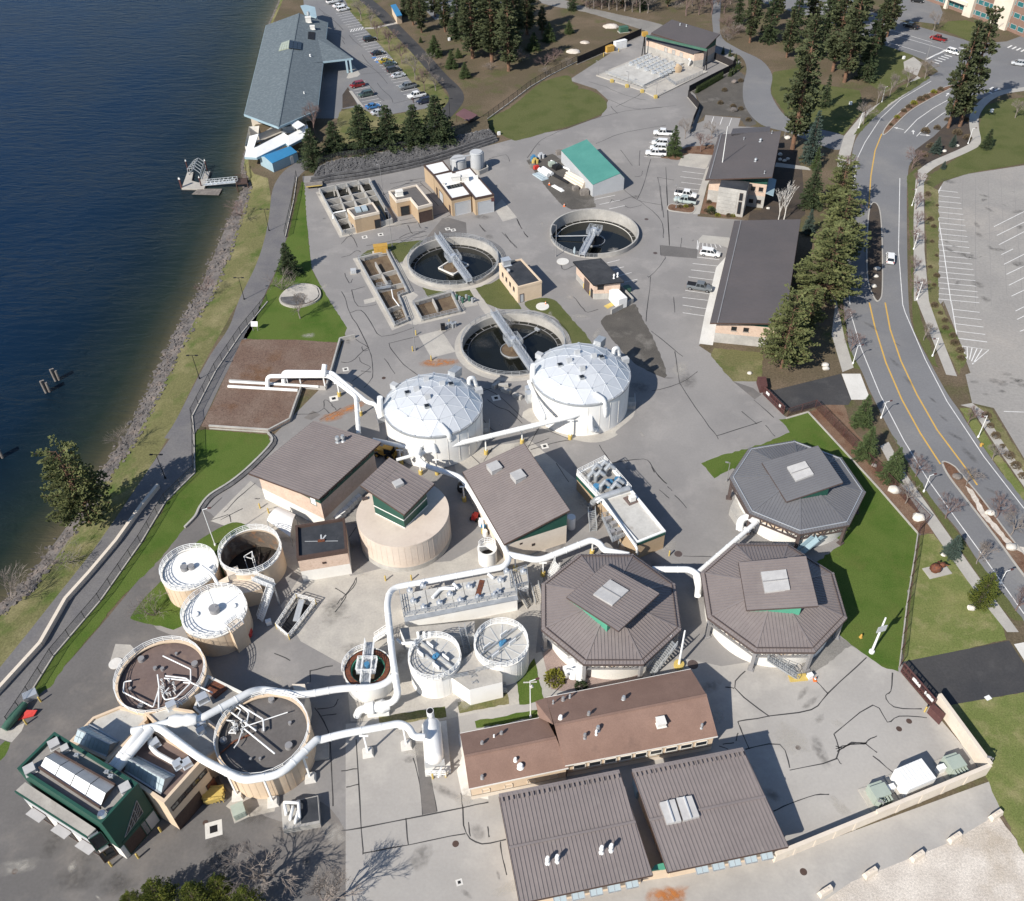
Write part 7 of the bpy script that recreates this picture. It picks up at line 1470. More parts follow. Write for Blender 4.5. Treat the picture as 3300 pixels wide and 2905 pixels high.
pipe(T,run(A5,4.2,1215,715)+run(A5,6.5,1215,690,1120,480),.34,name='branch_pipe');pipe(T,run(A5,4.0,190,830,420,880,480,905),.4,name='branch_pipe');pipe(T,run(A5,4.0,330,950,440,920),.3,name='branch_pipe')
for x,y,z in ((865,915,3.7),(1367,825,4.6),(735,1195,3.5),(573,1035,3.5),(1080,850,3.9),(475,1035,3.5),(850,1385,3.5),(360,975,3.5),(1040,1610,3.6)):p=g1(A5,x,y);support(T,p.x,p.y,z)
p=g1(A8,200,650,0);mb=MB();a,b=g1(A8,290,628,1.6),g1(A8,140,645,1.6);mb.tube([a,a.lerp(b,.25),a.lerp(b,.3),a.lerp(b,.6),a.lerp(b,.65),b],[.6,.95,1.0,.7,.95,.8],16);mb.box(((a.x+b.x)/2,(a.y+b.y)/2,.4),(3,1.2,.8),.1);T.part('fan_unit',mb,'pipe_white')
pipe(T,run(A8,1.6,150,645,110,655)+run(A8,.5,92,690),.55,br=1.0,name='fan_outlet')
T=Thing('branch_duct','white duct from the main duct bend past the gallery to the nearest octagon','duct',g1(A5,1180,1550))
pipe(T,run(A5,4.0,1000,1515)+run(A5,3.6,1180,1552,1495,1428)+run(A5,3.2,1545,1450,1570,1490,1620,1500)+run(A5,3.4,1720,1520),.52,br=1.3)
for x,y,z in ((1497,1512,3.1),(1205,1640,3.1)):p=g1(A5,x,y);support(T,p.x,p.y,z)
T=Thing('octagon_duct','white duct linking the three octagonal houses, with a drop leg','duct',g1(D3,1865,790))
pipe(T,run(D3,3.8,1370,460,1790,460)+run(D3,4.0,1890,540)+run(D3,2.4,1880,620)+run(D3,.6,1865,760),.5,br=1.2)
pipe(T,run(A6,3.6,90,1625,440,1322),.4,name='branch_pipe');pipe(T,run(A6,3.8,440,1320)+run(A6,2.6,390,1285,345,1310)+run(A6,1.4,340,1370),.62,br=1.2,name='branch_pipe');pipe(T,run(A6,1.5,340,1360)+run(A6,1.0,400,1370),.5,name='branch_pipe')
pipe(T,run(A6,3.0,80,1640)+run(A6,1.5,95,1720,90,1760),.5,name='branch_pipe')
T=Thing('loop_duct','long white duct looping round the dark flat-roofed tank to the scrubber vessel','duct',g1(C5,1215,1200))
pipe(T,run(C5,8.4,215,605,430,560,490,580)+run(C5,8.0,880,870)+run(C5,7.0,1235,1050,1310,1062,1620,1012)+run(C5,6.4,1960,680)+run(A7,6.0,1910,835,2040,800)+run(A8,5.2,350,735,405,760)+run(A8,4.2,432,815)+run(A8,4.2,500,818),.5,br=1.6)
pipe(T,run(A8,4.6,330,440,260,500)+run(A8,4.8,180,522,0,525)+run(A7,5.6,1800,568,1570,532)+run(C5,6.5,1340,228)+run(C5,7.6,900,468,840,490)+run(C5,8.2,560,520)+run(C5,8.4,380,575),.5,br=1.6,name='upper_pipe')
mb=MB();a,b=g1(C5,830,492,8.0),g1(C5,570,512,8.2);mb.tube([a,a.lerp(b,.1),a.lerp(b,.35),a.lerp(b,.5),a.lerp(b,.75),b],[.6,.75,.85,.72,.95,.7],14);T.part('silencer',mb,'pipe_white')
for x0,y0,x1,y1 in ((310,600,35,935),(400,585,75,960)):pipe(T,run(C5,8.4,x0,y0)+run(C5,8.6,(x0*2+x1)/3,(y0*2+y1)/3)+run(C5,8.0,x1,y1),.55,name='inlet_pipe')
for f_,x,y,z in ((A8,160,915,4.6),(A8,390,870,4.6),(C5,1900,1050,5.6),(C5,1215,1215,6.2),(C5,1550,1275,6.2)):
    p=g1(f_,x,y);support(T,p.x,p.y,z,False);mb=MB().box((p.x,p.y,.35),(1.5,1.4,.7),.2,(.75,.75));T.p('footing',mb,'concrete_white')
T=Thing('filter_duct','twin white ducts crossing the bark bed towards the left dome','duct',g1(H3,845,385))
pipe(T,run(H3,.7,432,338)+run(H3,3.0,430,272)+run(H3,3.4,785,270)+run(H3,3.8,940,388)+run(H3,4.2,955,605),.42,br=1.0)
pipe(T,run(H3,.7,525,315)+run(H3,3.2,520,247)+run(H3,3.6,800,250)+run(H3,3.8,1005,422,1055,432)+run(H3,1.5,1078,510),.42,br=1.0,name='second_pipe')
pipe(T,run(H3,3.6,752,275)+run(H3,5.2,760,205),.5,name='vent_stack');pipe(T,run(H3,.8,205,330,605,353),.3,name='header_pipe');pipe(T,run(H3,.8,215,303,725,332),.25,name='header_pipe')
for x,y,z in ((845,385,3.2),(967,495,3.7),(765,345,3.0),(550,325,2.9),(625,325,2.9)):p=g1(H3,x,y);support(T,p.x,p.y,z,x>800)
# scrubber vessel
p0,p1=g1(A8,545,770,0),g1(A8,560,960,0);T=Thing('scrubber','white horizontal scrubber vessel on a concrete pad beside the shingled building','vessel',(p1.x,p1.y,0))
d=(p1-p0).normalized();P=[p0+d*t+U(2.0)for t in (-.3,0,.5,5.4,5.9,6.2)];mb=MB().tube(P,[.4,1.0,1.25,1.25,1.0,.4],20);T.part('vessel',mb,'pipe_white')
mb=MB();q=p0+d*3;mb.box((q.x+.3,q.y,.25),(3.4,7.6,.5),atan2(d.y,d.x)-pi/2);T.p('pad',mb,'concrete_white')
mb=MB();q=p0-d*.5;mb.cyl((q.x,q.y),.5,2.0,3.9,16);T.part('stack',mb,'pipe_white');mb=MB().cyl((q.x,q.y),.42,3.9,3.92,16);T.part('stack_opening',mb,'black')
for k in range(4):q=p0+d*(1+1.6*k);mb=MB().box((q.x,q.y,1.1),(2.6,.3,1.6),atan2(d.y,d.x)-pi/2);T.p('saddle',mb,'wall_grey')
q=p0+d*7.3;mb=MB();railing(mb,[q+Vector((-1.3,0,.6)),q+Vector((1.3,0,.6))],1.4,.6,.1,3);mb.tube([q+Vector((.3,0,.4)),q+Vector((.8,.3,2.4))],.14,8);T.part('pipework',mb,'pipe_white')
# pump skid in the lower yard
T=Thing('pump_skid','concrete pump vault with white elbow pipes near the bare tree','vault',g1(A7,1800,1300));P=W(A7(1680,1215,1900,1165,1912,1330,1690,1370),1.2);mb=MB().prism(ccw(P),0,1.2,True);T.p('vault',mb,'wall_concrete')
P2=W(A7(1790,1195,1895,1172,1905,1315,1800,1335),1.24);mb=MB().slab(P2,.03);T.p('black_cover',mb,'membrane_black')
for x,y,x2,y2 in ((1710,1280,1700,1210),(1735,1310,1750,1230),(1765,1330,1780,1260),(1700,1215,1780,1200),(1790,1300,1785,1200)):pipe(T,[g1(A7,x,y,1.3),g1(A7,x,y-10,1.9),g1(A7,x2,y2+10,1.9),g1(A7,x2,y2,1.3)],.2,br=.4,flange=False)
# ================================================================ fences and boundary walls
def fence(label,pts,h,mesh,postm,sp=3.0,name='chain_fence',kerbh=0.0,priv=False):
    P=[Vector((p[0],p[1],0))for p in pts];T=Thing(name,label,'fence',P[len(P)//2])
    pst=mk('post',MB().cyl((0,0),.05,0,h+.1,6),postm)
    for a,b in zip(P,P[1:]):
        L=(b-a).length
        if L<.2:continue
        m=max(1,round(L/sp))
        for k in range(m):
            T.inst('post',pst,a.lerp(b,k/m))
            x,y=a.lerp(b,(k+.02)/m),a.lerp(b,(k+.98)/m);mb=MB().quad((x.x,x.y,.08+kerbh),(y.x,y.y,.08+kerbh),(y.x,y.y,h),(x.x,x.y,h));T.part('mesh_panel',mb,mesh,sm=False,fixn=False)
        mb=MB().beam(a+U(h),b+U(h),.06);T.p('top_rail',mb,postm)
        if kerbh:mb=MB().beam(a+U(kerbh/2),b+U(kerbh/2),.2,kerbh);T.p('kerb',mb,'concrete')
    T.inst('post',pst,P[-1]);return T
fence('chain-link fence following the river path along the plant',W(A1(1775,1060,1755,1200,1725,1330,1705,1420)),1.9,'chainlink','black',kerbh=.2)
fence('chain-link fence between the river path and the lawns',W(A4(1600,5,1440,200,1290,420,1150,690,1160,800,1165,1030,992,1200,842,1450,600,1795)+A7(320,335,180,560,60,740)),1.9,'chainlink','black',3.2,kerbh=.2)
fence('chain-link fence in front of the row of firs',[Vector((p.x-.3,p.y+.8,0))for p in TB[:44]],3.6,'chainlink','black',3.2)
fence('chain-link fence beyond the oval lawn leading to the black screen',W(A2(650,840,850,730,1000,620,1130,520,1250,450,1410,370)),2.0,'chainlink','black',3.0,kerbh=.2)
fence('maroon chain-link fence beside the mulch strip up to the north gate',W(A6(625,690,790,640,1460,1330,1405,1385)),2.0,'chainlink_maroon','fence_maroon',3.0)
fence('maroon chain-link fence between the octagon lawn and the street lawn',W(A6(1405,1390,1390,1500,1340,1810)+A9(1295,400)),2.2,'chainlink_maroon','fence_maroon',3.0,kerbh=.25)
mb=MB();kerb(mb,W(A6(620,703,750,665,1170,1120,1405,1390)),.3,.15);struct('kerb_line',mb,'concrete')
def screen(label,pts,h,name='screen_fence'):
    P=W(pts);T=Thing(name,label,'fence',P[0])
    for a,b in zip(P,P[1:]):
        m=max(1,round((b-a).length/2.5))
        for k in range(m):x,y=a.lerp(b,(k+.01)/m),a.lerp(b,(k+.99)/m);mb=MB().beam((x.x,x.y,h/2+.1),(y.x,y.y,h/2+.1),.06,h);T.p('screen_panel',mb,'fence_black')
    pst=mk('post',MB().cyl((0,0),.06,0,h+.2,6),'black')
    for p in P:T.inst('post',pst,p)
    mb=MB();kerb(mb,P,.3,.14);T.p('kerb',mb,'concrete');return T
screen('black privacy fence behind the orange generator',A2(1410,385,1560,320,1690,260,1790,215),2.4)
screen('black privacy fence curving round the treatment building garden',F3(1535,590,1650,640,1755,690,1790,650,1760,720,1500,850,1240,985),2.2)
screen('dark fence running down to the visitor parking',F3(1228,1035,1355,1185,1290,1340,1255,1460),2.0)
# boundary wall
wp=[g1(E4,760,250),g1(E4,1345,1060),g1(E4,40,1600)];wq=g1(E1,2100,1060);T=Thing('boundary_wall','cream masonry boundary wall turning the lower right corner of the yard','wall',wp[1])
for a,b,h in ((wp[0],wp[1],2.6),(wp[1],wp[2],2.4),(wp[2],g1(A9,540,1560),2.1)):
    mb=MB().beam((a.x,a.y,h/2),(b.x,b.y,h/2),.4,h);o_=T.p('wall_run',mb,'wall_pale');mb=MB().beam((a.x,a.y,h+.06),(b.x,b.y,h+.06),.5,.12);T.p('coping',mb,'wall_pale',o_)
    for k in range(1,5):q=a.lerp(b,k/5);mb=MB().box((q.x,q.y,h/2),(.5,.5,h-.05),atan2((b-a).y,(b-a).x));T.p('pier',mb,'wall_pale',o_)
# gates
def gate(label,a,b,h,pan,post_px,name='sliding_gate'):
    T=Thing(name,label,'gate',a);d=(b-a);L=d.length;n=9;u=U(1);mb=MB()
    for z in (.15,h*.5,h):mb.beam(a+u*z,b+u*z,.14,.16)
    for k in range(n+1):q=a.lerp(b,k/n);mb.beam(q+u*.15,q+u*h,.1)
    for k in range(n):mb.beam(a.lerp(b,k/n)+u*.15,a.lerp(b,(k+1)/n)+u*h*.5,.06)
    T.p('frame',mb,'fence_maroon');mb=MB()
    n_=Vector((-d.y,d.x,0)).normalized()
    for k in range(60):q=a.lerp(b,(k+.5)/60);mb.beam(q+u*.2,q+u*(h-.05),.03)
    T.p('pickets',mb,'fence_maroon')
    for t,w_ in pan:q=a.lerp(b,t);mb=MB().box((q.x,q.y,h*.62),(w_,.16,.55),atan2(d.y,d.x));T.p('sign_board',mb,'paint_white')
    return T
gate('maroon sliding gate with white signs at the lower right driveway',g1(E5,690,630),g1(E5,1035,1030),2.1,((.42,1.3),(.52,.5),(.74,.5),(.84,1.4)),None)
gate('maroon sliding gate at the upper driveway by the mulch strip',g1(A6,480,560),g1(A6,600,680),2.0,((.2,1.0),(.8,.5)),None)
P=W(E5(975,1080,1015,1040,1150,1160,1110,1215));mb=MB().prism(ccw(P),0,1.5,True);single('gate_motor_housing',mb,'fence_maroon','maroon gate motor housing by the cream boundary wall','housing',sm=False)
P=W(A6(440,490,490,490,500,545,460,550));mb=MB().prism(ccw(P),0,1.6,True);single('gate_motor_housing',mb,'fence_maroon','maroon gate motor housing at the upper driveway','housing',sm=False)
# low wall beside the southern path
T=Thing('path_wall','long pale concrete wall splitting the river path at the lower left','wall',g1(A4,640,1480));P=W(A4(950,1115,850,1240,700,1450,540,1640,400,1795)+A7(250,270,0,545,-300,850,-500,1050))
pl=mk('wall_block',MB().box((0,0,0),(1,.55,.9)),'wall_pale',False)
for a,b in zip(P,P[1:]):
    m=max(1,round((b-a).length/2.4));L=(b-a).length/m
    for k in range(m):q=a.lerp(b,(k+.5)/m);T.inst('wall_block',pl,(q.x,q.y,.45),atan2((b-a).y,(b-a).x),(L*.99,1,1))
# ================================================================ lamps, poles, posts
def lamp(name,label,base,top,kind,group):
    b=W([base])[0];h=hgt(base,top);T=Thing(name,label,'lamp',b,group);mb=MB()
    r_={'white':.09,'black':.08,'grey':.09,'thick':.2}[kind];m_={'white':'pipe_white','black':'black','grey':'steel_grey','thick':'pipe_white'}[kind]
    mb.tube([b,b+U(h)],[r_,r_*.6],10);mb.cyl(b,r_*2,0,.35,12);T.part('pole',mb,m_)
    if kind=='black':
        mb=MB().beam(b+Vector((-.8,0,h)),b+Vector((.8,0,h)),.07);T.p('arm',mb,'black')
        for sg in (-1,1):mb=MB().box((b.x+sg*.85,b.y,h),(.55,.3,.12));T.p('lamp_head',mb,'black')
    elif kind !='thick':
        e={'white':Vector((.75,.25,0)),'grey':Vector((-.4,.1,0)),'thick':Vector((.4,.1,0))}[kind]*(-1 if 'east' in label else 1)
        mb=MB().beam(b+U(h-.1),b+e+U(h),.08);T.p('arm',mb,m_);q=b+e*1.3;mb=MB().box((q.x,q.y,h),(.55,.26,.12),atan2(e.y,e.x));T.p('lamp_head',mb,'fence_maroon' if kind=='white' else m_)
    return T
P_=lambda f,x,y:f(x,y)[0]
for f_,bx_,by_,tx,ty,lab in ((A4,1193,465,1148,325,'black twin-headed lamp post on the river path above the lone pine'),(A4,988,1060,932,918,'black twin-headed lamp post at the end of the concrete path wall'),(A1,1608,1380,1580,1250,'black lamp post on the bank beside the upper river path'),(A1,1460,1790,1428,1660,'black lamp post on the bank near the bare shrubs'),(F2,1613,1510,1600,1250,'black lamp post beside the trail near the picnic shelter')):lamp('path_lamp',lab,P_(f_,bx_,by_),P_(f_,tx,ty),'black','black path lamps')
for f_,bx_,by_,tx,ty,lab in ((A6,1017,375,1050,268,'white street lamp by the driveway apron on the west kerb'),(A6,1185,700,1200,598,'white street lamp behind the first driveway fir'),(A6,1440,1140,1475,1040,'white street lamp facing the south median'),(A6,1895,1690,1890,1590,'white street lamp rising behind the bright green conifer'),(A6,1492,330,1530,220,'white street lamp on the east pavement beside the striped corner'),(A6,1765,815,1830,690,'white street lamp on the east pavement below the lot entrance'),(A3,1052,765,1072,675,'white street lamp on the west kerb opposite the north median'),(A3,1190,610,1215,520,'white street lamp on the west pavement nearest the crossing'),(A3,1705,860,1740,770,'white street lamp at the curved footpath'),(A3,1400,1790,1420,1680,'white street lamp on the east pavement lowest of the row'),(A3,1380,1490,1400,1390,'white street lamp on the east pavement beside the median end'),(A3,1370,1230,1405,1130,'white street lamp on the east pavement top of the row')):lamp('street_lamp',lab,P_(f_,bx_,by_),P_(f_,tx,ty),'white','white street lamps')
for f_,bx_,by_,tx,ty,k,lab in ((C2,575,680,580,375,'grey','grey lamp pole on the rim of the upper right clarifier'),(A2,250,1165,230,985,'grey','grey lamp pole between the channels and the L-shaped building'),(A2,305,1475,280,1265,'grey','grey lamp pole on the lawn beside the yellow generator'),(C1,715,1440,685,1110,'grey','grey lamp pole beside the concrete pad near the lower clarifier'),(A4,1287,1460,1213,1245,'white','pale lamp pole on the little lawn by the tan tanks'),(A9,1128,310,1215,105,'thick','thick white leaning-looking pole with a plate on the octagon lawn'),(D3,1660,1520,1725,1135,'thick','thick white pole with yellow base by the octagon stair'),(D1,705,1025,728,850,'grey','slim grey lamp pole at the corner of the slate octagon'),(E4,1365,1000,1440,870,'grey','grey lamp pole at the corner of the boundary wall'),(E4,125,1490,180,1385,'grey','grey lamp pole on the boundary wall by the transformer'),(E3,905,615,888,275,'white','wooden utility pole with crossarm beside the shingled roof'),(F3,170,785,178,610,'grey','slim lamp pole at the left corner of the lamp rack deck'),(F3,855,1035,868,860,'grey','slim lamp pole at the right corner of the lamp rack deck'),(F3,525,905,532,735,'grey','slim lamp pole amid the front of the lamp rack deck'),(F5,1545,300,1558,200,'grey','slim lamp post by the office garden corner'),(F5,222,1175,258,900,'grey','slim lamp pole in the planted parking island'),(F4,1120,580,1195,290,'grey','tall traffic signal pole at the street corner'),(F4,1580,330,1668,30,'grey','tall traffic signal pole across the junction')):
    T=lamp('light_pole' if 'utility' not in lab and 'signal' not in lab else ('utility_pole' if 'utility' in lab else 'signal_pole'),lab,P_(f_,bx_,by_),P_(f_,tx,ty),k,None)
    if 'plate' in lab:b=T.base;mb=MB().box((b.x-.1,b.y-.35,6.2),(1.5,.08,1.3),.3);T.p('plate',mb,'wall_grey')
    if 'yellow base' in lab:b=T.base;mb=MB().cyl(b,.75,0,.6,18);T.part('base_guard',mb,'yellow')
    if 'crossarm' in lab:b=T.base;h=hgt(P_(f_,bx_,by_),P_(f_,tx,ty));mb=MB().beam(b+Vector((-.9,0,h-.4)),b+Vector((.9,.1,h-.4)),.12);mb.beam(b+U(h-1.5),b+Vector((.35,0,h-1.2)),.3);T.p('crossarm',mb,'wood_pole')
    if 'signal' in lab:b=T.base;h=hgt(P_(f_,bx_,by_),P_(f_,tx,ty));mb=MB().beam(b+U(5.8),b+Vector((8,1.5,6.2)),.14);T.p('mast_arm',mb,'steel_grey')
bol=mk('bollard',MB().cyl((0,0),.13,0,1.15,12).cyl((0,0),.12,1.15,1.25,12,.05),'yellow')
for f_,x,y,lab in ((A8,548,1065,'left yellow bollard in front of the scrubber vessel'),(A8,625,1055,'right yellow bollard in front of the scrubber vessel'),(A7,962,1382,'yellow bollard at the right jamb of the green block door'),(A7,828,1540,'yellow bollard at the front corner of the green block'),(A7,668,1588,'yellow bollard at the end of the green block lean-to'),(A4,1555,1240,'yellow bollard upper one beside the press building wall'),(A4,1607,1268,'yellow bollard lower one beside the press building wall'),(A5,265,1672,'yellow bollard left of the ramp at the round tank'),(A5,420,1668,'yellow bollard right of the ramp at the round tank'),(C1,722,1290,'yellow bollard just above the clarifier pad lamp pole'),(C1,690,1445,'yellow bollard at the foot of the clarifier pad lamp pole'),(C1,870,1535,'yellow bollard at the front corner of the concrete pad'),(C1,1045,1185,'yellow bollard behind the pad valves'),(C2,842,985,'yellow bollard left of the brick building door'),(C2,902,1055,'yellow bollard right of the brick building door'),(A9,1445,665,'yellow bollard at the lower right gate'),(F3,237,555,'yellow bollard near the orange generator'),(F3,415,500,'yellow bollard beside the white cabinet'),(D3,1555,310,'yellow bollard at the blower building ramp'),(A7,160,740,'yellow bollard nearest the red canvas'),(A7,245,605,'yellow bollard beside the green tarp bundle')):
    o_=link('bollard',bol);o_.location=g1(f_,x,y);tag(o_,lab,'bollard','yellow bollards')
def cone(f_,x,y,lab):
    p=g1(f_,x,y);T=Thing('traffic_cone',lab,'cone',p,'traffic cones');mb=MB().cyl(p,.22,.04,.8,12,.04);mb.box((p.x,p.y,.03),(.55,.55,.05));T.part('cone',mb,'cone_orange');mb=MB().cyl(p,.16,.38,.56,12,.115);T.part('stripe',mb,'paint_white')
cone(A9,790,478,'orange traffic cone at the octagon stair foot');cone(C2,475,1142,'orange traffic cone on the round lid in the lawn');cone(C2,655,195,'orange traffic cone at the tip of the gravel yard');cone(A2,1243,1105,'orange traffic cone among the stored pipes')
# ================================================================ yard equipment
def boxy(name,label,cat,f_,x,y,d,rz,mat,extra=None,z=0.0,group=None):
    p=g1(f_,x,y,z);T=Thing(name,label,cat,p,group);mb=MB().box((p.x,p.y,z+d[2]/2),d,rz);T.p('housing',mb,mat)
    mb=MB().box((p.x,p.y,z+d[2]+.05),(d[0]*1.04,d[1]*1.06,.1),rz);T.p('lid',mb,mat);mb=MB().box((p.x,p.y,z+.05),(d[0]*1.3,d[1]*1.3,.1),rz);T.p('pad',mb,'concrete')
    R2=Matrix.Rotation(rz,3,'Z');q=p+R2@Vector((0,-d[1]/2-.02,d[2]*.5));mb=MB()
    for k in range(3):e=p+R2@Vector(((k-1)*d[0]*.31,-d[1]/2-.02,d[2]*.5));mb.box(e,(d[0]*.27,.04,d[2]*.7),rz)
    T.p('door',mb,mat);return T
boxy('generator','orange standby generator by the black privacy fence','generator',F3,305,500,(3.0,1.6,1.9),.55,'orange');boxy('equipment_cabinet','large white cabinet by the black privacy fence','cabinet',F3,430,460,(4.6,1.5,2.5),.55,'roof_white');boxy('generator','yellow standby generator at the end of the long basin','generator',C1,385,490,(3.2,1.3,1.9),.22,'orange')
boxy('utility_cabinet','dark green transformer box beside the gravel road','transformer',F3,470,265,(3.0,2.0,1.7),.3,'utility_green');boxy('utility_cabinet','dark green bin next to the generator wall','bin',C2,1258,1020,(1.5,1.3,1.2),.4,'utility_green');boxy('utility_cabinet','olive green transformer box at the dark tank footing','transformer',A7,1435,1275,(1.5,1.5,1.3),.5,'transformer_green')
boxy('utility_cabinet','grey control cabinet on the screening hut corner','cabinet',H1,270,480,(1.2,.5,1.5),.3,'alum');boxy('utility_cabinet','white valve box left of the long basin','valve box',C1,120,690,(1.2,1.0,.9),.2,'wall_grey');boxy('utility_cabinet','black cabinet on the pad by the lower clarifier','cabinet',C1,985,1240,(.9,.7,1.4),.2,'black')
for x,y,lab in ((95,1330,'pale green transformer left of the white shelter by the wall'),(965,1000,'pale green transformer right of the white shelter by the wall')):
    p=g1(E4,x,y);T=Thing('transformer',lab,'transformer',p,'transformers by the boundary wall');rz=.32;R2=Matrix.Rotation(rz,3,'Z');mb=MB().box((p.x,p.y,.95),(2.2,1.7,1.9),rz);T.p('tank',mb,'transformer_green')
    fin=mk('cooling_fin',MB().box((0,0,0),(.18,.7,1.5)),'transformer_green',False)
    for k in range(5):T.inst('cooling_fin',fin,p+R2@Vector((-.9+.45*k,-1.15,.9)),rz)
    mb=MB();q=p+R2@Vector((0,1.0,0));mb.box((q.x,q.y,.8),(2.0,.6,1.6),rz);T.p('terminal_box',mb,'transformer_green');mb=MB().box((p.x,p.y,.06),(3.6,3.4,.12),rz);T.p('pad',mb,'concrete')
    q=p+R2@Vector((-1.9 if x>500 else 1.9,.2,0));mb=MB().box((q.x,q.y,.7),(1.0,.7,1.4),rz);T.p('switch_box',mb,'pipe_white')
P=W(E4(345,970,625,870,785,1105,470,1240),2.7);R4=rect(P[3],P[2],P[1]);T=Thing('white_shelter','white ribbed equipment shelter between the two transformers','shelter',(sum(R4,Vector())/4).to_tuple()[:2]+(0,));R4=ccw(R4);walls(T,R4,.15,2.6,'roof_white')
mb=MB().prism(inset(R4,-.5),0,.15,True);T.p('pad',mb,'concrete')
u,v=R4[1]-R4[0],R4[3]-R4[0]
for k in range(8):a,b=R4[0]+u*(k/8+.005),R4[0]+u*((k+1)/8-.005);mb=MB().slab([a+U(2.7),b+U(2.7),b+v+U(2.7),a+v+U(2.7)],.12);T.p('roof_panel',mb,'roof_white')
# chemical tanks behind the garage
p=g1(H1,882,120);T=tank('chemical_tank','squat grey chemical tank left of the tall one behind the garage',p,2.0,3.0,'wall_grey','wall_grey',3.3,False,'chemical tanks',36);p=g1(H1,988,125);T=tank('chemical_tank','tall grey chemical tank right of the squat one behind the garage',p,1.7,5.0,'wall_grey','wall_grey',5.3,False,'chemical tanks',36)
mb=MB();P=[g1(H1,x,y)for x,y in ((960,140),(1000,155),(1052,132),(1040,95))]
for a,b in zip(P,P[1:]):mb.beam((a.x,a.y,.6),(b.x,b.y,.6),.3,1.2)
single('containment_wall',mb,'wall_concrete','low concrete containment wall round the tall chemical tank','wall',sm=False)
mb=MB();a,b=g1(H1,830,60,4.6),g1(H1,1025,22,4.6);mb.beam(a,b,.3,.3);mb.beam(a,(a.x,a.y,0),.25);mb.beam(b,(b.x,b.y,0),.25);single('pipe_rack',mb,'wall_grey','grey overhead pipe rack behind the chemical tanks','rack',sm=False)
# stored goods on the gravel yard
def logs(name,label,cat,f_,x,y,n,r,L,rz,mat,rows=2):
    p=g1(f_,x,y);T=Thing(name,label,cat,p);R2=Matrix.Rotation(rz,3,'Z');me=mk('pipe',MB().tube([(-L/2,0,0),(L/2,0,0)],r,10),mat);k=0
    for j_ in range(rows):
        for i in range(n-j_):T.inst('pipe',me,p+R2@Vector((0,(i-(n-j_-1)/2)*2*r,r+j_*r*1.75)),rz)
    return T
logs('pipe_stack','stack of pale wrapped pipes beside the shed wall','pipes',H2,465,400,4,.35,7.5,-.9,'wall_pale',3);logs('pipe_stack','long white pipe lying along the shed wall','pipe',H2,375,290,1,.25,11,-.85,'pipe_white',1)
logs('pipe_stack','white half-round tank lids stacked in the gravel yard','lids',H2,232,330,2,.6,4.2,-.95,'roof_white',1)
for f_,x,y,d,rz,m_,lab in ((H2,192,352,(4.6,2.2,.25),-.95,'glass_pale','pale mint panel lying at the edge of the gravel yard'),(H2,324,442,(4.2,1.1,.2),-.9,'roof_white','single white board lying on the gravel'),(H2,278,268,(1.8,1.5,1.0),.3,'transformer_green','green crate on the gravel near the shed'),(H2,458,452,(1.6,1.3,1.0),.4,'wood_grey','grey wrapped bundle at the foot of the pipe stack'),(H2,525,485,(2.2,1.6,1.3),.2,'wood_grey','grey wrapped bundle at the shed corner'),(H2,318,290,(2.2,2.0,1.0),.6,'black','heap of black tarpaulin beside the shed'),(H2,335,178,(1.8,1.6,.9),.3,'wood_grey','wooden pallets at the back corner of the shed'),(H2,160,292,(1.4,.9,.9),.5,'red','red compressor on the gravel yard'),(H2,135,280,(1.4,1.2,.8),.2,'wood_grey','wooden crate behind the red compressor')):
    p=g1(f_,x,y);mb=MB().box((p.x,p.y,d[2]/2+.01),d,rz,(.94,.9));mb.box((p.x+.1,p.y,d[2]+.06),(d[0]*.6,d[1]*.5,.12),rz+.2);single('stored_item',mb,m_,lab,'goods',sm=False)
for x,y,c_ in ((130,232,'blue_paint'),(140,255,'yellow'),(185,215,'wall_grey')):p=g1(H2,x,y);mb=MB().cyl(p,.5,0,1.2,12);mb.cyl((p.x+1,p.y+.4),.4,0,1.0,12);mb.box((p.x+.4,p.y+1,.6),(.8,.8,1.2),.4);single('drum_cluster',mb,c_,{'blue_paint':'cluster of blue drums at the tip of the gravel yard','yellow':'cluster of yellow drums at the tip of the gravel yard','wall_grey':'cluster of grey drums by the gravel yard hedge'}[c_],'drums')
logs('black_pipe_stack','long black pipes lying on the gravel yard','pipes',H2,350,372,3,.2,6,-.85,'black',1)
# loose concrete blocks between the domes
for x,y,rz,lab in ((925,510,.9,'concrete block nearest the lower clarifier between the domes'),(968,515,.1,'flat concrete block between the domes'),(985,545,-.5,'middle concrete block of the loose group between the domes'),(1053,578,-.6,'concrete block closest to the right dome')):p=g1(A5,x,y);mb=MB().box((p.x,p.y,.4),(2.0,.8,.8),rz,(.95,.8));single('concrete_block',mb,'wall_concrete',lab,'block','loose concrete blocks',sm=False)
# parking stops along the gravel lot
for x,y,lab in ((1868,1290,'concrete block at the top corner of the gravel lot'),(1622,1425,'second concrete block down the gravel lot edge'),(1400,1535,'third concrete block down the gravel lot edge'),(1118,1635,'fourth concrete block down the gravel lot edge'),(850,1745,'lowest whole concrete block on the gravel lot edge')):p=g1(A9,x,y);mb=MB().box((p.x,p.y,.4),(1.9,.75,.8),.5,(.92,.7));mb.box((p.x,p.y,.83),(.7,.2,.1),.5);single('concrete_block',mb,'wall_pale',lab,'block','edge blocks of the gravel lot',sm=False)
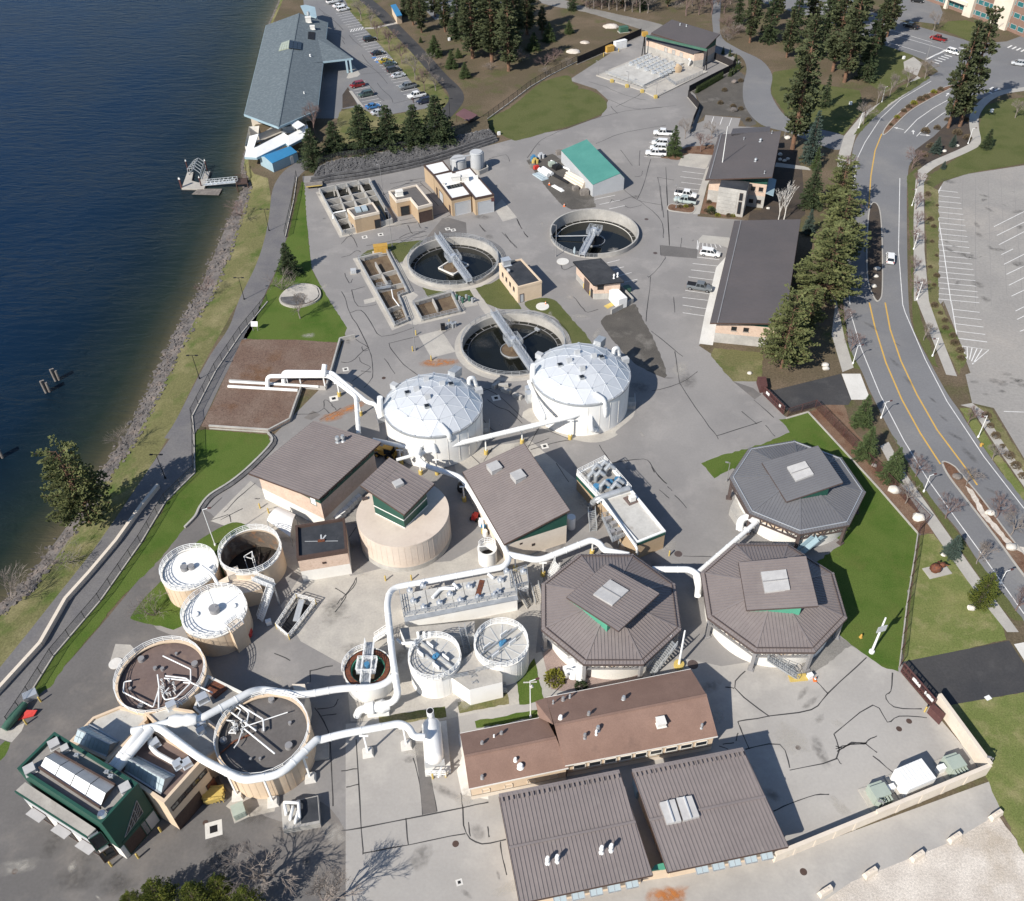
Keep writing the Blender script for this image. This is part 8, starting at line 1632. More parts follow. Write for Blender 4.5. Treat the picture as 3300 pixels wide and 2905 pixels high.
# curved metal shelter, yellow tilt bin, kayak rack, ramp, tote tanks
T=Thing('arched_shelter','white curved metal shelter beside the open tan tank','shelter',g1(H4,240,690));a=[g1(H4,150,632),g1(H4,275,722)];b=[g1(H4,215,568),g1(H4,305,610)];d=(b[0]-a[0]);n=7
for k in range(n):
    t0,t1_=k/n,(k+1)/n;z0,z1=1.6+1.5*sin(pi*(.15+.6*t0)),1.6+1.5*sin(pi*(.15+.6*t1_));q=[a[0].lerp(b[0],t0),a[1].lerp(b[1],t0),a[1].lerp(b[1],t1_),a[0].lerp(b[0],t1_)];mb=MB().slab([q[0]+U(z0),q[1]+U(z0),q[2]+U(z1),q[3]+U(z1)],.06);T.p('roof_panel',mb,'roof_white')
for p in a+b:mb=MB().beam(p,p+U(2.0),.12);T.p('post',mb,'galv')
p=g1(A7,1290,1180);T=Thing('tipping_bin','yellow tipping skip at the tan building door','skip',p);mb=MB().box((p.x,p.y,.75),(2.2,1.5,1.1),.3,(1.2,1.2));T.p('bin',mb,'yellow');mb=MB();railing(mb,[p+Vector(v)for v in ((-1.2,-.9,0),(1.2,-.6,0),(1,.9,0),(-1.2,.8,0))],1.5,.5,.08,2,True);T.p('frame',mb,'yellow')
p=g1(A7,80,690);T=Thing('tarp_bundle','long bundle wrapped in dark green netting by the fence','bundle',p);mb=MB().tube([g1(A7,25,770,.6),g1(A7,80,700,.8),g1(A7,150,615,.7)],[.5,.65,.45],10);T.part('tarp',mb,'utility_green');p=g1(A7,190,580);mb=MB().box((p.x,p.y,.5),(1.8,1.2,1.0),.6);T.p('cooler_box',mb,'alum')
mb=MB().slab([g1(A7,105,715,.3),g1(A7,200,690,.35),g1(A7,222,655,.55),g1(A7,160,655,.7)],.12);single('canvas_sheet',mb,'red','red canvas sheet stretched beside the green tarp bundle','canvas')
p=g1(C2,753,672);mb=MB().cyl(p,.09,0,.9,8);mb.cyl(p,.32,.9,1.9,12,.26);mb.cyl(p,.14,1.9,2.3,8);single('sampler',mb,'glass_pale','pale blue sampling instrument on the rim of the upper right clarifier','instrument')
for k in range(6):p=g1(H4,520+22*k,585-22*k);T=Thing('tote_tank',['first','second','third','fourth','fifth','sixth'][k]+' white liquid tote from the black-roofed block along the press building wall','tote',p,'white totes');mb=MB().box((p.x,p.y,.75),(1.05,1.05,1.0),.85);T.p('tank',mb,'roof_white');mb=MB().box((p.x,p.y,.12),(1.15,1.15,.22),.85);railing(mb,[(p.x+.75*cos(.85+pi/4+j_*pi/2),p.y+.75*sin(.85+pi/4+j_*pi/2),.2)for j_ in range(4)],1.05,.55,.04,4,True);T.p('cage',mb,'galv')
p=g1(C4,1165,930);mb=MB().blob((p.x,p.y,.55),.6,2,(1,1.1,.9),2,.1);mb.blob((p.x+.2,p.y-.6,.4),.45,3,(1,1,.9),2,.1);single('covered_mixer',mb,'red','small red covered machine beside the tan tank stair tower','machine')
p=g1(A5,800,1300);T=Thing('mower','red tractor mower parked in the shade beside the duct','mower',p);mb=MB().box((p.x,p.y,.6),(1.6,.9,.5),1.2,(.9,.8));mb.box((p.x-.2,p.y-.3,1.0),(.5,.5,.5),1.2);T.p('body',mb,'red')
wl_=mk('wheel',MB().tube([(0,-.12,0),(0,.12,0)],.35,12),'rubber')
for sx,sy in ((-.6,.5),(.6,.5),(-.6,-.5),(.6,-.5)):T.inst('wheel',wl_,p+Matrix.Rotation(1.2,3,'Z')@Vector((sx,sy,.35)),1.2)
p=g1(A5,720,1130);mb=MB().blob((p.x,p.y,.7),.8,4,(1,1.6,1),2,.15);single('covered_machine',mb,'black','dark covered machine under the main duct','machine')
for k,(x,y,m_)in enumerate(((835,1340,'roof_white'),(850,1370,'blue_paint'),(860,1400,'roof_white'))):p=g1(A5,x,y);mb=MB().cyl(p,.42,0,1.1,14);mb.box((p.x,p.y,1.15),(.5,.3,.15));single('barrel',mb,m_,['white barrel nearest the red mower','blue barrel between two white ones by the duct','white barrel nearest the precast cylinder'][k],'barrel','barrels by the duct')
# backhoe
p=g1(H4,780,235);T=Thing('backhoe','yellow backhoe loader parked between press building and left dome','loader',p);rz=-.35;R2=Matrix.Rotation(rz,3,'Z');B=lambda v:p+R2@Vector(v)
mb=MB().box(B((-.9,0,1.2)),(2.2,1.3,.9),rz,(.95,.8));mb.box(B((0,0,.8)),(4.2,1.1,.5),rz);T.p('body',mb,'orange');mb=MB().box(B((.8,0,1.9)),(1.5,1.5,1.4),rz,(.92,.92));cab=T.p('cab',mb,'glass_dark');mb=MB().box(B((.8,0,2.68)),(1.8,1.7,.14),rz);T.p('cab_roof',mb,'orange',cab)
mb=MB().tube([B((1.9,0,1.0)),B((2.5,0,2.8)),B((3.4,0,1.4))],.18,8);mb.box(B((3.4,0,1.0)),(.7,.7,.7),rz);T.part('digging_arm',mb,'orange');mb=MB().beam(B((-1.2,.6,1.2)),B((-2.8,.6,.6)),.18);mb.beam(B((-1.2,-.6,1.2)),B((-2.8,-.6,.6)),.18);mb.box(B((-3.0,0,.5)),(.7,2.2,.8),rz);T.p('front_bucket',mb,'steel_grey')
for sx,sy,r_ in ((1.1,.85,.75),(1.1,-.85,.75),(-1.4,.75,.5),(-1.4,-.75,.5)):a=B((sx,sy-.2,r_));b=B((sx,sy+.2,r_));mb=MB().tube([a,b],r_,16);w_=T.part('wheel',mb,'rubber');mb=MB().tube([B((sx,sy-.21,r_)),B((sx,sy+.21,r_))],r_*.5,12);T.part('rim',mb,'orange',w_)
# picnic shelter, kiosk, shoreline structures
T=Thing('picnic_shelter','open picnic shelter with maroon roof beyond the fir row','shelter',g1(F2,1850,1600));P=W(F2(1680,1445,1785,1370,1960,1455,1845,1530),3.0);mb=MB().slab(P,.18);T.p('roof',mb,'roof_maroon')
for p in P:q=p.lerp(sum(P,Vector())/4,.08);mb=MB().beam(q,(q.x,q.y,0),.16);T.p('post',mb,'trim_brown')
P=W(F2(1700,1590,1800,1520,1955,1560,1850,1632),.06);mb=MB().slab(P,.06);T.p('floor_slab',mb,'concrete');q=sum(P,Vector())/4;mb=MB().box((q.x,q.y,.75),(1.8,.8,.08),.4);mb.box((q.x,q.y,.38),(.3,.3,.7),.4);mb.box((q.x+.3,q.y+.7,.45),(1.8,.3,.08),.4);mb.box((q.x-.3,q.y-.7,.45),(1.8,.3,.08),.4);T.p('table',mb,'wood_grey')
T=Thing('trail_kiosk','small cream building with bright blue roof beside the trail','kiosk',g1(F2,945,265));P=W(F2(860,65,935,205,1005,190,925,50),3.0);mb=MB().slab(P,.25);T.p('roof',mb,'roof_blue');c_=sum(P,Vector())/4;f=ccw([Vector((c_.x+(p.x-c_.x)*.88,c_.y+(p.y-c_.y)*.9,0))for p in P]);walls(T,f,0,2.9,'wall_cream')
mb=MB();q=g1(F2,985,240);mb.beam(q,q+U(2.9),.2);T.p('porch_post',mb,'wall_white')
# dock
Wz=WZ;T=Thing('floating_dock','pale U-shaped floating dock with a steel hoop frame','dock',g1(A1,1160,1100,Wz));P=W(A1(1120,1028,1155,1028,1145,1080,1190,1092,1205,1060,1225,1025,1257,1022,1220,1128,1085,1126),Wz+.45);mb=MB().prism(P,Wz-.3,Wz+.45,True);T.p('deck',mb,'concrete');mb=MB().prism(inset(ccw(P),-.08),Wz-.3,Wz+.15,False);T.p('float',mb,'wood_grey')
fr=[(1145,1030,1205,1062),(1130,1015,1210,1050),(1140,995,1220,1030),(1155,985,1225,1010),(1165,972,1228,990)]
mb=MB();prev=None
for i in range(5):
    a,b=g1(A1,1128+i*10,1045-i*13,Wz+.5),g1(A1,1205+i*6,1070-i*17,Wz+.5);m_=a.lerp(b,.5);pts=[a,a+U(1.7),m_+U(2.6),b+U(1.7),b]
    for x,y in zip(pts,pts[1:]):mb.beam(x,y,.13)
    if prev:
        for x,y in zip(prev,pts):mb.beam(x,y,.11)
    prev=pts
T.p('hoop_frame',mb,'galv')
for x,y,lab in ((1125,1020,'dock pile rear left'),(1238,1018,'dock pile rear right'),(1085,1128,'pile front'),(1205,1120,'pile'),(1090,1130,'p')):
    q=g1(A1,x,y,Wz);mb=MB().cyl(q,.17,Wz-2,Wz+2.8,10);o_=T.part('pile',mb,'fence_maroon');mb=MB().cyl(q,.24,Wz+2.8,Wz+3.3,10,.03);T.part('pile_cap',mb,'paint_white',o_)
P=W(A1(1145,1160,1185,1128,1328,1128,1308,1165),Wz+.3);mb=MB();c_=sum(P,Vector())/4;T=Thing('swim_platform','flat grey wooden raft in front of the dock','raft',(c_.x,c_.y,Wz))
for k in range(9):
    a,b=P[0].lerp(P[3],k/9+.004),P[0].lerp(P[3],(k+1)/9-.004);e_,g_=P[1].lerp(P[2],(k+1)/9-.004),P[1].lerp(P[2],k/9+.004);mb=MB().slab([a,b,e_,g_],.12);T.p('plank',mb,'wood_grey')
mb=MB().prism(inset(ccw(P),.1),Wz-.2,Wz+.18,True);T.p('float',mb,'black')
T=Thing('gangway','railed steel gangway from the dock to the bank landing','gangway',g1(A1,1320,1085,Wz));a,b=g1(A1,1225,1103,Wz+.6),g1(A1,1415,1085,-.4);mb=MB().beam(a,b,1.4,.15);T.p('deck',mb,'alum');n_=Vector((-(b-a).y,(b-a).x,0)).normalized()*.7;mb=MB()
for sg in (-1,1):
    railing(mb,[a+n_*sg,b+n_*sg],1.1,1.4,.08,2)
    for k in range(8):mb.beam(a.lerp(b,k/8)+n_*sg,a.lerp(b,(k+1)/8)+n_*sg+U(1.1),.06)
T.p('truss_rail',mb,'alum')
T=Thing('bank_landing','dark timber landing with steps where the gangway meets the bank','landing',g1(A1,1445,1090,-.4));P=W(A1(1408,1065,1475,1062,1478,1095,1412,1100),-.4);mb=MB().slab(P,.25);T.p('deck',mb,'trim_brown');mb=MB();railing(mb,[P[3],P[0],P[1],g1(A1,1470,1000,.2)],1.0,1.0,.08,3);T.p('railing',mb,'trim_brown')
for p in P:mb=MB().beam(p,(p.x,p.y,-4),.25);T.p('pile',mb,'trim_brown')
for k,(x,y,tx,ty)in enumerate(((290,550,262,485),(347,480,325,415),(8,945,0,895))):
    a=g1(A4,x,y,Wz-.3);mb=MB()
    for j_ in range(3):q=a+Vector((.35*cos(j_*2.1),.35*sin(j_*2.1),0));mb.tube([q-U(2),q+Vector((-.1*j_,.1,2.6+.3*j_))],[.3,.24],9)
    single('old_piling',mb,'wood_grey',['weathered wooden piling cluster left of its twin in the river','weathered wooden piling cluster right of its twin in the river','lone piling at the left picture edge'][k],'piling','old pilings in the river')
# sign on lawn, sculpture, small ground lights, odds
p=g1(A4,1528,180);T=Thing('info_sign','small white information sign on the lawn by the fence','sign',p);mb=MB().beam((p.x-.5,p.y,0),(p.x-.5,p.y,1.6),.08);mb.beam((p.x+.5,p.y,0),(p.x+.5,p.y,1.6),.08);T.p('leg',mb,'steel_grey');mb=MB().slab([Vector((p.x-.7,p.y-.1,1.3)),Vector((p.x+.7,p.y-.1,1.3)),Vector((p.x+.7,p.y+.5,2.1)),Vector((p.x-.7,p.y+.5,2.1))],.06);T.p('panel',mb,'roof_white')
p=g1(D2,1225,1290);T=Thing('sculpture','rust-brown woven metal bird sculpture on a concrete pad','sculpture',p);mb=MB().box((p.x,p.y,.08),(4.0,2.2,.16),.28);T.p('pad',mb,'sidewalk');mb=MB().blob((p.x-.5,p.y-.1,.95),.95,1,(1,.85,.85),3,.08);mb.blob((p.x+.6,p.y+.3,1.25),.55,2,(1,.8,.9),2,.1);mb.tube([(p.x+.9,p.y+.3,1.3),(p.x+1.6,p.y+.1,1.35)],[.2,.04],8);mb.tube([(p.x+.1,p.y+.7,1.5),(p.x-.3,p.y+.5,1.9)],[.2,.05],6);T.part('body',mb,'sculpture_rust')
for f_,x,y,s_,m_,lab in ((D2,820,535,1.1,'boulder','large white boulder on the mulch strip nearest the slate octagon'),(D2,1048,790,1.1,'boulder','large white boulder on the mulch strip nearest the fence corner'),(D2,632,298,.5,'boulder','small white boulder at the foot of the third driveway fir'),(D2,1920,1072,1.0,'boulder','white boulder in the south median'),(D2,1720,745,.8,'boulder','tan boulder on the pebble strip of the south median'),(D2,1415,408,.9,'rock','grey rock at the head of the south median'),(D2,1285,1140,.5,'boulder','small white rock below the blue spruce'),(D2,1548,1640,.7,'boulder','white rock below the bright green conifer'),(A6,850,388,.8,'boulder','white boulder on the dry ground under the pines'),(A6,855,408,.7,'boulder','second white boulder on the dry ground under the pines'),(A6,400,435,.5,'boulder','pale stone on the bare ground by the maintenance wall'),(A3,1160,1610,.8,'boulder','pale boulder in the centre median'),(A3,1140,1715,.7,'boulder','pale boulder low in the centre median'),(A3,1155,1655,.6,'boulder','grey boulder in the middle of the centre median'),(A3,1562,908,.7,'boulder','pale boulder beside the round spruce'),(A3,1640,875,.6,'boulder','pale boulder beside the blue spruce at the bend'),(A3,625,830,.9,'boulder','round white boulder in the office garden corner'),(F5,1490,530,.7,'boulder','pale rock beside the office, uppermost'),(F5,1490,590,.6,'boulder','pale rock beside the office, left of the pair'),(F5,1545,605,.6,'boulder','pale rock beside the office, right of the pair'),(F5,1585,582,.6,'boulder','pale rock beside the office, farthest right'),(F3,1775,865,1.1,'rock','brown boulder in the gravel garden'),(F3,1770,1195,1.2,'rock','long brown rock in the gravel garden by visitor parking'),(F5,1345,1185,.5,'boulder','pale stone near the birches')):
    p=g1(f_,x,y);mb=MB().blob((p.x,p.y,s_*.35),s_,hash(lab)% 999 if False else int(x),(1,.8,.62),2,.14);single('boulder',mb,m_,lab,'boulder','landscape boulders')
for x,y,r_,lab in ((1385,310,1.9,'pile of pale sand in the clearing by the fence'),(1455,255,1.3,'small tan dirt pile above the sand pile'),(1610,160,2.2,'flat heap of white gravel beside the green transformer')):
    p=g1(A2,x,y);mb=MB().blob((p.x,p.y,-.1),r_,x,(1.3,1,.45),3,.1);single('sand_pile',mb,'gravel_pale',lab,'pile','dirt and sand piles')
for f_,x,y,lab in ((F4,910,555,'white utility box on the lawn by the corner plaza'),(F4,410,985,'white utility pedestal on the grove lawn'),(A2,645,242,'white utility marker in the clearing'),(A2,942,806,'white utility post by the oval lawn corner'),(A2,880,825,'white valve post left of the oval lawn corner'),(D4,1390,1650,'white box on the pavement by the octagon stair'),(E4,1380,180,'white square drain on the driveway edge'),(A3,1845,670,'white utility box on the east lawn'),(C4,1330,850,'white plastic box at the foot of the tank stair')):
    p=g1(f_,x,y);mb=MB().box((p.x,p.y,.4 if 'drain' not in lab else .04),(.8,.6,.8 if 'drain' not in lab else .08),.4,(.92,.92));mb.box((p.x,p.y,.83 if 'drain' not in lab else .09),(.86,.66,.06),.4);single('utility_box',mb,'roof_white',lab,'utility box',sm=False)
p=g1(D4,1955,1205);mb=MB().cyl(p,.3,0,.5,10,.12);mb.cyl(p,.18,.5,.8,10,.05);single('hydrant',mb,'orange','orange fire hydrant on the octagon lawn','hydrant');p=g1(D2,1638,110);mb=MB().cyl(p,.25,0,.7,10,.15);mb.box((p.x,p.y,.5),(.7,.2,.2));single('hydrant',mb,'orange','orange fire hydrant on the east kerb strip','hydrant')
# valves on clarifier pad
p=g1(C1,1060,1220);T=Thing('valve_group','cluster of grey valves on the pad beside the lower clarifier','valves',p);
for k in range(4):q=p+Vector((.5*k-.6,.4*(k % 2),0));mb=MB().cyl(q,.25,0,1.1,10);mb.cyl(q,.38,1.0,1.15,10);T.part('valve',mb,'galv')
p=g1(C1,1170,950);T=Thing('valve_group','group of pumps and valves beside the small square basin','valves',p);mb=MB().box((p.x+1,p.y-1.2,.06),(4.5,3.2,.12),.3);T.p('pad',mb,'concrete')
for k in range(6):q=p+Vector((.7*k-1.2,-.6*(k % 3),0));mb=MB().cyl(q,.28,0,1.3,10);mb.tube([q+U(.9),q+Vector((.7,.2,.9))],.15,8);T.part('valve',mb,'galv' if k % 2 else 'utility_green')
p=g1(H1,25,225);T=Thing('flatbed_trailer','flat grey trailer with yellow edge at the west end of the yard','trailer',p);mb=MB().box((p.x,p.y,.8),(4.4,2.2,.2),.25);T.p('bed',mb,'wood_grey');mb=MB();q=p+Vector((.2,-1.1,0));mb.beam((q.x-2,q.y-.5,.8),(q.x+2,q.y+.5,.8),.1,.25);T.p('side_rail',mb,'yellow')
for sx in (-1.2,1.2):mb=MB().tube([(p.x+sx,p.y-1.0,.35),(p.x+sx,p.y+1.0,.35)],.35,10);T.part('wheel',mb,'rubber')
# ================================================================ vehicles
def vehicle(kind,paint):
    """built at the origin, nose to +X"""
    L,Wd,Hb,Ht={'suv':(4.75,1.9,1.05,1.72),'sedan':(4.65,1.82,.95,1.45),'pickup':(5.75,2.0,1.15,1.88)}[kind]
    T=Thing('vehicle','vehicle','car',(0,0,0),local=True);x0,x1=-L/2,L/2;hw=Wd/2
    bel={'suv':[(x0,.55,.9,.93),(x0+.1,.35,1.02,.97),(x0+1.0,.3,1.05,1),(.9,.3,1.05,1),(1.25,.32,1.02,.99),(x1-.35,.34,.92,.95),(x1,.5,.75,.84)],
           'sedan':[(x0,.5,.85,.9),(x0+.15,.34,.94,.96),(x0+1.0,.28,.95,1),(.7,.28,.93,1),(1.05,.3,.9,.99),(x1-.4,.32,.78,.93),(x1,.45,.62,.8)],
           'pickup':[(x0,.6,1.12,.96),(x0+.08,.45,1.16,.98),(x0+1.8,.42,1.16,1),(1.2,.42,1.16,1),(1.45,.42,1.14,1),(x1-.3,.44,1.08,.96),(x1,.55,.95,.88)]}[kind]
    mb=MB();rings=[]
    for x,zb,zt,k in bel:
        w_=hw*k;rings.append([(x,-w_*.94,zb),(x,-w_,(zb+zt)/2),(x,-w_*.97,zt-.08),(x,-w_*.86,zt),(x,w_*.86,zt),(x,w_*.97,zt-.08),(x,w_,(zb+zt)/2),(x,w_*.94,zb)])
    n=8
    for r_ in rings:mb.v+=[Vector(p)for p in r_]
    for i in range(len(rings)-1):
        for j_ in range(n):mb.f.append((i*n+j_,i*n+(j_+1)% n,(i+1)*n+(j_+1)% n,(i+1)*n+j_))
    mb.f.append(tuple(range(n-1,-1,-1)));mb.f.append(tuple(range((len(rings)-1)*n,len(rings)*n)))
    body=T.part('body',mb,paint)
    cab={'suv':((x0+.12,1.35),(x0+.45,.55)),'sedan':((x0+.75,1.15),(x0+1.5,.3)),'pickup':((-.75,1.55),(-.55,.95))}[kind]
    zb=Hb if kind !='sedan' else .93;zb-=.02;(b0,b1),(t0,t1_)=cab;w0,w1=hw*.9,hw*.74
    mb=MB();mb.add([(b0,-w0,zb),(b1,-w0,zb),(b1,w0,zb),(b0,w0,zb),(t0,-w1,Ht-.06),(t1_,-w1,Ht-.06),(t1_,w1,Ht-.06),(t0,w1,Ht-.06)],[(0,1,5,4),(1,2,6,5),(2,3,7,6),(3,0,4,7),(4,5,6,7)]);gl=T.p('windows',mb,'glass_dark')
    mb=MB().slab([(t0-.05,-w1-.02,Ht),(t1_+.06,-w1-.02,Ht),(t1_+.06,w1+.02,Ht),(t0-.05,w1+.02,Ht)],.07)
    for sg in (-1,1):
        for fb,ft in ((0,0),(1,1),(.42,.46),(.7,.76)if kind=='suv' else (.44,.48)):mb.beam((b0+(b1-b0)*fb,sg*(w0+.005),zb),(t0+(t1_-t0)*ft,sg*(w1+.005),Ht-.05),.09,.06)
    T.p('roof',mb,paint)
    if kind=='pickup':mb=MB().box(((x0+.1-.85)/2,0,1.17),(abs(x0)-.95,Wd*.8,.03));T.p('bed',mb,'black')
    for sx in (x0+.95,x1-.95):
        for sg in (-1,1):r_=.34 if kind !='pickup' else .39;mb=MB().tube([(sx,sg*(hw-.24),r_),(sx,sg*(hw+.01),r_)],r_,16);w_=T.part('wheel',mb,'rubber');mb=MB().tube([(sx,sg*(hw-.02),r_),(sx,sg*(hw+.03),r_)],r_*.6,12);T.part('rim',mb,'chrome',w_)
    for sg in (-1,1):mb=MB().box((x1-.14,sg*hw*.68,.72 if kind !='pickup' else .92),(.22,.4,.16));T.p('headlight',mb,'headlight');mb=MB().box((x0+.06,sg*hw*.78,.85 if kind !='pickup' else .98),(.14,.26,.28));T.p('taillight',mb,'taillight')
    mb=MB()
    for sg in (-1,1):mb.box((b1-.35,sg*(hw+.06),zb+.1),(.16,.2,.14))
    T.p('mirror',mb,paint);return T.o
PROTO={}
def park(kind,paint,f_,x,y,x2,y2,label,group=None):
    """centre at (x,y), nose towards (x2,y2)"""
    p,q=g1(f_,x,y,.5),g1(f_,x2,y2,.5);p.z=.012;rz=atan2(q.y-p.y,q.x-p.x);key=(kind,paint)
    if key not in PROTO:o_=vehicle(kind,'car_'+paint);PROTO[key]=o_;o_.location=p;o_.rotation_euler=(0,0,rz)
    else:o_=copy_thing(PROTO[key],p,rz)
    o_.name={'suv':'parked_car','sedan':'parked_car','pickup':'pickup_truck'}[kind];tag(o_,label,{'suv':'car','sedan':'car','pickup':'pickup'}[kind],group)
    if not group and 'group' in o_:del o_['group']
gl_='cars in the riverside parking lot'
for k_,c_,x,y,sg,lab in (('pickup','white',140,20,1,'white pickup cut by the top edge of the riverside lot'),('sedan','white',205,75,1,'white sedan between two white vehicles at the top of the riverside lot'),('suv','white',258,118,1,'white boxy car lowest of the three white ones at the top of the lot'),('suv','black',597,500,1,'black car standing alone between empty stalls near the bare trees'),('sedan','black',697,675,1,'black coupe just above the blue bay markings'),('sedan','yellow',798,775,1,'yellow car next to the hatched bay'),('sedan','green',848,812,1,'dark green car directly below the yellow one'),('suv','charcoal',897,888,1,'charcoal car between the dark green and the silver one'),('sedan','silver',957,957,1,'silver sedan below the charcoal car'),('pickup','grey',1075,1100,-1,'grey pickup above the white pickup in the riverside lot'),('pickup','white',1190,1215,-1,'white pickup below the grey one in the riverside lot'),('suv','navy',1280,1285,-1,'navy car half hidden behind the firs'),('suv','red',437,1080,-1,'dark red car on the left side of the riverside lot'),('suv','green',545,1198,-1,'grey-green wagon on the left side of the riverside lot'),('sedan','blue',635,1348,1,'bright blue car just above the firs'),('sedan','silver',705,1425,1,'silver car lowest in the riverside lot, against the firs')):
    park(k_,c_,F2,x,y,x+100*sg,y-20*sg,lab,gl_)
for k_,c_,x,y,lab in (('pickup','white',1925,798,'white pickup at the upper end of the row by the lone fir'),('suv','white',1905,855,'white car second in the row by the lone fir'),('suv','white',1895,885,'white car third in the row by the lone fir'),('pickup','white',1880,918,'white pickup at the lower end of the row by the lone fir')):park(k_,c_,A2,x,y,x-100,y-6,lab,'vehicles by the lone fir')
park('pickup','white',F5,340,1015,440,1030,'white pickup with black bed cover in front of the office','vehicles in front of the office');park('pickup','mint',F5,335,1090,235,1075,'pale silver-green pickup beside the planted island','vehicles in front of the office')
park('suv','white',A3,165,1515,265,1530,'white car in the stall next to the striped bay');park('pickup','grey',A3,100,1718,200,1735,'grey pickup parked alone by the maintenance building')
park('suv','white',A3,1240,1545,1243,1445,'white van-like car driving up the street beside the median');park('pickup','black',F4,980,250,900,230,'black pickup on the cross street','traffic at the junction');park('pickup','red',F4,1237,368,1150,345,'red pickup on the cross street','traffic at the junction');park('suv','white',F4,1378,492,1450,512,'white car waiting on the crosswalk','traffic at the junction');park('suv','silver',F4,1995,600,1920,590,'silver car at the right picture edge on the cross street','traffic at the junction');park('suv','black',F4,1040,8,1140,20,'dark car at the top edge beside the clinic','traffic at the junction');park('sedan','silver',F4,1462,810,1440,860,'silver car glimpsed through the twin pines','traffic at the junction')
for x,y,c_,lab in ((740,88,'white','white car glimpsed through the forest from the upper lot'),(815,75,'blue','blue car glimpsed through the forest from the upper lot'),(650,60,'silver','silver car at the near end of the upper forest lot')):park('suv',c_,A2,x,y,x+60,y+20,lab,'cars in the forest lot')
for x,y,c_,lab in ((230,60,'white','white car far behind the grove pines'),(450,25,'silver','silver car far behind the grove pines')):park('sedan',c_,F4,x,y,x+80,y+25,lab,'cars behind the grove')
# ================================================================ trees
def leafface(mb,p,d,s_,rnd,n=2):
    """a needle or leaf tuft: crossed small blades round p pointing along d"""
    d=Vector(d).normalized();a=d.orthogonal().normalized();b=d.cross(a);off=rnd.uniform(0,3)
    for k in range(n):
        t=off+k*pi/n;u=a*cos(t)+b*sin(t);w_=u*s_*rnd.uniform(.32,.5);q=p+d*s_*rnd.uniform(.8,1.2);m_=p+d*s_*.5
        mb.add([p,m_+w_,q,m_-w_],[(0,1,2,3)])
def conifer(seed,kind):
    """unit-height tree (1 m = full height) with trunk and crown; kinds: spruce, pine, tallpine, cedar"""
    rnd=random.Random(seed);tr,cr=MB(),MB()
    H=12.0
    if kind=='spruce':r0,base,n,shape=.27,.03,32,lambda t:(1-t)**.75*(.9+.1*sin(t*40))
    elif kind=='pine':r0,base,n,shape=.29,.10,28,lambda t:(sin(min(1,t*1.25+.22)*pi*.82)**.75)*(1-t*.25)
    elif kind=='tallpine':r0,base,n,shape=.14,.12,40,lambda t:(sin(min(1,t*.95+.2)*pi*.86)**.8)*(.85+.2*sin(t*17+seed))
    else:r0,base,n,shape=.27,.02,26,lambda t:(1-t**2.2)**.7
    tr.tube([(0,0,-.1),(0,0,H*.3),(0,0,H*.7),(0,0,H*.97)],[H*.018,H*.0145,H*.008,H*.002],9)
    for i in range(n):
        t=(i+rnd.random())/n;z=H*(base+(1-base)*t*.97);R=H*r0*shape(t)*rnd.uniform(.85,1.12);nb=max(5,int((10 if kind !='tallpine' else 8)*(1.15-.6*t)))
        for b in range(nb):
            if kind in ('pine','tallpine')and rnd.random()<.06:continue
            a=rnd.uniform(0,2*pi);L=R*rnd.uniform(.72,1.08);rise={'spruce':-.22,'pine':.22,'tallpine':.08,'cedar':.5}[kind]
            d=Vector((cos(a),sin(a),rise*(1 if kind !='spruce' else (1-1.6*t)))).normalized();o_=U(z);e=o_+d*L
            if L>.35 and b % 2==0:tr.tube([o_,e],[.035,.01],3,cap=False)
            k=max(3,int(L/.15));s_={'spruce':.27,'pine':.29,'tallpine':.31,'cedar':.24}[kind]
            for j_ in range(k):
                f_=(j_+rnd.random())/k
                if f_<(.16 if kind=='spruce' else .3)and L>.8:continue
                p=o_.lerp(e,f_)+Vector((rnd.gauss(0,.07),rnd.gauss(0,.07),rnd.gauss(0,.06)));side=Vector((-sin(a),cos(a),0))
                for sg in (-1,1):
                    dd=d*.8+side*sg*rnd.uniform(.2,1.0)+Vector((0,0,rnd.uniform(-.15,.55)));leafface(cr,p+side*sg*rnd.uniform(0,.26)*(1-f_*.5),dd,s_*rnd.uniform(.75,1.25),rnd,2)
    return tr,cr
def tree_proto(name,seed,kind,leaf,bark):
    T=Thing(name,'tree','tree',(0,0,0),local=True);tr,cr=conifer(seed,kind);T.part('trunk',tr,bark);T.part('crown',cr,leaf,sm=False,fixn=False);return T.o
USED=set()
def place(proto,base,h,label,rz,group,wide=1.0,unit=12.0):
    s_=h/unit
    if proto.name not in USED:USED.add(proto.name);o_=proto;o_.location=base;o_.rotation_euler=(0,0,rz);o_.scale=(s_*wide,s_*wide,s_)
    else:o_=copy_thing(proto,base,rz,(s_*wide,s_*wide,s_))
    tag(o_,label,'tree' if 'shrub' not in label and 'bush' not in label else 'shrub',group);return o_
SP=[tree_proto('spruce_tree',11+i,'spruce','spruce_leaf','bark')for i in range(3)];SB=[tree_proto('spruce_tree',21+i,'spruce','spruce_blue','bark')for i in range(1)]
FG=[tree_proto('fir_tree',31+i,'spruce','fir_green','bark')for i in range(2)];PN=[tree_proto('pine_tree',41+i,'pine','pine_leaf','bark_pine')for i in range(3)];TP=[tree_proto('tall_pine_tree',51+i,'tallpine','pine_dark','bark_pine')for i in range(4)];CE=[tree_proto('cedar_tree',61+i,'cedar','cedar_yellow','bark')for i in range(2)]
def conif(protos,i,f_,bx_,by_,tx,ty,label,group,wide=1.0,minh=2.0):
    b=P_(f_,bx_,by_);h=max(minh,hgt(b,P_(f_,tx,ty)));place(protos[i % len(protos)],W([b])[0],h,label,i*1.7,group,wide)
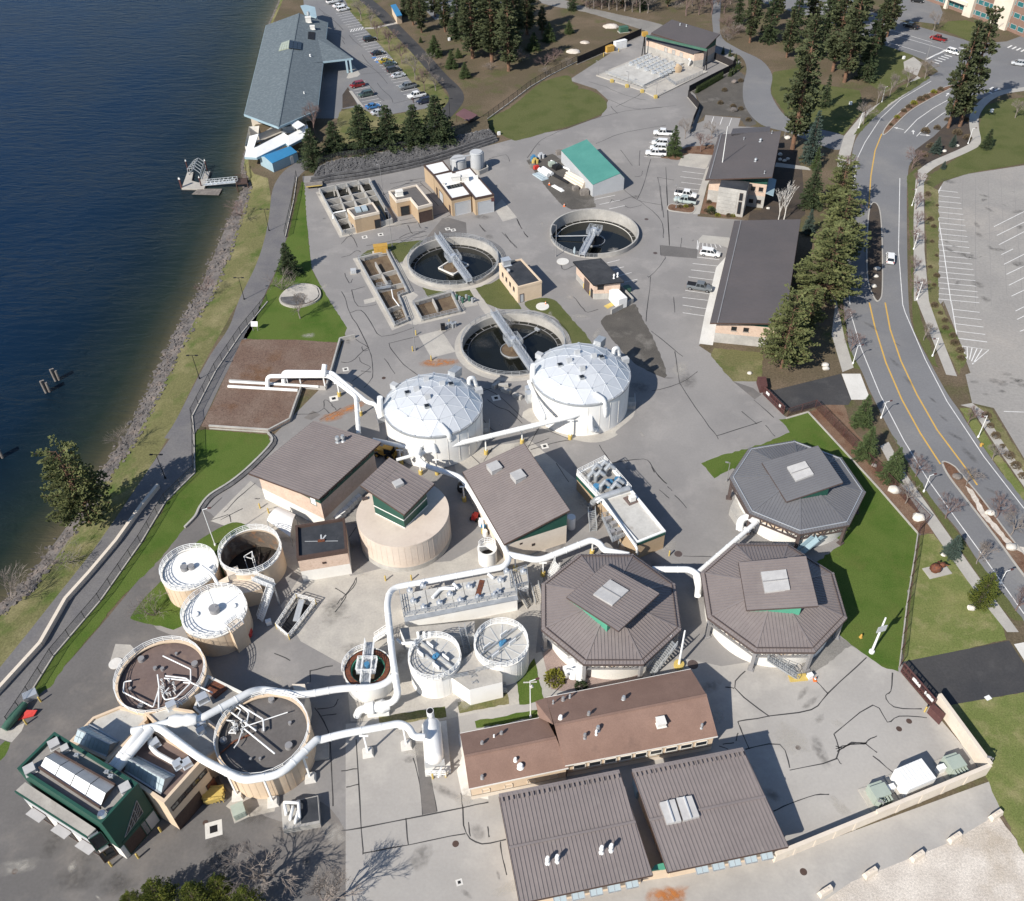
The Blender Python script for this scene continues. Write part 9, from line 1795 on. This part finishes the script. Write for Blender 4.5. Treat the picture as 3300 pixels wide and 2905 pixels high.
# the row of dark firs behind the stone terrace
for i,(bx_,by_,tx,ty,lab)in enumerate(((628,332,628,252,'dark fir at the left end of the row above the terrace'),(672,318,670,238,'second dark fir from the left in the row above the terrace'),(727,312,724,205,'third dark fir from the left in the row above the terrace'),(778,303,778,206,'third dark fir from the right in the row above the terrace'),(830,298,830,205,'second dark fir from the right in the row above the terrace'),(874,292,872,186,'tallest dark fir at the right end of the row above the terrace'))):conif(SP,i,D0,bx_,by_,tx,ty,lab,'firs above the stone terrace',1.75)
conif(PN,0,A4,545,1330,400,845,'lone broad pine on the river bank at the lower left',None,1.25)
conif(SP,1,A1,1735,1640,1722,1440,'single dark conifer beside the upper river path',None,1.5)
conif(FG,0,A2,1985,930,1990,745,'lone fir beside the row of white vehicles',None,1.3)
# street pines and spruces right of the buildings
for i,(pr,f_,bx_,by_,tx,ty,lab,wd)in enumerate(((PN,A6,590,400,640,-60,'bushy pine nearest the maintenance building front',1.2),(PN,A3,830,1810,860,1330,'largest bushy pine beside the maintenance roof',1.45),(PN,A3,905,1560,900,1130,'bushy pine in the middle of the belt by the street',1.4),(PN,A3,910,1300,905,930,'bushy pine at the upper end of the belt by the street',1.25),(SP,A3,760,1235,770,950,'dark spruce between office garden and belt pines',1.15),(SB,A3,745,1400,745,1240,'blue-grey spruce low beside the maintenance roof',1.1),(SB,A3,760,960,770,645,'tall blue-tinged spruce beside the service road',1.0),(FG,A3,790,1010,795,870,'narrow green fir behind the office path',1.0),(SB,A3,738,690,740,590,'small blue spruce on the grove lawn edge',1.0),(TP,A3,655,890,765,60,'tall bare-trunked pine at the office garden corner',1.0),(SP,A3,845,640,862,430,'slim dark spruce on the grove lawn',.8),(PN,A3,870,1750,880,1480,'rounded pine low in the belt by the street',1.3),(PN,A6,740,180,770,-90,'dark pine behind the maintenance front pine',1.1))):conif(pr,i,f_,bx_,by_,tx,ty,lab,'trees beside the street',wd)
for i,(f_,bx_,by_,tx,ty,lab,pr,wd)in enumerate(((A6,1062,745,1092,550,'first green fir by the upper driveway',FG,1.3),(A6,1085,935,1105,735,'second green fir by the upper driveway',FG,1.3),(A6,1240,1060,1235,848,'third green fir beside the pavement',FG,1.35),(A6,1600,1520,1602,1375,'rounded blue spruce beside the pavement',SB,1.5),(A6,1760,1830,1800,1590,'bright green conifer at the right picture edge',CE,1.0),(A3,1510,915,1512,808,'round dark spruce at the road bend',SB,1.7),(A3,1610,875,1607,798,'round blue spruce at the road bend',SB,1.6),(A3,1812,885,1795,745,'dark spruce inside the curve of the footpath',SP,1.4),(A3,1555,1010,1556,958,'small blue spruce on the east lawn',SB,1.6))):conif(pr,i,f_,bx_,by_,tx,ty,lab,'verge conifers',wd)
conif(TP,1,A3,1585,765,1690,80,'left one of the twin tall pines by the junction','twin pines',.85);conif(TP,2,A3,1655,755,1840,20,'right one of the twin tall pines by the junction','twin pines',.9)
# pine grove and forest at the top
gro=[(A3,965,492,1050,-120),(A3,895,428,910,-140),(A3,1085,478,1120,20),(A3,510,250,540,-160),(A3,400,255,410,-120),(A3,620,345,640,40),(A3,720,380,730,90),(A3,1150,330,1190,-60),(A3,820,330,840,-150),(A3,660,250,690,-170),(A3,990,300,1030,-190),(A3,1220,220,1240,-180),(A3,330,150,340,-120),(A3,760,200,790,-230),(A3,560,120,580,-240),(A3,450,60,470,-240),(A3,900,180,930,-260),(A3,1060,150,1090,-260)]
nam=['first','second','third','fourth','fifth','sixth','seventh','eighth','ninth','tenth','eleventh','twelfth','thirteenth','fourteenth','fifteenth','sixteenth','seventeenth','eighteenth','nineteenth','twentieth','twenty-first','twenty-second','twenty-third','twenty-fourth','twenty-fifth','twenty-sixth','twenty-seventh','twenty-eighth','twenty-ninth','thirtieth']
def xorder(L):return sorted(L,key=lambda q:W([P_(q[0],q[1],q[2])])[0].x/max(1,W([P_(q[0],q[1],q[2])])[0].y))
for i,(f_,bx_,by_,tx,ty)in enumerate(xorder(gro)):conif(TP if i % 3 else SP,i,f_,bx_,by_,tx,ty,nam[i]+' pine trunk from the left in the grove beside the cross street','grove pines',1.15 if i % 3 else .75)
frs=[(480,195,440,-40),(430,150,400,-80),(620,190,600,-90),(785,350,745,-140),(900,372,880,-160),(1000,425,1010,-40),(1110,205,1120,-160),(1200,205,1190,30),(1380,60,1385,-140),(700,230,690,-150),(850,260,830,-200),(950,250,950,-200),(1030,280,1050,-120),(560,100,560,-140),(500,60,480,-150),(760,150,750,-220),(890,120,900,-250),(1050,120,1060,-230),(380,90,360,-90),(1680,40,1680,-120),(1800,60,1810,-100),(1950,40,1960,-120),(1560,10,1560,-150)]
for i,(bx_,by_,tx,ty)in enumerate(sorted(frs,key=lambda q:q[0])):conif(TP if i % 3 else SP,i,A2,bx_,by_,tx,ty,nam[i]+' tall conifer from the left in the wood behind the trail','conifers of the wood',1.35 if i % 3 else .85)
sml=[(560,335,555,205),(660,405,650,300),(740,465,730,370),(1240,245,1235,130),(1150,300,1140,190),(700,345,700,285),(475,255,475,225),(1360,200,1358,120)]
for i,(bx_,by_,tx,ty)in enumerate(sorted(sml,key=lambda q:q[0])):conif(FG,i,A2,bx_,by_,tx,ty,nam[i]+' young conifer from the left in the clearing below the wood','young conifers in the clearing',1.9)
# hedge and cedars
for i,(x,y,tx,ty,lab)in enumerate(((1000,1850,990,1605,'yellow-green cedar second from left along the bottom edge'),(840,1880,835,1690,'yellow-green cedar leftmost along the bottom edge'),(1205,1860,1205,1640,'yellow-green cedar in the middle along the bottom edge'),(1345,1790,1345,1610,'small yellow-green cedar right of the middle along the bottom edge'),(1520,1900,1510,1690,'yellow-green cedar rightmost along the bottom edge'))):conif(CE,i,A7,x,y,tx,ty,lab,'cedars along the bottom edge',1.1)
for i in range(18):
    t=i/17;x,y=(1330+t*300,985-t*175);b=P_(F3,x,y);place(CE[i % 2]if False else FG[i % 2],W([b])[0],2.3,nam[i]+' small hedge conifer from the left along the black garden fence',i*.9,'hedge conifers along the garden fence',1.1)
for i,(x,y)in enumerate(((1720,790),(1750,770),(1790,740),(1800,690),(1830,700),(1790,610),(1720,555),(1640,530))):place(FG[i % 2],W([P_(F3,x,y)])[0],2.6,nam[i]+' hedge conifer from the front round the curved garden fence',i,'hedge conifers round the curve',1.2)
# bare deciduous trees
def bare(seed,kind='street'):
    rnd=random.Random(seed);mb=MB();H=8.0
    def br(p,d,L,r,lv):
        e=p+d*L;m_=p.lerp(e,.5)+Vector((rnd.gauss(0,.04),rnd.gauss(0,.04),rnd.gauss(0,.02)))*L;r=max(r,.015);mb.tube([p,m_,e],[r,r*.82,r*.6],5 if lv<2 else 3,cap=False)
        if lv>=(5 if kind !='shrub' else 4):return
        k=rnd.choice((3,3,4)if kind !='birch' else (2,3))if lv else (5 if kind !='birch' else 4)
        for i in range(k):
            a=d.orthogonal().normalized();a.rotate(Matrix.Rotation(rnd.uniform(0,6.28),3,d));sp=rnd.uniform(.35,.8)*(1 if kind !='birch' else .5);nd=(d+a*sp+U(.12)).normalized()
            br(m_.lerp(e,rnd.uniform(.1,1))if lv else p.lerp(e,rnd.uniform(.55,1)),nd,L*rnd.uniform(.6,.82),r*.55,lv+1)
    if kind=='shrub':
        for i in range(9):a=rnd.uniform(0,6.28);br(Vector((.2*cos(a),.2*sin(a),0)),Vector((cos(a)*.6,sin(a)*.6,1)).normalized(),2.3,.05,1)
    else:br(U(0),U(1),H*(.33 if kind !='birch' else .45),.15,0)
    return mb
def bare_proto(name,seed,kind,bark):
    mb=bare(seed,kind);T=Thing(name,'tree','tree',(0,0,0),local=True);T.part('trunk_and_branches',mb,bark,fixn=False);z=max(v.z for v in mb.v);return T.o,z
BT_=[bare_proto('bare_tree',71+i,'street','bark_bare')for i in range(3)];BR_=[bare_proto('bare_tree',81+i,'street','bark_red')for i in range(2)];BI=[bare_proto('birch_tree',91+i,'birch','bark_birch')for i in range(2)];BS=[bare_proto('bare_shrub',95+i,'shrub','bark_red')for i in range(2)];BG=[bare_proto('bare_shrub',98,'shrub','bark_bare')]
def bareat(pr,i,f_,bx_,by_,h,label,group,wide=1.0):o_,z=pr[i % len(pr)];place(o_,W([P_(f_,bx_,by_)])[0],h,label,i*2.1,group,wide,z)
for i,(x,y,h,lab)in enumerate(((1370,1010,5.5,'bare reddish street tree at the top of the east pavement'),(1395,1125,4.5,'second bare street tree down the east pavement'),(1392,1250,4.5,'third bare street tree down the east pavement'),(1395,1360,4.5,'fourth bare street tree down the east pavement'),(1385,1470,4.5,'fifth bare street tree down the east pavement'),(1375,1640,4.5,'sixth bare street tree down the east pavement'),(1395,1770,4.5,'seventh bare street tree down the east pavement'),(985,1020,4.5,'bare street tree on the west kerb beside the office path'),(1000,1290,4.0,'bare street tree on the west kerb half hidden by pines'),(970,1760,4.0,'bare street tree on the west kerb below the belt pines'))):bareat(BR_,i,A3,x,y,h,lab,'bare street trees',1.15)
for i,(x,y,h,lab)in enumerate(((1005,300,4.5,'bare street tree above the driveway apron'),(1440,235,4.5,'bare street tree on the east kerb beside the striped corner'),(1705,735,4.0,'bare street tree at the lot entrance kerb'),(1850,950,4.0,'bare street tree on the lower east kerb'),(1390,1050,4.5,'bare street tree beside the third fir'),(1330,1210,4.5,'bare street tree on the mulch strip'),(1570,1300,4.5,'bare street tree on the west kerb below the lamp'),(1755,1570,5.0,'bare street tree on the west kerb near the sculpture'),(1990,1850,4.5,'bare street tree at the lower right picture edge'),(1695,1100,4.5,'bare street tree at the head of the south median'),(1870,1300,5.0,'bare street tree in the middle of the south median'),(1960,1400,5.0,'bare street tree at the right end of the south median'),(960,140,4.0,'bare street tree on the west kerb under the pines'))):bareat(BT_ if i % 2 else BR_,i,A6,x,y,h,lab,'bare trees along the lower street',1.1)
for i,(f_,x,y,h,lab)in enumerate(((F4,530,1170,7,'bare street tree beside the north kerb strip'),(F4,780,910,7.5,'bare pinkish tree above the north pavement'),(F4,940,820,6.5,'bare tree near the corner plaza kerb'),(F4,1110,740,7,'bare tree at the corner plaza'),(F4,660,980,6.5,'bare pinkish tree on the grove lawn edge'),(F4,1190,290,7,'bare tree in front of the clinic'),(F4,1960,1110,6,'bare leaning tree on the east lawn'))):bareat(BT_,i,f_,x,y,h,lab,'bare trees near the junction')
for i,(x,y,h,lab)in enumerate(((490,260,8,'bare tree above the riverside lot, uppermost'),(850,650,8,'bare tree above the riverside lot beside the black coupe'),(1170,1010,8,'bare reddish tree above the riverside lot beside the silver sedan'),(1000,800,7,'bare tree above the riverside lot beside the yellow car'),(620,350,7,'bare tree at the trail crossing'),(1290,1150,7,'bare reddish tree behind the white pickup'),(1430,1150,6,'bare reddish tree beside the trail bend'),(700,520,7,'bare tree beside the black car in the riverside lot'),(1350,900,6,'bare pinkish tree at the trail'))):bareat(BR_ if i % 2 else BT_,i,F2,x,y,h,lab,'bare trees between lot and trail',1.1)
bareat(BR_,0,F1,1500,1420,9,'bare red-twigged tree at the corner of the boathouse',None,.7)
bareat(BT_,0,A7,1590,1690,7.5,'large bare tree at the bottom edge near the pump vault',None,1.5);bareat(BT_,1,A7,1960,1860,8,'bare tree cut by the bottom edge beside the pale yard',None,1.3)
bareat(BT_,1,A4,1795,105,6.5,'bare tree over the oval stone bed on the lawn',None,1.2);bareat(BG,0,A4,770,860,4,'bare grey shrub on the river bank stones',None,1.3);bareat(BG,1,A1,1690,1730,4.5,'bare grey shrub on the path beside the dark conifer',None,1.4);bareat(BG,2,A4,60,1790,5,'bare yellowish shrub at the lower left river bank',None,1.4);bareat(BG,3,C4,390,775,4,'bare shrub in the little lawn beside the tan tank',None,1.3);bareat(BS,0,A1,1450,1290,3.5,'reddish bare thicket on the upper river bank',None,1.8);bareat(BS,1,A1,1230,1740,3,'reddish bare thicket at the waterline',None,1.4);bareat(BG,4,A4,380,1560,3.5,'bare thicket on the bank below the lone pine',None,1.8)
bareat(BI,0,A3,572,1312,8,'left white birch beside the office','birches',1.0);bareat(BI,1,A3,605,1312,9.5,'right white birch beside the office','birches',1.0);bareat(BR_,1,F5,520,490,5.5,'bare pink tree left of the office roof',None,1.3);bareat(BT_,2,F5,650,330,5,'bare pink tree in front of the visitor lot',None,1.3);bareat(BT_,2,F5,330,330,6,'bare brown tree behind the lone fir',None,1.0)
for i in range(26):
    f_,x,y=(A2,1440+23*i,10+(i*37)% 70)if i<18 else (A3,20+(i-18)*38,20+(i*53)% 110);bareat(BT_ if i % 2 else BR_,i,f_,x,y,7+(i % 4),nam[i]+' bare tree from the left in the brown wood along the top edge','bare wood along the top edge',1.2)
# brush of the wood edge: individual thickets
rnd=random.Random(12)
br_px=[(A3,250+rnd.uniform(0,120),80+rnd.uniform(0,180))for _ in range(9)]+[(A2,1450+rnd.uniform(0,560),-20+rnd.uniform(0,80))for _ in range(14)]+[(A2,880+rnd.uniform(0,480),380+rnd.uniform(-110,70))for _ in range(9)]
mbx=0
for i,(f_,x,y)in enumerate(sorted(br_px,key=lambda q:P_(*q)[0])):bareat(BS if i % 2 else BG,i,f_,x,y,rnd.uniform(2.2,4.2),(nam[i % 30]if i<30 else 'outermost '+nam[i-30])+' brown brush thicket from the left along the wood edge','brush thickets of the wood edge',1.6)
# evergreen shrubs and bushes
def bush(seed,leaf):
    rnd=random.Random(seed);T=Thing('shrub','shrub','shrub',(0,0,0),local=True);cr=MB();st_=MB()
    for i in range(420):
        a,b=rnd.uniform(0,6.28),math.acos(rnd.uniform(-.1,1));d=Vector((sin(b)*cos(a),sin(b)*sin(a),cos(b)));p=d*rnd.uniform(.55,1.0)*Vector((1,1,.9)).length/1.68;leafface(cr,p,d+Vector((rnd.gauss(0,.5),rnd.gauss(0,.5),.3)),rnd.uniform(.14,.26),rnd,2)
    for i in range(7):a=rnd.uniform(0,6.28);st_.tube([(0,0,0),(.5*cos(a),.5*sin(a),.7)],[.03,.012],4)
    T.part('foliage',cr,leaf,sm=False,fixn=False);T.part('stem',st_,'bark');return T.o
BU=[bush(1,'scrub_brown'),bush(2,'bush_yellow'),bush(3,'spruce_leaf')]
def bushat(k,f_,x,y,r_,label,group=None):place(BU[k],W([P_(f_,x,y)])[0],r_,label,x*.1,group,1.0,1.0)
bushat(1,D3,300,1670,1.5,'round yellow-green bush by the octagon gravel');bushat(2,D3,590,1750,1.0,'low dark shrub between octagon and shingled roof');bushat(2,A3,175,1270,1.3,'round dark shrub at the office front')
for i,(f_,x,y,r_)in enumerate(((A3,1280,705,.9),(A3,1320,668,.9),(A3,1350,645,1.0),(A3,1380,622,1.1),(A3,1420,600,1.2),(A3,1455,585,1.1),(A3,1500,555,1.0),(A3,1540,540,1.0),(A3,1243,750,.7))):bushat(0 if i % 3 else 1,f_,x,y,r_,nam[i]+' low shrub listed up the north median from the street','shrubs of the north median')
for i in range(9):bushat(0,A3,1490+rnd.uniform(-30,30),1160+70*i+rnd.uniform(-25,25),rnd.uniform(.4,.9),nam[i]+' scrubby bush down the strip beside the east parking lot','bushes beside the east lot')
for i in range(8):bushat(0,A6,1510+i*22+rnd.uniform(-15,15),30+45*i,rnd.uniform(.5,1.0),nam[i]+' grey-green bush down the lower strip beside the east lot','bushes beside the lower east lot')
for i in range(7):bushat(0,A6,1800+i*36+rnd.uniform(-15,15),690+60*i,rnd.uniform(.5,1.0),nam[i]+' grey-green bush along the verge below the lot entrance','bushes below the lot entrance')
for i,(x,y)in enumerate(((1450,790),(1520,770),(1580,720),(1650,690),(1690,720),(1640,800),(1700,830),(1440,930),(1480,880))):bushat(0,A3,x,y,rnd.uniform(.8,1.4),nam[i]+' shrub in the planted bed at the road bend','shrubs at the road bend')
for i,(x,y)in enumerate(((640,1060),(620,1110),(640,1180),(590,1215),(730,1270),(860,1275),(910,1275),(270,1170),(340,1165),(390,1160))):bushat(0 if i % 2 else 1,F5,x,y,.7,nam[i]+' small clipped shrub around the office front','clipped shrubs at the office')
for i,(x,y)in enumerate(((1850,850),(1760,1150),(1850,1180),(1610,1110),(1660,960),(1940,1310))):bushat(0,F3,x,y,.9,nam[i]+' small shrub in the gravel garden','shrubs of the gravel garden')
# a person behind the parked white pickup
def person(loc):
    V=[(0,0,.95),(0,0,1.2),(0,0,1.42),(0,.01,1.52),(0,.02,1.66),(0,.0,1.76),(.17,0,1.4),(.24,.02,1.13),(.22,.1,.9),(-.17,0,1.4),(-.25,-.03,1.13),(-.22,.02,.88),(.1,0,.88),(.12,.08,.48),(.12,.0,.08),(.12,.14,.04),(-.1,0,.88),(-.11,-.06,.48),(-.11,-.18,.1),(-.11,-.05,.05)]
    Ed=[(0,1),(1,2),(2,3),(3,4),(4,5),(2,6),(6,7),(7,8),(2,9),(9,10),(10,11),(0,12),(12,13),(13,14),(14,15),(0,16),(16,17),(17,18),(18,19)]
    r=[.15,.14,.15,.06,.1,.07,.07,.052,.04,.07,.052,.04,.095,.068,.048,.04,.095,.068,.048,.04]
    me=bpy.data.meshes.new('person');me.from_pydata(V,Ed,[]);o_=bpy.data.objects.new('person',me);COL.objects.link(o_);me.materials.append(M('fence_maroon'))
    m=o_.modifiers.new('skin','SKIN')
    for i,d in enumerate(me.skin_vertices[0].data):d.radius=(r[i],r[i]);d.use_root=i==0
    o_.modifiers.new('sub','SUBSURF').levels=1;o_.location=loc;o_.rotation_euler=(0,0,.8)
    return tag(o_,'person in dark clothes standing behind the white pickup in the riverside lot','person')
person(g1(F2,1148,1305,.01))
# oval stone bed on the lawn
p=g1(A1,1795,1780);T=Thing('stone_bed','oval stone-edged bed with gravel on the lawn beside the path','bed',p);P=W(smooth(A1(1675,1790,1720,1735,1800,1705,1890,1720,1915,1770,1880,1810,1780,1840,1700,1825),4));mb=MB();mb.add([(q.x,q.y,.3)for q in P],[]);mb.f=tess(P);T.p('bed_floor',mb,'gravel_grey')
cc_=sum(P,Vector())/len(P)
for i in range(14):a,b=P[i*len(P)//14],P[((i+1)*len(P)//14)% len(P)];mb=MB().slab([Vector((cc_.x+(q.x-cc_.x)*f_,cc_.y+(q.y-cc_.y)*f_,.3+.3*f_))for q,f_ in ((a,.94),(b,.94),(b,.25),(a,.25))],.08);T.p('paving_wedge',mb,'concrete' if i<10 else 'rock_dark')
bk_=mk('edge_stone',MB().box((0,0,0),(.62,.4,.45),0,(.9,.8)),'concrete',False);Q=resample(P+[P[0]],54)
for i in range(53):d=Q[i+1]-Q[i];T.inst('edge_stone',bk_,(Q[i].x,Q[i].y,.2),atan2(d.y,d.x))
